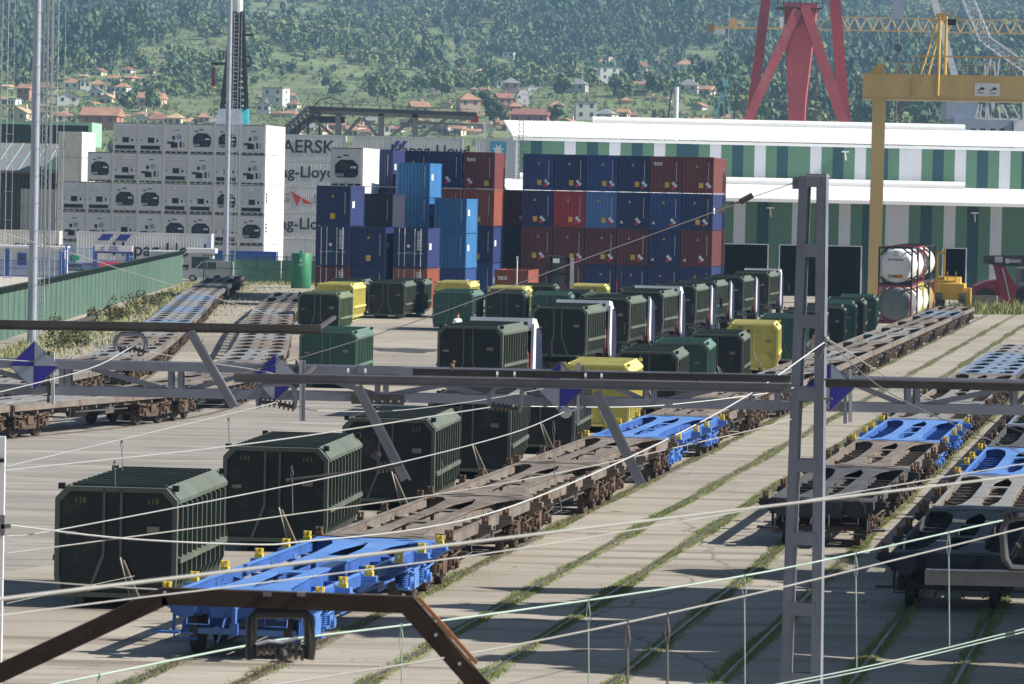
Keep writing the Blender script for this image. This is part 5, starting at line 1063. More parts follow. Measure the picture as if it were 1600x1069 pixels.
m = MB(); a = X3(736,186); m.box(a.x,a.x+.9,-1,1,a.z-.4,a.z+.4); a = X3(718,182); m.box(a.x,a.x+.9,-1,1,a.z-.2,a.z+.6); m.bar((a.x+.5,0,a.z),(a.x+1.8,0,a.z-.3),.12,.12); m.build('red_housing', M('housing_red',(.32,.03,.05),.6), ts)
m = MB()
for k in range(24):
    p = X3(488+k*10.5,168.5+k*.42); m.bar(p,(p.x,p.y,p.z+.7),.05,.05)
m.bar(X3(488,168.5)+Vector((0,0,.6)), X3(740,178.8)+Vector((0,0,.6)), .05,.05); a = X3(490,167); m.tube([(a.x,0,a.z),(a.x+.8,0,a.z+.9),(a.x+2,0,a.z+1.2),(a.x+3.2,0,a.z+.8),(a.x+4,0,a.z)],.08,5); m.build('railing', stk, ts)
m = MB()
for px in (465,480,498): p = X3(px,216); m.bar((p.x,2,0),(p.x,2,X3(px,186).z),.22,.22)
m.build('scaffold', stk, ts)
m = MB()
for px in (757,793): p = X3(px,220); m.bar((p.x,0,0),(p.x,0,X3(px,193 if px==757 else 198).z),.28,.28)
p = X3(757,218); m.bar(p, X3(793,219), .2,.2); tag(m.build('goal_frame', wm, None, o_), 'thin white frame right of the steel truss', 'frame')
# ---------------------------------------------------------------- catenary mast, gantry beams, signs, insulators, wires
gal = M('galvanised', (.20,.215,.265), .5, .2, var=.15, scale=1.5, stain=(.22,.22,.25), samt=.4, sscale=2); galb = M('galvanised_bright', (.42,.44,.47), .5, .2, var=.1)
galk = M('beam_dark', (.075,.07,.068), .7, .2, var=.25, scale=2, stain=(.13,.09,.06), samt=.4, sscale=4); ins_m = M('insulator_brown', (.03,.02,.02), .2, spec=.8); clampm = M('clamp_grey', (.22,.22,.22), .5, .5, var=.3, scale=8)
wire_w = M('wire_aluminium', (.32,.32,.315), .5, .2, var=.1); wire_g = M('wire_verdigris', (.30,.39,.34), .6, .1, var=.15); wire_d = M('wire_dark', (.16,.15,.15), .5, .4, var=.2); cream_w = M('wire_cream', (.26,.255,.235), .6, .1, var=.1)
YC = 66.0; sC = FPX/YC
def at(px, py, Y=YC): return P(px, py, Y)
def rel(o): o = Vector(o); return lambda px, py, Y=YC, dy=0: P(px,py,Y)-o+Vector((0,dy,0))
# tall battened mast
b0 = P(1250, 1069, YC); mo = Vector((P(1249.5,1069,YC).x, YC, 0)); r = rel(mo); mast = thing('catenary_mast', 'tall grey steel catenary mast of two channels with ladder-like battens', 'mast', mo)
bl_, br_ = r(1226,1069), r(1275,1069); tl_, tr_ = r(1256.5,275), r(1284,272)
def chan(name, b, t, sgn):
    d = t-b; bb = b - d*(b.z/d.z); m = MB(); w, dp = .135, .24
    m.bar(bb+Vector((-sgn*.05,0,0)), t+Vector((-sgn*.05,0,0)), .016, dp, up=(0,1,0)); 
    for sy in (-1,1): m.bar(bb+Vector((sgn*.022,sy*(dp/2-.006),0)), t+Vector((sgn*.022,sy*(dp/2-.006),0)), w, .012, up=(0,1,0))
    m.bar(bb+Vector((sgn*.085,0,0)), t+Vector((sgn*.085,0,0)), .012, dp, up=(0,1,0)); return m.build(name, gal, mast)
chan('channel', bl_, tl_, 1); chan('channel', br_, tr_, 1)
for py, h in ((282,.20),(391,.20),(502,.2),(615,.22),(727,.2),(841,.2),(951,.2),(1061,.2),(1175,.2),(1290,.2)):
    t = (py-275)/(1069-275); xl_ = tl_.x+(bl_.x-tl_.x)*t; xr_ = tr_.x+(br_.x-tr_.x)*t; z = r(1260,py).z
    if z < .3: continue
    [MB().box(xl_+.05,xr_,y_-.006,y_+.006,z-h/2,z+h/2).build('batten', gal, mast) for y_ in (-.129,.129)]
mast.rotation_euler = (0,0,-rad(14))
MB().box(tl_.x-.09,tr_.x+.10,-.14,.14,tl_.z-.005,tl_.z+.01).build('top_plate', galb, mast)
MB().box(tl_.x-.17,tl_.x-.05,-.05,.05,tl_.z-.2,tl_.z-.02).build('cap_bracket', gal, mast)
MB().ball(r(1294,530,YC,-.16), .055, 8).bar(r(1292,536,YC,-.16), r(1283,560,YC,-.16), .04,.04).build('wire_clamp', clampm, mast)
for py in (592,622): MB().bar(r(1286,py,YC,-.18), r(1304,py,YC,-.18), .05,.03).bar(r(1294,py+5,YC,-.18), r(1300,py+5,YC,-.18), .04,.06).build('bolt_bracket', clampm, mast)
# lattice girder across the yard
go = P(700, 605, 66.6); go = Vector((go.x, 66.6, 0)); r2 = rel(go); gir = thing('catenary_gantry', 'grey lattice gantry girder spanning the yard with diagonal bracing', 'gantry', go); YGd = 66.6
def yu(px): return 569+(px-100)*.0212
def yl(px): return 610+(px-100)*.0207
m = MB()
def gbar(a, b, w, h, mat=gal, name='x', dys=(-.2,.2)):
    m = MB()
    for dy in dys: m.bar(r2(*a,YGd,dy), r2(*b,YGd,dy), w, h)
    return m
for (x0,x1) in ((-120,1232),(1290,1720)):
    m = gbar((x0,yu(x0)),(x1,yu(x1)),.10,.135); 
    for k in range(int((x1-x0)/120)): x = x0+60+120*k; m.bar(r2(x,yu(x),YGd,-.2), r2(x,yu(x),YGd,.2), .06,.06)
    m.build('upper_chord', gal, gir)
    m = gbar((x0,yl(x0)),(x1,yl(x1)),.10,.135)
    for k in range(int((x1-x0)/120)): x = x0+60+120*k; m.bar(r2(x,yl(x),YGd,-.2), r2(x,yl(x),YGd,.2), .06,.06)
    m.build('lower_chord', gal, gir)
for x in (-40,98,108,268,283,425,590,603,770,845,1010,1022,1175,1215,1418,1432,1584):
    MB().bar(r2(x,yu(x)+5,YGd,-.2), r2(x,yl(x)-5,YGd,-.2), .075,.06).bar(r2(x,yu(x)+5,YGd,.2), r2(x,yl(x)-5,YGd,.2), .075,.06).bar(r2(x,yu(x),YGd,-.2), r2(x,yu(x),YGd,.2), .05,.05).build('post', gal, gir)
for x0,x1,u in ((-35,95,1),(145,262,1),(292,400,0),(480,585,1),(612,760,0),(640,760,1),(800,845,1),(930,1005,1),(1040,1165,0),(1335,1412,1),(1440,1575,0),(1595,1700,1)):
    a, b = ((x0,yu(x0)+5),(x1,yl(x1)-5)) if u else ((x0,yl(x0)-5),(x1,yu(x1)+5)); gbar(a,b,.05,.08,dys=(-.17,)).build('diagonal', gal, gir)
MB().box(r2(560,0).x,r2(643,0).x,-.28,-.255,r2(600,634).z,r2(600,617).z).build('splice_plate', galk, gir)
MB().box(r2(568,0).x,r2(640,0).x,-.28,-.255,r2(600,586).z,r2(600,573).z).build('splice_plate', gal, gir)
m = MB(); 
for k in range(6): x = 572+k*13; MB().cyl(r2(x,626,YGd,-.255), r2(x,626,YGd,-.3), .018, 6).build('bolt', galb, gir)
for x, y0, y1, mt in ((86,548,630,galb),(79,548,628,galk),(472,562,656,galb),(465,562,606,galk),(476,562,656,gal),(903,566,660,galb),(910,570,650,gal),(1318,578,660,gal),(1326,577,658,galb)):
    MB().bar(r2(x,y0,YGd,-.32), r2(x,y1,YGd,-.32), .05 if mt is not galk else .035, .09, up=(0,1,0)).bar(r2(x,(y0+y1)/2-8,YGd,-.32), r2(x,(y0+y1)/2-8,YGd,-.1),.04,.04).build('sign_post', mt, gir)
# quartered diamond signs
blue_s = M('sign_blue', (.03,.03,.30), .45, var=.05); grey_s = M('sign_grey', (.30,.33,.42), .5, var=.06); edge_s = M('sign_edge', (.16,.17,.22), .6)
for i, (px, py, hw, where, Yd) in enumerate(((53,572,37,'leftmost of four, above the wagons at the left',66.15),(430,590,36,'left of the gantry splice plates',66.15),(875,605,38,'in front of the nearest yellow container',66.15),(1297,605,37,'half hidden behind the tall mast',66.15))):
    c = P(px,py,Yd); s = hw*Yd/FPX; d = thing('diamond_sign', f"blue and grey quartered diamond sign, {where}", 'sign', c, 0, 'diamond signs along the gantry'); b = s*1.07
    MB().prism([(-b,0),(0,-b),(b,0),(0,b)],1,.0,.025).build('back_plate', edge_s, d)
    g_ = .006
    MB().prism([(-g_,g_),(-g_,s-g_),(-s+g_,g_)],1,-.012,-.001).prism([(g_,-g_),(s-g_,-g_),(g_,-s+g_)],1,-.012,-.001).build('blue_quarters', blue_s, d)
    MB().prism([(g_,g_),(s-g_,g_),(g_,s-g_)],1,-.012,-.001).prism([(-g_,-g_),(-s+g_,-g_),(-g_,-s+g_)],1,-.012,-.001).build('grey_quarters', grey_s, d)
    MB().bar((0,.025,.1),(0,.12,.1),.05,.05).build('fixing', gal, d)
def insul(parent, a, b, r=.05, n=5):
    a = Vector(a); b = Vector(b); m = MB(); d = b-a
    m.cyl(a, b, r*.45, 8)
    for k in range(n): p = a+d*((k+.5)/n); m.cyl(p-d.normalized()*.012, p+d.normalized()*.012, r, 12)
    return m.build('insulator', ins_m, parent, smooth=True)
def ubracket(parent, r, px0, px1, py0, py1, Y, rad_, mat=gal):
    xs = [(px0+2,py1),(px0,py1-10),(px0+1,py0+10),(px0+9,py0+2),(px1-9,py0+2),(px1-1,py0+10),(px1,py1-10),(px1-2,py1)]
    return MB().tube([r(x,y,Y) for x,y in xs], rad_, 8).build('bracket', mat, parent, smooth=True)
# upper left beam with its hanging strut
Y1 = 61; o = P(250,512,Y1); o = Vector((o.x,Y1,o.z)); rA = rel(o); bA = thing('support_beam', 'dark straight steel beam at left with an oblique strut hanging below', 'beam', o)
MB().bar(rA(-60,504,Y1), rA(502,513,Y1), .10, .09).bar(rA(-60,508.5,Y1,.0), rA(502,517,Y1,0), .02,.10).build('beam', galk, bA)
MB().bar(rA(297,517,Y1), rA(366,636,Y1), .035, .125, up=(0,-.15,1)).bar(rA(303,517,Y1,-.06), rA(372,636,Y1,-.06), .02, .03).build('strut', gal, bA)
ubracket(bA, rA, 180, 228, 520, 548, Y1, .032); insul(bA, rA(186,548,Y1), rA(206,545,Y1), .05, 3); insul(bA, rA(207,545,Y1), rA(228,550,Y1), .05, 3)
MB().bar(rA(498,513,Y1), Vector(rA(498,513,Y1))+Vector((0,5.4,0)), .05,.05).bar(rA(90,512,Y1), Vector(rA(90,512,Y1))+Vector((0,5.3,0)), .05,.05).build('tie_bar', galk, bA)
# long middle beam
Y2 = 62; o = P(800,600,Y2); o = Vector((o.x,Y2,o.z)); rB = rel(o); bB = thing('support_beam', 'long brown grey double beam running into the tall mast', 'beam', o)
MB().bar(rB(366,590,Y2), rB(1236,607,Y2), .09, .135).bar(rB(366,584,Y2), rB(1236,600,Y2), .15, .012).bar(rB(366,596,Y2), rB(1236,613,Y2), .15,.012).build('beam', M('beam_grey',(.15,.15,.16),.6,.3,var=.2,scale=2,stain=(.12,.10,.08),samt=.4), bB)
MB().bar(rB(645,581,Y2+.6), rB(1236,592,Y2+.6), .06, .10).bar(rB(645,576.5,Y2+.6), rB(1236,587.5,Y2+.6), .1, .012).build('rear_angle', galk, bB)
for px in (544,571,777,804,915,940): MB().bar(rB(px,586+(px-700)*.0195,Y2), rB(px,580+(px-700)*.0195,Y2+.6), .03,.03).build('tie_bolt', galb, bB)
for a, b in (((558,604),(633,750)),((931,612),(1001,756))):
    MB().bar(rB(*a,Y2), rB(*b,Y2), .03, .135, up=(0,-.15,1)).bar(rB(a[0]+8,a[1],Y2,-.06), rB(b[0]+8,b[1],Y2,-.06), .02, .03).build('strut', gal, bB)
ubracket(bB, rB, 403, 461, 598, 638, Y2, .036); insul(bB, rB(404,628,Y2), rB(432,630,Y2), .065, 4); insul(bB, rB(434,631,Y2), rB(462,637,Y2), .065, 4)
MB().tube([rB(806,602,Y2), rB(816,608,Y2), rB(814,634,Y2), rB(810,644,Y2)], .035, 8).tube([rB(788,602,Y2), rB(772,606,Y2), rB(764,620,Y2), rB(766,640,Y2)], .035, 8).build('bracket', gal, bB, smooth=True); insul(bB, rB(768,634,Y2), rB(808,640,Y2), .06, 6)
for py, pq in ((640,0),): MB().lathe([(.01,-.02),(.07,-.015),(.09,.0),(.07,.015),(.01,.02)], rB(884,644,Y2), 1, 14).bar(rB(886,644,Y2), rB(910,636,Y2), .04,.04).build('tension_wheel', galb, bB, smooth=True)
MB().bar(rB(470,592,Y2), Vector(rB(470,592,Y2))+Vector((0,4.4,0)), .05,.05).bar(rB(1100,604,Y2), Vector(rB(1100,604,Y2))+Vector((0,4.4,0)), .05,.05).build('tie_bar', galk, bB)
o = P(1460,606,Y2); o = Vector((o.x,Y2,o.z)); rC = rel(o); bC = thing('support_beam', 'dark beam running right from the tall mast', 'beam', o)
MB().bar(rC(1290,598,Y2+3), rC(1700,607,Y2+3), .08, .12).bar(rC(1290,593,Y2+3), rC(1700,602,Y2+3), .14,.012).build('beam', galk, bC)
# foreground rusty portal
rustb = M('portal_rust', (.032,.019,.012), .8, .1, var=.3, scale=6, stain=(.05,.03,.02), samt=.5, sscale=9); Y3 = 32
o = P(440,938,Y3); o = Vector((o.x,Y3,o.z)); rD = rel(o); bD = thing('portal_frame', 'rusty brown angular portal frame across the bottom left foreground', 'portal', o)
MB().bar(rD(-90,1094,Y3), rD(258,931,Y3), .10, .135).build('left_arm', rustb, bD); MB().bar(rD(254,931,Y3), rD(645,945,Y3), .10, .125).build('crossbeam', rustb, bD); MB().bar(rD(636,944,Y3), rD(800,1130,Y3), .10, .14).build('right_arm', rustb, bD)
MB().bar(rD(648,938,Y3), rD(742,1044,Y3), .10, .012, up=(.7,0,.7)).bar(rD(653,934,Y3,.02), rD(745,1037,Y3,.02), .03, .03).build('capping_angle', M('rust_orange',(.42,.19,.08),.8,var=.2,scale=8), bD)  # top flange in a much lighter rust, its sunlit look painted in
for px, py in ((258,925),(681,991),(718,1036)): MB().cyl(rD(px,py,Y3,-.045), rD(px,py,Y3,-.075), .012, 8).build('bolt', galb, bD)
ubracket(bD, rD, 392, 484, 956, 1030, Y3, .042, M('bracket_black',(.02,.02,.022),.5))
insul(bD, rD(398,1014,Y3), rD(436,1012,Y3), .05, 4); insul(bD, rD(440,1016,Y3), rD(478,1022,Y3), .055, 4); MB().ball(rD(441,1022,Y3,-.05), .05, 10).build('clamp', M('bracket_black',(.02,.02,.022),.5), bD)
for px in (420,473): MB().box(-.03,.03,-.06,.06,0,.03).build('bolt_head', clampm, bD, rD(px-2,931,Y3))
MB().tube([rD(400,1006,Y3,-.03), rD(420,1001,Y3,-.03), rD(440,1003,Y3,-.03), rD(466,996,Y3,-.03)], .014, 6).build('turnbuckle', galb, bD)
# bottom right beam with bracket
Y4 = 46; o = P(1530,905,Y4); o = Vector((o.x,Y4,o.z)); rE = rel(o); bE = thing('support_beam', 'short grey beam with a curved bracket in the lower right corner', 'beam', o)
MB().bar(rE(1446,902,Y4), rE(1720,908,Y4), .10, .15).bar(rE(1448,890,Y4), rE(1720,896,Y4), .17,.012).build('beam', M('beam_grey',(.15,.15,.16),.6,.3), bE)
MB().tube([rE(1640,806,Y4), rE(1588,808,Y4), rE(1572,814,Y4), rE(1567,830,Y4), rE(1570,872,Y4), rE(1580,888,Y4), rE(1640,892,Y4)], .042, 8).build('bracket', M('bracket_dark',(.07,.07,.075),.6), bE, smooth=True); insul(bE, rE(1569,808,Y4), rE(1592,802,Y4), .06, 3)
# white post at the left edge
Y5 = 50; o = P(4,1069,Y5); po = thing('white_post', 'white painted post with black brackets at the left edge', 'post', (o.x,Y5,0)); r5 = rel((o.x,Y5,0))
MB().bar((r5(3,700,Y5).x-.005,0,0), r5(3,682,Y5), .085,.09, up=(0,1,0)).build('shaft', M('post_white',(.75,.75,.74),.6,var=.05), po)
for py, w in ((719,20),(992,14)): MB().box(r5(-4,0,Y5).x,r5(w,0,Y5).x,-.09,-.048,r5(0,py+3,Y5).z,r5(0,py-3,Y5).z).build('black_bracket', unit_k, po)
MB().bar(r5(5,804,Y5,-.07), r5(5,836,Y5,-.07), .05,.05,up=(0,1,0)).bar(r5(3,822,Y5,-.07), r5(18,821,Y5,-.07), .05,.05).build('wire_anchor', clampm, po)
# ---------------------------------------------------------------- wires
def wpts(pts, Y0, Y1):
    xa, xb = pts[0][0], pts[-1][0]; out = []
    for x, y in pts: t = (x-xa)/(xb-xa); out.append(P(x, y, 1/((1-t)/Y0+t/Y1)))
    return out
def wire(label, pts, Y0, Y1, r, mat, drop=(), name='overhead_wire', dm=None, dr=.006):
    q = wpts(pts, Y0, Y1); o = q[0].copy()
    if len(q) > 2: q = smooth3(q)
    w = MB().tube([p-o for p in q], r*.82, 6).build(name, mat, None, o, smooth=True); tag(w, label, 'wire')
    for (x, y0, y1) in drop:
        t = (x-pts[0][0])/(pts[-1][0]-pts[0][0]); Y = 1/((1-t)/Y0+t/Y1); a, b = P(x,y0,Y)-o, P(x+1.5,y1,Y)-o
        m = MB(); k = min(.28, (a-b).length*.3); m.tube([a, a+(b-a).normalized()*k*.5+Vector((.018,0,0)), a+(b-a).normalized()*k, a+(b-a).normalized()*k*.5-Vector((.018,0,0)), a], dr*.8, 5); m.cyl(a+(b-a).normalized()*k*.8, b, dr, 5); m.box(a.x-.012,a.x+.012,a.y-.012,a.y+.012,a.z-.02,a.z+.02)
        m.build('dropper', dm or mat, w)
    return w
def smooth3(pts, n=6):
    out = []; p = [2*pts[0]-pts[1]]+pts+[2*pts[-1]-pts[-2]]
    for i in range(1, len(p)-2):
        a,b,c,d = p[i-1:i+3]
        for k in range(n): t = k/n; out.append(.5*((2*b)+(c-a)*t+(2*a-5*b+4*c-d)*t*t+(3*b-a-3*c+d)*t**3))
    return out+[p[-2]]
wire('thick blurred grey wire crossing the whole foreground', [(-40,941),(1680,733)], 21, 33, .0125, cream_w)
wire('thin pale wire just under the thick foreground wire', [(-40,967),(210,935),(400,912),(800,859),(1200,792),(1680,711)], 28, 44, .0065, wire_w)
wire('white wire from the left post to the insulator of the left bracket', [(10,729),(400,637),(433,625)], 50, 62, .0115, wire_w, ((190,690,735),(357,655,695)), dm=wire_d)
wire('white wire from the left post to the insulators on the middle beam', [(10,735),(400,692),(768,636)], 50, 62, .0115, wire_w, ((179,722,760),),dm=wire_d)
wire('pale wire ending at the tension wheel behind the diamond sign', [(10,838),(85,829),(400,769),(632,721),(800,677),(884,643)], 50, 62, .010, wire_w)
wire('long pale wire rising past the second strut', [(10,865),(400,812),(800,753),(1150,678),(1237,655)], 50, 65, .0105, cream_w, ((456,730,802),(690,722,770),(865,660,745)), dm=wire_d)
wire('heavy sagging cable from the white post to the tall mast', [(16,821),(200,842),(400,851),(475,846),(650,827),(800,791),(1000,707),(1165,620),(1292,532)], 50, 65.8, .0145, wire_w)
wire('upper cable running down to the right from the mast clamp', [(1296,532),(1442,618),(1640,690)], 65.8, 90, .014, wire_w)
wire('lower cable running down to the right from the mast clamp', [(1296,534),(1395,617),(1640,728)], 65.8, 60, .0095, wire_w)
wire('dark stay cable sloping left from the top of the tall mast', [(1246,284),(1165,312),(1130,326),(880,417),(668,496),(480,556),(330,596)], 66, 62, .0085, wire_d)
tb = thing('turnbuckle', 'dark turnbuckle in the stay cable below the mast top', 'turnbuckle', P(1147,317,65.6)); rT = rel(tb.location); MB().cyl(rT(1122,331,65.6), rT(1140,321,65.6), .05, 8).build('barrel', clampm, tb); MB().cyl(rT(1156,316,65.6), rT(1176,305,65.6), .045, 8).bar(rT(1140,321,65.6), rT(1156,316,65.6), .03,.03).build('link', galk, tb)
wire('messenger wire with droppers across the lower foreground', [(60,1074),(400,1006),(492,994),(800,955),(1200,893),(1572,812)], 36, 46, .0115, wire_g, ((155,1056,1120),(627,978,1150),(919,937,1150),(1163,900,1150),(1337,866,1043),(1482,833,1009)), dr=.007)
wire('grey feeder wire with two dark hangers in the lower right', [(380,1078),(800,1009),(1200,923),(1660,810)], 30, 40, .0095, cream_w, ((980,972,1140),(1042,960,1140)), dm=wire_d, dr=.011)
wire('pale green double contact wire at the bottom right corner, upper strand', [(1180,1076),(1380,1036),(1660,968)], 42, 47, .0085, wire_g)
wire('pale green double contact wire at the bottom right corner, lower strand', [(1180,1081),(1380,1041),(1660,973)], 42, 47, .0075, wire_g)
wire('pale strand leaving the left edge above the rusty portal', [(-30,902),(160,916),(246,921)], 30, 32, .0055, cream_w)
wire('white strand to the insulator under the upper left beam', [(-30,620),(137,577),(206,542)], 58, 61, .0095, wire_w)
wire('white strand from the upper left beam running right behind the sign', [(228,549),(320,566),(400,578),(470,594)], 61, 66, .008, wire_w, ((258,556,580),),dm=wire_d)
wire('short white wire crossing the leftmost diamond sign', [(-30,560),(54,565)], 62, 65.9, .009, wire_w)
wire('thin wire behind the leftmost sign near the wagons', [(-30,642),(75,615)], 62, 66.3, .008, cream_w)
wire('slack white wire between the left insulator and the mast', [(462,634),(500,642),(612,642),(720,630),(800,617),(880,601)], 62, 64, .008, wire_w)
wire('white wire below the girder right of the third diamond sign', [(812,635),(985,636),(1090,628),(1195,615),(1240,606)], 62, 65, .009, wire_w)
wire('thin dark guide wire sloping over the green fence', [(-30,355),(125,400),(207,427),(400,485),(470,508)], 60, 64, .007, wire_d)
wire('slim stay wire from the dead end rod, lower left', [(10,943),(210,900)], 50, 52, .005, cream_w)
rd = thing('insulator_rod', 'dark rod with brown insulators hung on the first long strut', 'insulator', P(600,728,61.5)); rF = rel(rd.location)
MB().cyl(rF(450,750,61.5), rF(588,733,61.5), .022, 6).cyl(rF(612,728,61.5), rF(628,725,61.5), .025, 6).build('rod', galk, rd); insul(rd, rF(588,732,61.5), rF(612,728,61.5), .075, 4); MB().ball(rF(588,711,61.5), .06, 8, sc=(1.2,.6,1)).bar(rF(588,712,61.5), rF(592,730,61.5), .03,.03).build('cap', ins_m, rd)
MB().cyl(rF(447,751,61.5), rF(452,750,61.5), .03, 6).build('hook', galk, rd)
# sparrow on the beam
q = P(706,578,62); sp_ = thing('small_bird', 'small brown bird perched on the long middle beam', 'bird', q+Vector((0,0,-.015))); brn = M('bird_brown', (.16,.12,.08), .8)
MB().ball((0,0,.075), .04, 8, sc=(1,.75,1.25)).ball((.025,0,.13), .024, 8).add([(-.02,-.012,.05),(-.02,.012,.05),(-.075,.01,-.01),(-.075,-.01,-.01)],[(0,1,2,3)]).cyl((.045,0,.13),(.062,0,.128),.006,5,r1=.001).build('body', brn, sp_); MB().cyl((-.0,-.012,.04),(0,-.012,0),.004,4).build('leg', brn, sp_); MB().cyl((.0,.012,.04),(0,.012,0),.004,4).build('leg', brn, sp_)
# ---------------------------------------------------------------- green fence at the left
fgm = M('fence_green', (.085,.15,.115), .55, var=.15, scale=.6, stain=(.05,.12,.10), samt=.4, sscale=1.2); fgd = M('fence_dark', (.03,.055,.045), .7)
fa, fb_ = Vector((-26.2,168,0)), Vector((-28.4,373,0)); dF = (fb_-fa); Lf = dF.length; dF = dF/Lf; nF = Vector((dF.y,-dF.x,0))
fe = thing('palisade_fence', 'long green corrugated sheet fence with slanted barbed top', 'fence', fa); HF = 2.45
m = MB(); n = int(Lf/.3); vs = []
for i in range(n+1): vs.append(dF*(Lf*i/n) + nF*(.045 if i%2 else 0))
m.add([(p.x,p.y,.02) for p in vs]+[(p.x,p.y,HF) for p in vs], [(i,i+1,n+2+i,n+1+i) for i in range(n)]); m.build('sheet', fgm, fe)
m = MB()
for i in range(int(Lf/.75)):
    p = dF*(i*.75); m.bar(p+Vector((0,0,0)), p+Vector((0,0,HF+.05)), .06,.06); m.bar(p+Vector((0,0,HF)), p+nF*.42+Vector((0,0,HF+.42)), .12,.12); m.bar(p+nF*.42+Vector((0,0,HF+.42)), p+nF*.15+dF*.4+Vector((0,0,HF+.1)), .035,.035)
for k in (.15,.30,.42): m.bar(nF*k+Vector((0,0,HF+k)), nF*k+dF*Lf+Vector((0,0,HF+k)), .025,.025)
m.build('barbed_top', fgd, fe)
# mesh fence panels behind, right of the pale van
pm_ = M('mesh_green', (.05,.14,.09), .6, var=.15)
f2 = thing('mesh_fence', 'green bar fence between the pale van and the blue containers', 'fence', Vector((P(318,445,378).x,378,0)), rad(-2)); L2 = P(492,445,372).x-P(318,445,378).x
m = MB(); 
for i in range(int(L2/.13)): m.box(i*.13,i*.13+.03,0,.03,.05,2.35)
for z in (.1,1.2,2.3): m.box(0,L2,-.03,0,z,z+.06)
m.build('bars', pm_, f2)
for i in range(int(L2/2.4)+1): MB().box(i*2.4-.05,i*2.4+.05,-.08,.0,0,2.45).build('post', pm_, f2)
m = MB(); L3 = L2
for k in range(9): m.box(L3*k/9+.02, L3*(k+1)/9-.02, 1.2,1.25, 0.05, 2.0)
m.build('screen_panel', M('screen_green',(.13,.27,.20),.7,var=.15), f2)
# bushes
bleaf = [M('bush_leaf',(.06,.085,.03),.8,var=.3,scale=2), M('bush_olive',(.12,.115,.05),.85,var=.3,scale=2), M('bush_dry',(.19,.15,.07),.9,var=.2,scale=2)]
def bush(px, py, w, h, lab, k, mats=(0,1,1,2)):
    g = G(px, py); r = np.random.default_rng(k+40); n = 620; d = r.normal(0,1,(n,3)); d /= np.linalg.norm(d,axis=1)[:,None]; rr_ = r.uniform(.35,1.05,n)**.7
    c = d*rr_[:,None]*np.array([w/2,w/2,h/2]); lob = 1+.25*np.sin(d[:,0]*5+k)+.2*np.sin(d[:,2]*6+2*k); c *= lob[:,None]; c[:,2] += h/2
    v = np.zeros((n,4,3)); a = r.normal(0,1,(n,3)); a /= np.linalg.norm(a,axis=1)[:,None]; b = np.cross(a, r.normal(0,1,(n,3))); b /= np.linalg.norm(b,axis=1)[:,None]; s = r.uniform(.04,.1,n)[:,None]*max(1,w/1.8)
    v[:,0] = c-a*s; v[:,1] = c+b*s*.6; v[:,2] = c+a*s; v[:,3] = c-b*s*.6; c[:,2] = np.maximum(c[:,2],0)
    t = thing('bush', lab, 'bush', g, 0, 'bushes along the green fence'); ob('foliage', np_quads('foliage', v, bleaf, np.array(mats)[r.integers(0,len(mats),n)]), t)
    m = MB()
    for j in range(4): q = c[j*7]*.7; m.tube([(0,0,0),(q[0]*.4,q[1]*.4,h*.3),(q[0],q[1],max(.3,q[2]))], .03, 5, r1=.01)
    m.build('stem', bark, t)
for i, a in enumerate(((216,492,1.7,1.7,'largest bush along the green fence'),(174,504,1.1,1.35,'upright bush left of the largest one'),(145,506,.9,.95,'small bush by the fence, left of the upright one'),(92,548,2.0,1.9,'pale green bush at the foot of the tall grey pole'),(188,500,1.2,.8,'low brown bush between two taller ones'),(120,540,1.5,.9,'low spreading bush right of the pole foot'),(242,478,1.5,.8,'dry low bush near the fence end'))): bush(*a, i, (0,0,1,2) if i in (0,3) else (1,1,2,0))
# ---------------------------------------------------------------- poles
polem = M('pole_zinc', (.42,.45,.52), .45, .4, var=.1, scale=.6, stain=(.30,.32,.36), samt=.4)
def bigpole(px, pybase, w, ptop, lab, ladder, off=.55):
    g = G(px, pybase); s = FPX/g.y; h = CAMH + (300-ptop)/s+1; t = thing('lamp_post', lab, 'post', (g.x,g.y,0)); r0_ = w/s/2
    MB().tube([(0,0,0),(0,0,h)], r0_, 14, r1=r0_*.78).build('shaft', polem, t, smooth=True)
    m = MB(); x0 = r0_+.10; x1 = x0+ladder
    for x in (x0,x1): m.cyl((x,-.1,.4),(x,-.1,h),.028,5)
    z = .5
    while z < h: m.cyl((x0,-.1,z),(x1,-.1,z),.02,4); z += .33
    z = 2
    while z < h: m.bar((r0_*.6,-.1,z),(x0,-.1,z),.04,.04); z += 3
    m.build('ladder', galb, t); m = MB(); z = .5
    m = MB(); m.tube([(x1+.25,-.1,3),(x1+.25,-.1,h)], .022, 5)
    z = 3
    while z < h: m.bar((x1,-.1,z),(x1+.3,-.1,z),.03,.03); m.bar((-r0_,-r0_-.01,z-.2),(r0_,-r0_-.01,z+.1),.03,.03); z += 1.4
    m.build('cable_guard', galb, t); MB().box(-.35,.35,-.35,.35,0,.05).build('base_plate', polem, t); return t
bigpole(50, 538, 16, -60, 'thick grey floodlight pole with a ladder at the left', .22)
bigpole(352, 441, 9.5, -30, 'slender grey pole with a ladder before the reefer stacks', .42)
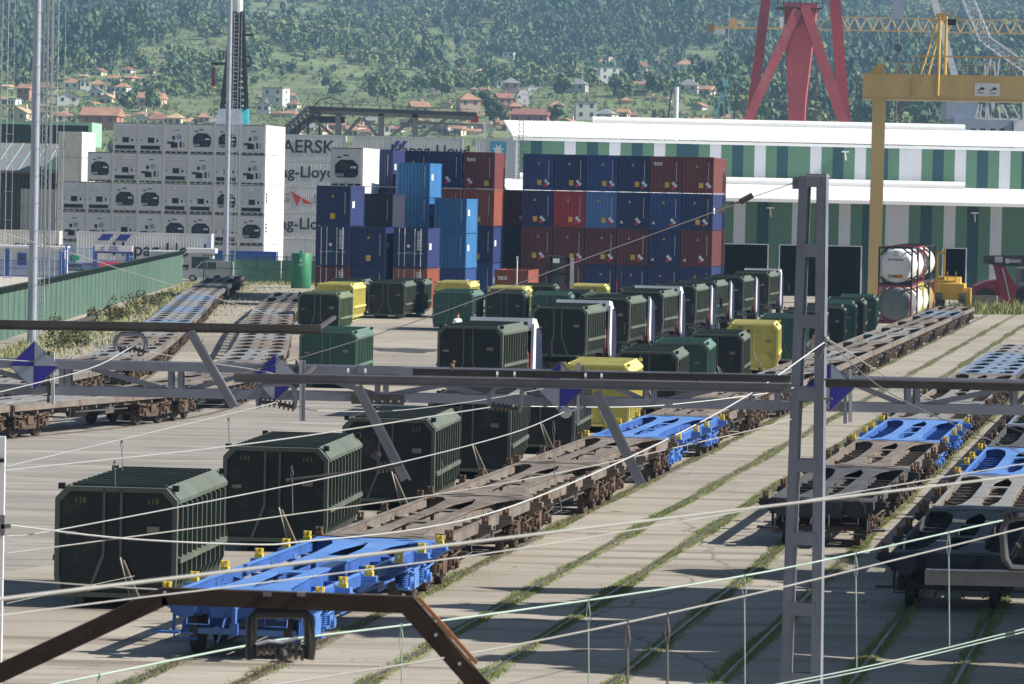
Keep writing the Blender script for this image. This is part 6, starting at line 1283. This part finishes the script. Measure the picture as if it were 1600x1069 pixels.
def thinmast(px, pyb, w, lab, cross, Yk=None):
    g = G(px, pyb); s = FPX/g.y; t = thing('lattice_pole', lab, 'post', (g.x,g.y,0)); h = CAMH+320/s; m = MB(); a = w/s/2
    for sx_ in (-a,a):
        for sy in (-a,a): m.bar((sx_,sy,0),(sx_,sy,h),.05,.05)
    z = 0; i = 0
    while z < h-.6: m.bar((-a,-a,z),(a,-a,z+.6),.03,.03) if i%2 else m.bar((a,-a,z),(-a,-a,z+.6),.03,.03); z += .6; i += 1
    m.build('lattice', galb, t)
    m = MB(); x0 = a+.4
    m.cyl((x0,0,1.2),(x0,0,h),.018,4); m.cyl((x0+.42,0,1.2),(x0+.42,0,h),.012,4); z = 2
    while z < h: m.bar((x0-.12,0,z),(x0+.5,0,z),.045,.04); z += cross
    m.bar((a,0,3),(x0,0,3),.03,.03); m.bar((a,0,9),(x0,0,9),.03,.03); m.build('cable_run', galb, t)
thinmast(70, 500, 7, 'thin lattice pole beside the thick grey pole', 2.1); thinmast(-6, 480, 5, 'thin lattice pole at the left photo edge', 1.9)
# ---------------------------------------------------------------- port entrance: cabins, arch, gates, booth, vehicles
bluep = M('paint_blue', (.05,.13,.42), .5, var=.1); bluel = M('paint_lightblue', (.22,.36,.68), .5, var=.1); cabw = M('cabin_white', (.66,.66,.66), .5, var=.06)
YE = 384
def E_(px, py, Y=YE): return P(px, py, Y)
c0 = E_(-40,440); cab = thing('site_cabin', 'white site cabin with blue corner posts and a noticeboard window', 'cabin', (c0.x,YE,0), rad(-1)); kx = lambda px: (E_(px,430).x-c0.x)
MB().box(kx(-40),kx(101),0,2.6,.1,2.55).build('wall', cabw, cab)
for a,b in ((7,14),(93,101),(-40,-33)): MB().box(kx(a),kx(b),-.04,-.001,.1,2.55).build('post', bluep, cab)
MB().box(kx(-42),kx(103),-.2,2.8,2.55,2.75).build('roof', trimw, cab); MB().box(kx(-40),kx(101),-.03,-.002,.0,.1).build('plinth', bluep, cab)
MB().box(kx(27),kx(41),-.06,-.002,1.0,2.1).build('window', bluep, cab); MB().box(kx(29),kx(39),-.07,-.062,1.1,1.8).build('pane', glz, cab)
# arch with sign
c0 = E_(145,438); ar = thing('entrance_arch', 'blue framed entrance arch with a white sign board', 'arch', (c0.x,YE,0)); kx = lambda px: (E_(px,430).x-c0.x)
kz = lambda py, px=175: E_(px,py).z
for a,b in ((145,151),(196,202)): MB().box(kx(a),kx(b),0,.5,0,kz(396)).build('post', bluep, ar)
MB().box(kx(145),kx(202),0,.5,kz(396),kz(393)).build('lintel', bluep, ar); sg_ = MB().box(kx(145),kx(206),-.1,.5,kz(393),kz(384)).build('sign_board', trimw, ar)
for i,(px,py,t) in enumerate(((177,386.3,'TRANS'),(177,390,'GLOBAL'))): ob('lettering', text_mesh(t,.24,M('ink_blue',(.10,.14,.30),.6),.004,.006), sg_, (kx(px),-.105,kz(py)))
MB().tube([(kx(163),-.11,kz(386)),(kx(159),-.11,kz(387)),(kx(158),-.11,kz(389)),(kx(160),-.11,kz(391)),(kx(163),-.11,kz(391))],.05,5).build('emblem', M('ink_blue',(.10,.14,.30),.6), sg_)
def gate(px0, px1, ztop, lab, mat=bluel, n=None, Y=YE-3):
    a = P(px0,440,Y); L = P(px1,440,Y).x-a.x; g = thing('steel_gate', lab, 'gate', (a.x,Y,0), 0, 'blue gates and railings at the entrance'); m = MB(); k = n or int(L/.16)
    for i in range(k+1): m.box(L*i/k-.02,L*i/k+.02,0,.04,.1,ztop)
    for z in (.1,ztop*.5,ztop-.06): m.box(0,L,-.03,0,z,z+.06)
    m.build('bars', mat, g); m = MB()
    for x in (0,L): MB().box(x-.07,x+.07,-.07,.07,0,ztop+.2).build('post', bluep, g)
    return g
g1 = gate(103,146,2.7,'light blue tall barred gate beside the cabin'); MB().box(.5,1.1,-.06,-.035,1.6,2.1).build('green_label', mark_g, g1)
gate(150,204,1.7,'blue railing under the entrance arch', bluep); gate(205,246,1.8,'blue railing right of the entrance arch', bluep); gate(-30,100,1.5,'blue railing in front of the white cabin', bluep, 60, YE-2)
bo = E_(227,436); bt = thing('glazed_booth', 'small white glazed guard booth right of the entrance', 'booth', (bo.x,YE+4,0)); MB().box(0,2.6,0,2,0,1.0).box(-.1,2.7,-.1,2.1,2.4,2.5).box(0,.08,0,.08,1,2.4).box(2.52,2.6,0,.08,1,2.4).box(1.26,1.34,0,.08,1,2.4).box(.08,2.52,1.9,2,1,2.4).build('frame', trimw, bt); MB().box(.08,1.26,.02,.05,1,2.4).box(1.34,2.52,.02,.05,1,2.4).build('pane', M('glass_pale',(.35,.45,.55),.1,spec=.8), bt)
bo = E_(297,440); kb = thing('guard_hut', 'cream flat roofed guard hut beside the pale van', 'hut', (bo.x,YE-2,0)); MB().box(0,2.1,0,2.2,0,2.45).build('wall', cabw, kb); MB().box(-.25,2.35,-.35,2.5,2.45,2.85).build('roof', trimw, kb); MB().box(.25,1.8,-.03,-.001,1.1,2.1).build('window', glz, kb)
bo = P(312,440,YE+1); w = thing('blue_container', 'low blue container beyond the guard hut', 'container', (bo.x,YE+6,0), -rad(1)); ob('body', LONG, w, mat=bluep).scale = (.53,1,.92)
# vehicles
tyre = M('tyre', (.025,.025,.027), .85); glass = M('car_glass', (.02,.03,.035), .08, spec=.8)
def van(pos, rz, L, Hh, Wd, paint, lab, prof, name='delivery_van'):
    v = thing(name, lab, 'van' if 'van' in name else 'car', pos, rz); MB().prism([(x*L,z*Hh) for x,z in prof],1,-Wd/2,Wd/2).build('body', paint, v)
    for x in (.2,.78):
        for s in (-1,1): wl = MB().cyl((x*L,s*(Wd/2-.2),.31),(x*L,s*(Wd/2+.01),.31),.31,16).build('wheel', tyre, v); MB().cyl((x*L,s*(Wd/2+.011),.31),(x*L,s*(Wd/2+.02),.31),.19,12).build('hubcap', galb, wl)
    return v
vp = M('van_grey', (.52,.54,.57), .35, var=.04); rp = M('car_red', (.42,.03,.05), .35, var=.05)
p = P(286,441,379); VP = [(0,.2),(0,.5),(.08,.55),(.24,.60),(.38,.97),(.5,1),(.95,1),(1,.9),(1,.2)]
v = van((p.x,379,0), 0, 4.4, 1.85, 1.8, vp, 'pale grey delivery van parked behind the green fence end', VP); m = MB().prism([(.27*4.4,.62*1.85),(.39*4.4,.93*1.85),(.47*4.4,.93*1.85),(.47*4.4,.62*1.85)],1,-.91,.91).prism([(.50*4.4,.62*1.85),(.50*4.4,.93*1.85),(.66*4.4,.93*1.85),(.66*4.4,.62*1.85)],1,-.91,.91); m.build('side_window', glass, v); MB().box(-.01,.05,-.75,-.45,.75,.9).build('headlight', trimw, v); MB().box(-.01,.05,.45,.75,.75,.9).build('headlight', trimw, v)
p = P(166,437,381); CP_ = [(0,.2),(0,.55),(.2,.6),(.32,.97),(.7,1),(.88,.65),(1,.6),(1,.2)]
v = van((p.x,382,0), PI/2, 4.2, 1.5, 1.75, rp, 'red car seen end-on behind the blue railing', CP_, 'parked_car'); MB().prism([(.22*4.2,.62*1.5),(.33*4.2,.92*1.5),(.34*4.2,.92*1.5),(.25*4.2,.62*1.5)],1,-.7,.7).build('windscreen', glass, v)
for s in (-1,1): MB().box(-.02,.04,s*.7-.12,s*.7+.12,.65,.8).build('tail_light', trimw, v)
# silo
g = P(470,446,362); si = thing('green_silo', 'green cylindrical tank with white lettering before the containers', 'tank', (g.x,362,0)); slm = M('silo_green', (.035,.20,.10), .5, var=.1, stain=(.05,.13,.08), samt=.3)
MB().lathe([(.02,2.95),(.80,2.92),(.83,2.88),(.83,.05),(.80,0),(.02,0)],(0,0,0),2,24).build('shell', slm, si, smooth=True); ob('lettering', text_mesh('adif',.30,mark_w,.004,.0), si, (0,-.845,2.0)); MB().prism([(-.12,2.25),(0,2.5),(.14,2.25),(.05,2.25),(0,2.38),(-.04,2.25)],1,-.85,-.838).build('emblem', mark_w, si); MB().cyl((0,0,2.95),(0,0,3.15),.12,8).build('cap', slm, si)
MB().box(.81,.84,-.05,.0,.1,2.85).build('edge_strip', trimw, si)
# ---------------------------------------------------------------- trucks carrying waste containers
cabp = M('truck_white', (.74,.75,.77), .4, var=.04); cabb = M('truck_blue', (.010,.015,.045), .6, var=.15); chr_ = M('truck_chassis', (.04,.04,.045), .7); redc = M('truck_red', (.22,.03,.04), .6)
def mk(fn, n, mat): m = MB(); fn(m); return m.mesh(n, mat)
BED = mk(lambda m: (m.box(-.5,-.35,0,11,.75,1.0), m.box(.35,.5,0,11,.75,1.0), [m.box(-1.2,1.2,.2+1.1*k,.35+1.1*k,.93,1.03) for k in range(7)], m.box(-1.25,1.25,0,.08,.6,.95)), 'bed', chr_)
TW_ = mk(lambda m: m.lathe([(.12,-.15),(.34,-.15),(.36,-.17),(.5,-.15),(.52,-.1),(.52,.1),(.5,.15),(.36,.17),(.34,.15),(.12,.15)],(0,0,.52),0,16), 'wheel', tyre)
CAB = mk(lambda m: m.prism([(7.6,.8),(9.8,.8),(9.85,1.6),(9.6,2.9),(9.0,3.15),(7.6,3.1)],0,-1.22,1.22), 'cab', cabb)
DEFL = mk(lambda m: m.prism([(7.25,3.08),(9.0,3.17),(8.3,3.5),(7.35,3.56)],0,-1.2,1.2), 'roof_deflector', cabp)
FAIR = mk(lambda m: (m.prism([(6.95,1.7),(7.25,1.2),(7.62,1.05),(7.62,3.1),(7.1,3.35)],0,1.2,1.30), m.prism([(6.95,1.7),(7.25,1.2),(7.62,1.05),(7.62,3.1),(7.1,3.35)],0,-1.30,-1.2)), 'fairing', cabp)
BACK = mk(lambda m: (m.box(-1.12,1.12,7.5,7.59,1.1,3.0), m.box(-1.1,1.1,7.40,7.5,1.0,1.1)), 'back_wall', cabb)
LADD = mk(lambda m: ([m.box(-.9+.45*k,-.86+.45*k,7.44,7.49,1.15,2.95) for k in range(5)], [m.box(-1.0,1.0,7.43,7.48,1.2+.42*k,1.24+.42*k) for k in range(5)]), 'lattice', cabp)
MIRR = mk(lambda m: (m.bar((1.22,9.3,2.5),(1.6,9.3,2.6),.04,.04), m.box(1.5,1.68,9.2,9.3,2.0,2.55)), 'mirror', chr_)
EXH = mk(lambda m: (m.tube([(1.0,7.0,1.0),(1.12,6.8,1.4),(1.12,6.8,2.2),(.9,7.1,2.6)],.05,6), m.tube([(.4,7.2,1.2),(.9,6.7,1.5),(1.0,7.2,1.9)],.04,6)), 'hoses', redc)
for i, (px, Y, zt) in enumerate(((787,158,3.35),(918,188,3.1),(985,207,3.15),(1037,222,3.15),(1088,239,3.2),(1120,252,3.2),(1162,268,3.2),(1202,286,3.25))):
    p = P(px, 480, Y); c = Vector((p.x-.0,Y,0)) - nT*1.25
    W_ = ['nearest in the row, right of the small bird','second in the row, behind third diamond sign','third truck in the row','fourth truck in the row','fifth truck in the row','sixth truck in the row','seventh truck in the row','farthest truck in the row, near the warehouse doors'][i]
    t = thing('container_truck', f"dark blue truck with white fairing, {W_}", 'truck', c, -TH, 'trucks loaded with waste containers')
    ob('bed', BED, t); ob('cab', CAB, t); ob('fairing', FAIR, t); (ob('roof_deflector', DEFL, t) if i in (0,1,3,7) else None); ob('back_wall', BACK, t); ob('lattice', LADD, t); ob('mirror', MIRR, t); ob('hoses', EXH, t)
    for y in (1.2,2.5,9.0):
        for s in (-1,1): ob('wheel', TW_, t, (s*1.0,y,0))
    waste(c+dT*(WLN/2+.25)+Vector((0,0,1.04-(3.49-zt)*.0)), -TH, 'green', f"tall green waste container on a truck, {['nearest of the row','second of the row','third of the row','fourth of the row','fifth of the row','sixth of the row','seventh of the row','last of the row by the warehouse'][i]}", 'waste containers on trucks', False)
# ---------------------------------------------------------------- tank containers
tkw = M('tank_white', (.74,.74,.73), .35, var=.05, stain=(.60,.58,.54), samt=.25); tkg = M('tank_grey', (.15,.17,.175), .45, .1, var=.15, scale=2); fr_k = M('frame_black', (.02,.02,.024), .6); fr_r = M('frame_red', (.30,.05,.05), .6, var=.2); fr_y = M('frame_yellow', (.62,.58,.08), .5, var=.1); tky = M('tank_yellow', (.52,.40,.10), .3, .3, var=.15); chrome = M('tank_chrome', (.75,.77,.80), .12, .95, var=.05)
TANK = MB().lathe([(.02,.06),(.6,.075),(.98,.10),(1.10,.16),(1.15,.30),(1.15,5.55),(1.08,5.75),(.9,5.85),(.5,5.9),(.02,5.92)],(0,0,1.3),1,26).mesh('tank', tkw, True)
FRM = MB()
for y in (0,5.93):
    for x in (-1.16,1.04): FRM.box(x,x+.12,y,y+.12,0,2.59)
    FRM.box(-1.04,1.04,y,y+.12,0,.12); FRM.box(-1.04,1.04,y,y+.12,2.47,2.59)
    for s in (-1,1): FRM.bar((s*1.04,y+.06,.55),(s*.5,y+.06,.1),.08,.1); FRM.bar((s*1.04,y+.06,2.05),(s*.5,y+.06,2.5),.08,.1)
for x in (-1.16,1.06): FRM.box(x,x+.10,.12,5.93,0,.12)
FRM.box(-1.14,-1.06,.12,5.93,2.5,2.58); FRM.box(1.06,1.14,.12,5.93,2.5,2.58)
FRMM = FRM.mesh('frame', fr_k)
def tank(pos, tm, fm, lab, lettered=False):
    t = thing('tank_container', lab, 'tank container', pos, -TH, 'tank containers'); k = ob('tank', TANK, t, mat=tm); ob('frame', FRMM, t, mat=fm)
    if lettered:
        ob('lettering', text_mesh('DO PARKLOR',.17,mark_k,.004,.004), k, (0,.045,1.72)); ob('lettering', text_mesh('2607 10',.10,mark_k,.004), k, (0,.055,2.02)); ob('lettering', text_mesh('UN 22',.10,mark_k,.004), k, (0,.055,2.25))
        MB().box(-.5,.1,.06,.15,.48,.72).build('warning_plate', M('plate_tan',(.40,.32,.22),.6), k); MB().box(.1,.5,.06,.152,.48,.72).build('hazard_plate', M('plate_orange',(.60,.16,.03),.6), k); MB().prism([(-.18,.6),(0,.55),(.15,.6),(0,.66)],1,.05,.07).build('hazard_mark', mark_k, k)
    return t
p = P(1399,420,294); b0_ = Vector((p.x,294,0))
TK = [(0,tkg,fr_r,tkw,fr_k,'grey tank in a red frame, lower front','white tank in a black frame with dark lettering, upper front',True),(6.4,tkw,fr_y,tkw,fr_r,'white tank in a yellow frame, lower second','white tank in a red frame, upper second',False),(12.8,tkw,fr_k,chrome,fr_k,'white tank in a black frame, lower third','shiny tank in a black frame, upper third',False),(19.2,tky,fr_r,tkw,fr_k,'yellow tank in a red frame, lower rear','white tank in a black frame, upper rear',False)]
for d, tm, fm, tm2, fm2, l1, l2, let in TK: tank(b0_+dT*d, tm, fm, l1); tank(b0_+dT*d+Vector((0,0,2.60)), tm2, fm2, l2, let)
# yellow loader behind the tanks
p = P(1482,492,325); ld = thing('wheel_loader', 'yellow wheeled loader behind the tank containers', 'loader', (p.x,325,0), -TH); lm_ = M('loader_yellow', (.62,.38,.06), .5, var=.1)
MB().box(-1.2,1.1,0,3.6,1.0,2.2).prism([(0,2.2),(2.4,2.2),(2.0,2.7),(.4,2.7)],0,-.9,.8).build('body', lm_, ld); MB().box(-1.0,-.85,.2,.4,2.2,4.6).box(-.5,-.35,.2,.4,2.2,4.9).box(-1.0,-.35,.2,.4,4.4,4.6).box(-.2,.5,.1,.2,2.7,2.78).box(-.2,-.13,.1,.2,2.2,3.1).box(.43,.5,.1,.2,2.2,3.1).build('mast', lm_, ld)
for x in (-1.0,.75):
    for y in (.4,3.0): MB().cyl((x,y,.8),(x+.5,y,.8),.8,18).build('wheel', tyre, ld)
MB().box(1.12,1.6,.2,1.4,.2,1.9).build('counterweight', lm_, ld)
# red reach stacker
p = P(1570,488,338); rs = thing('reach_stacker', 'dark red reach stacker with raised boom beside the warehouse', 'reach stacker', (p.x,338,0), 0); s_ = FPX/338; rx = lambda px: (px-1570)/s_; rz_ = lambda py: CAMH+(318-py)/s_
rdm = M('stacker_red', (.22,.025,.045), .4, var=.12, stain=(.10,.02,.03), samt=.3); blk = M('stacker_black', (.025,.025,.03), .6)
MB().prism([(rx(1517),rz_(462)),(rx(1520),rz_(448)),(rx(1538),rz_(440)),(rx(1556),rz_(437)),(rx(1562),rz_(462))],1,-1.6,1.6).prism([(rx(1562),rz_(474)),(rx(1562),rz_(450)),(rx(1640),rz_(446)),(rx(1640),rz_(480))],1,-1.5,1.5).build('body', rdm, rs)
MB().prism([(rx(1563),rz_(478)),(rx(1580),rz_(478)),(rx(1584),rz_(450)),(rx(1562),rz_(412)),(rx(1546),rz_(414))],1,-1.9,-1.55).build('boom_support', rdm, rs)
MB().bar((rx(1560),-1.95,rz_(418)),(rx(1573),-1.95,rz_(468)),.12,.1).build('cylinder', galb, rs)
bmn = MB().prism([(rx(1532),rz_(412)),(rx(1532),rz_(400)),(rx(1660),rz_(396)),(rx(1660),rz_(416)),(rx(1556),rz_(416))],1,-2.3,-1.2).build('boom', blk, rs); MB().box(rx(1571),rx(1588),-2.32,-2.301,rz_(410),rz_(405)).build('name_plate', M('plate_pale',(.24,.24,.30),.6), bmn); MB().prism([(rx(1567)+.2*math.cos(t),rz_(407.5)+.2*math.sin(t)) for t in [2*PI*k/12 for k in range(12)]],1,-2.33,-2.301).build('emblem', M('ink_pale',(.35,.36,.4),.6), bmn); MB().box(rx(1547),rx(1559),-2.33,-2.301,rz_(410),rz_(401)).build('pale_collar', M('plate_pale2',(.30,.29,.33),.6), bmn)
MB().box(rx(1588),rx(1606),-1.4,1.2,rz_(447),rz_(418)).build('cab', M('cab_grey',(.20,.24,.30),.4), rs); MB().box(rx(1590),rx(1604),-1.45,-1.41,rz_(440),rz_(421)).build('pane', glass, rs)
for px in (1536,1592,1635): MB().cyl((rx(px),-1.7,.85),(rx(px),-1.0,.85),.85,18).build('wheel', tyre, rs)
MB().box(rx(1555),rx(1582),-2.1,-1.0,rz_(490),rz_(482)).build('spreader', clampm, rs)
# concrete barrier by the stacker
p = P(1503,490,327); br = tag(MB().prism([(0,0),(.6,0),(.45,.9),(.4,1.35),(.2,1.35),(.15,.9)],0,0,2.55).build('concrete_barrier', M('barrier_dark',(.10,.09,.085),.9,var=.3,scale=1,stain=(.20,.17,.14),samt=.4), None, (p.x,327,0)), 'dark weathered concrete barrier by the reach stacker', 'barrier')
# forklift mast
p = P(880,452,300); fk = thing('forklift', 'dark forklift mast rising above the green containers', 'forklift', (p.x,300,0)); fz = lambda py: CAMH+(303-py)*300/FPX
MB().box(-.95,-.8,0,.2,.3,fz(402)).box(.2,.35,0,.2,.3,fz(402)).box(-.95,.35,0,.2,fz(408),fz(401)).box(-.95,.35,0,.2,fz(430),fz(426)).build('mast', blk, fk); MB().box(.45,.72,-.1,.15,.3,fz(403)).build('pale_column', M('column_pale',(.42,.42,.40),.6), fk); MB().box(-.85,.2,.2,2.2,.8,1.9).build('body', rdm, fk); MB().box(-1.15,.05,.25,1.4,1.5,fz(400)).build('cab', M('cab_dark',(.06,.065,.07),.4), fk); MB().box(-.75,-.3,-.06,0,fz(411),fz(404)).build('work_lamp', trimw, fk); MB().tube([(-1.0,.1,fz(440)),(-1.25,.1,fz(425)),(-1.1,.1,fz(408))],.04,5).tube([(.75,.1,fz(436)),(1.0,.1,fz(420)),(.8,.1,fz(410))],.04,5).build('hoses', blk, fk)
for x in (-.9,.25):
    for y in (.5,1.9): MB().cyl((x-.15,y,.42),(x+.2,y,.42),.42,14).build('wheel', tyre, fk)
for i,(px,py,h,mt) in enumerate(((808,405,0.9,trimw),(970,425,1.0,blk),(963,440,.6,rdm))):
    p = P(px, py+18, 305); tag(MB().tube([(0,0,0),(0,0,P(px,py,305).z)],.05,6).box(-.07,.07,-.07,.07,P(px,py,305).z,P(px,py,305).z+.2).build('marker_post', mt, None, (p.x,305,0)), ['white topped post left of the forklift mast','dark thin post in front of the maroon column','short red post near the navy stack'][i], 'post')
# ---------------------------------------------------------------- people
def person(pos, rz, shirt, trousers, label, hair=(.03,.025,.02)):
    J = [(0,0,.95),(0,0,1.15),(0,.0,1.40),(0,0,1.50),(0,-.015,1.62),(0,-.01,1.74),(.10,0,.90),(.11,-.03,.50),(.10,.03,.09),(.10,-.10,.04),(-.10,0,.90),(-.11,-.03,.5),(-.1,.03,.09),(-.1,-.10,.04),(.19,0,1.42),(.25,.02,1.14),(.24,-.10,.90),(.24,-.13,.82),(-.19,0,1.42),(-.25,.02,1.14),(-.24,-.10,.90),(-.24,-.13,.82)]
    E_ = [(0,1),(1,2),(2,3),(3,4),(4,5),(0,6),(6,7),(7,8),(8,9),(0,10),(10,11),(11,12),(12,13),(2,14),(14,15),(15,16),(16,17),(2,18),(18,19),(19,20),(20,21)]
    R = [.15,.14,.16,.06,.10,.085,.10,.07,.045,.04,.10,.07,.045,.04,.065,.048,.036,.04,.065,.048,.036,.04]
    me = bpy.data.meshes.new('person'); me.from_pydata(J, E_, []); o = bpy.data.objects.new('person', me); COL.objects.link(o); sk = o.modifiers.new('skin','SKIN'); o.modifiers.new('sub','SUBSURF').levels = 1; o.modifiers['sub'].render_levels = 2
    for i, v in enumerate(me.skin_vertices[0].data): v.radius = (R[i], R[i]*(.75 if i in (0,1,2) else 1)); v.use_root = (i == 0)
    dg = bpy.context.evaluated_depsgraph_get(); m2 = bpy.data.meshes.new_from_object(o.evaluated_get(dg)); bpy.data.objects.remove(o)
    m2.materials.clear(); [m2.materials.append(q) for q in (M('skin',(.42,.25,.17),.6), shirt, trousers)]
    for p in m2.polygons: c = p.center; p.material_index = 2 if c.z < .97 and abs(c.x) < .21 else (1 if .97 <= c.z < 1.5 or (abs(c.x) > .17 and c.z > 1.12) else 0); p.use_smooth = True
    t = tag(ob('person', m2, None, pos, rz), label, 'person'); MB().ball((0,.005,1.735), .104, 10, sc=(1,1,.8)).build('hair', M('hair_dark',hair,.8), t); return t
shw = M('shirt_white', (.72,.72,.70), .8); trd = M('trousers_dark', (.04,.045,.06), .8); shp_ = M('shirt_pale', (.45,.40,.48), .8)
p = P(715,500,234); person((p.x,234,0), .4, shw, trd, 'person in a white shirt standing behind the nearest truck container')
g = G(1271,612); person((P(1271,560,212).x,212,0), -.5, shp_, trd, 'person in a pale shirt standing between the mast channels and containers')
# unseen trees added right of the view to shade the lower right tracks
for i, (x, y, r_, h_) in enumerate(((15.8,80.5,3.3,2.25),(16.6,87,3.5,2.1),(15.2,75.5,3.2,1.7),(20.5,83,4.2,2.1),(17.2,94,3.2,1.7),(19.5,99,3.0,1.5))):
    tree(Vector((x,y,0)), r_, ['leafy tree beside the rightmost tracks, nearest the rails','leafy tree beside the rightmost tracks, farther along','leafy tree beside the rightmost tracks, nearest the viewer','leafy tree beside the rightmost tracks, set back','leafy tree beside the rightmost tracks, second farthest','leafy tree beside the rightmost tracks, farthest'][i], h_, i%3, group='trees beside the rightmost tracks')
# ---------------------------------------------------------------- air between here and the hills
hz = MB().box(-880,880,-50,4700,-4,470)
hmat = bpy.data.materials.new('haze_air'); hmat.use_nodes = True; N = hmat.node_tree.nodes; N.remove(N['Principled BSDF']); pv = N.new('ShaderNodeVolumePrincipled')
pv.inputs['Color'].default_value = (.42,.70,1,1); pv.inputs['Density'].default_value = .00013; pv.inputs['Anisotropy'].default_value = .1
hmat.node_tree.links.new(pv.outputs[0], N['Material Output'].inputs['Volume'])
hb = hz.build('haze', hmat); hb['kind'] = 'stuff'; hb.display_type = 'WIRE'
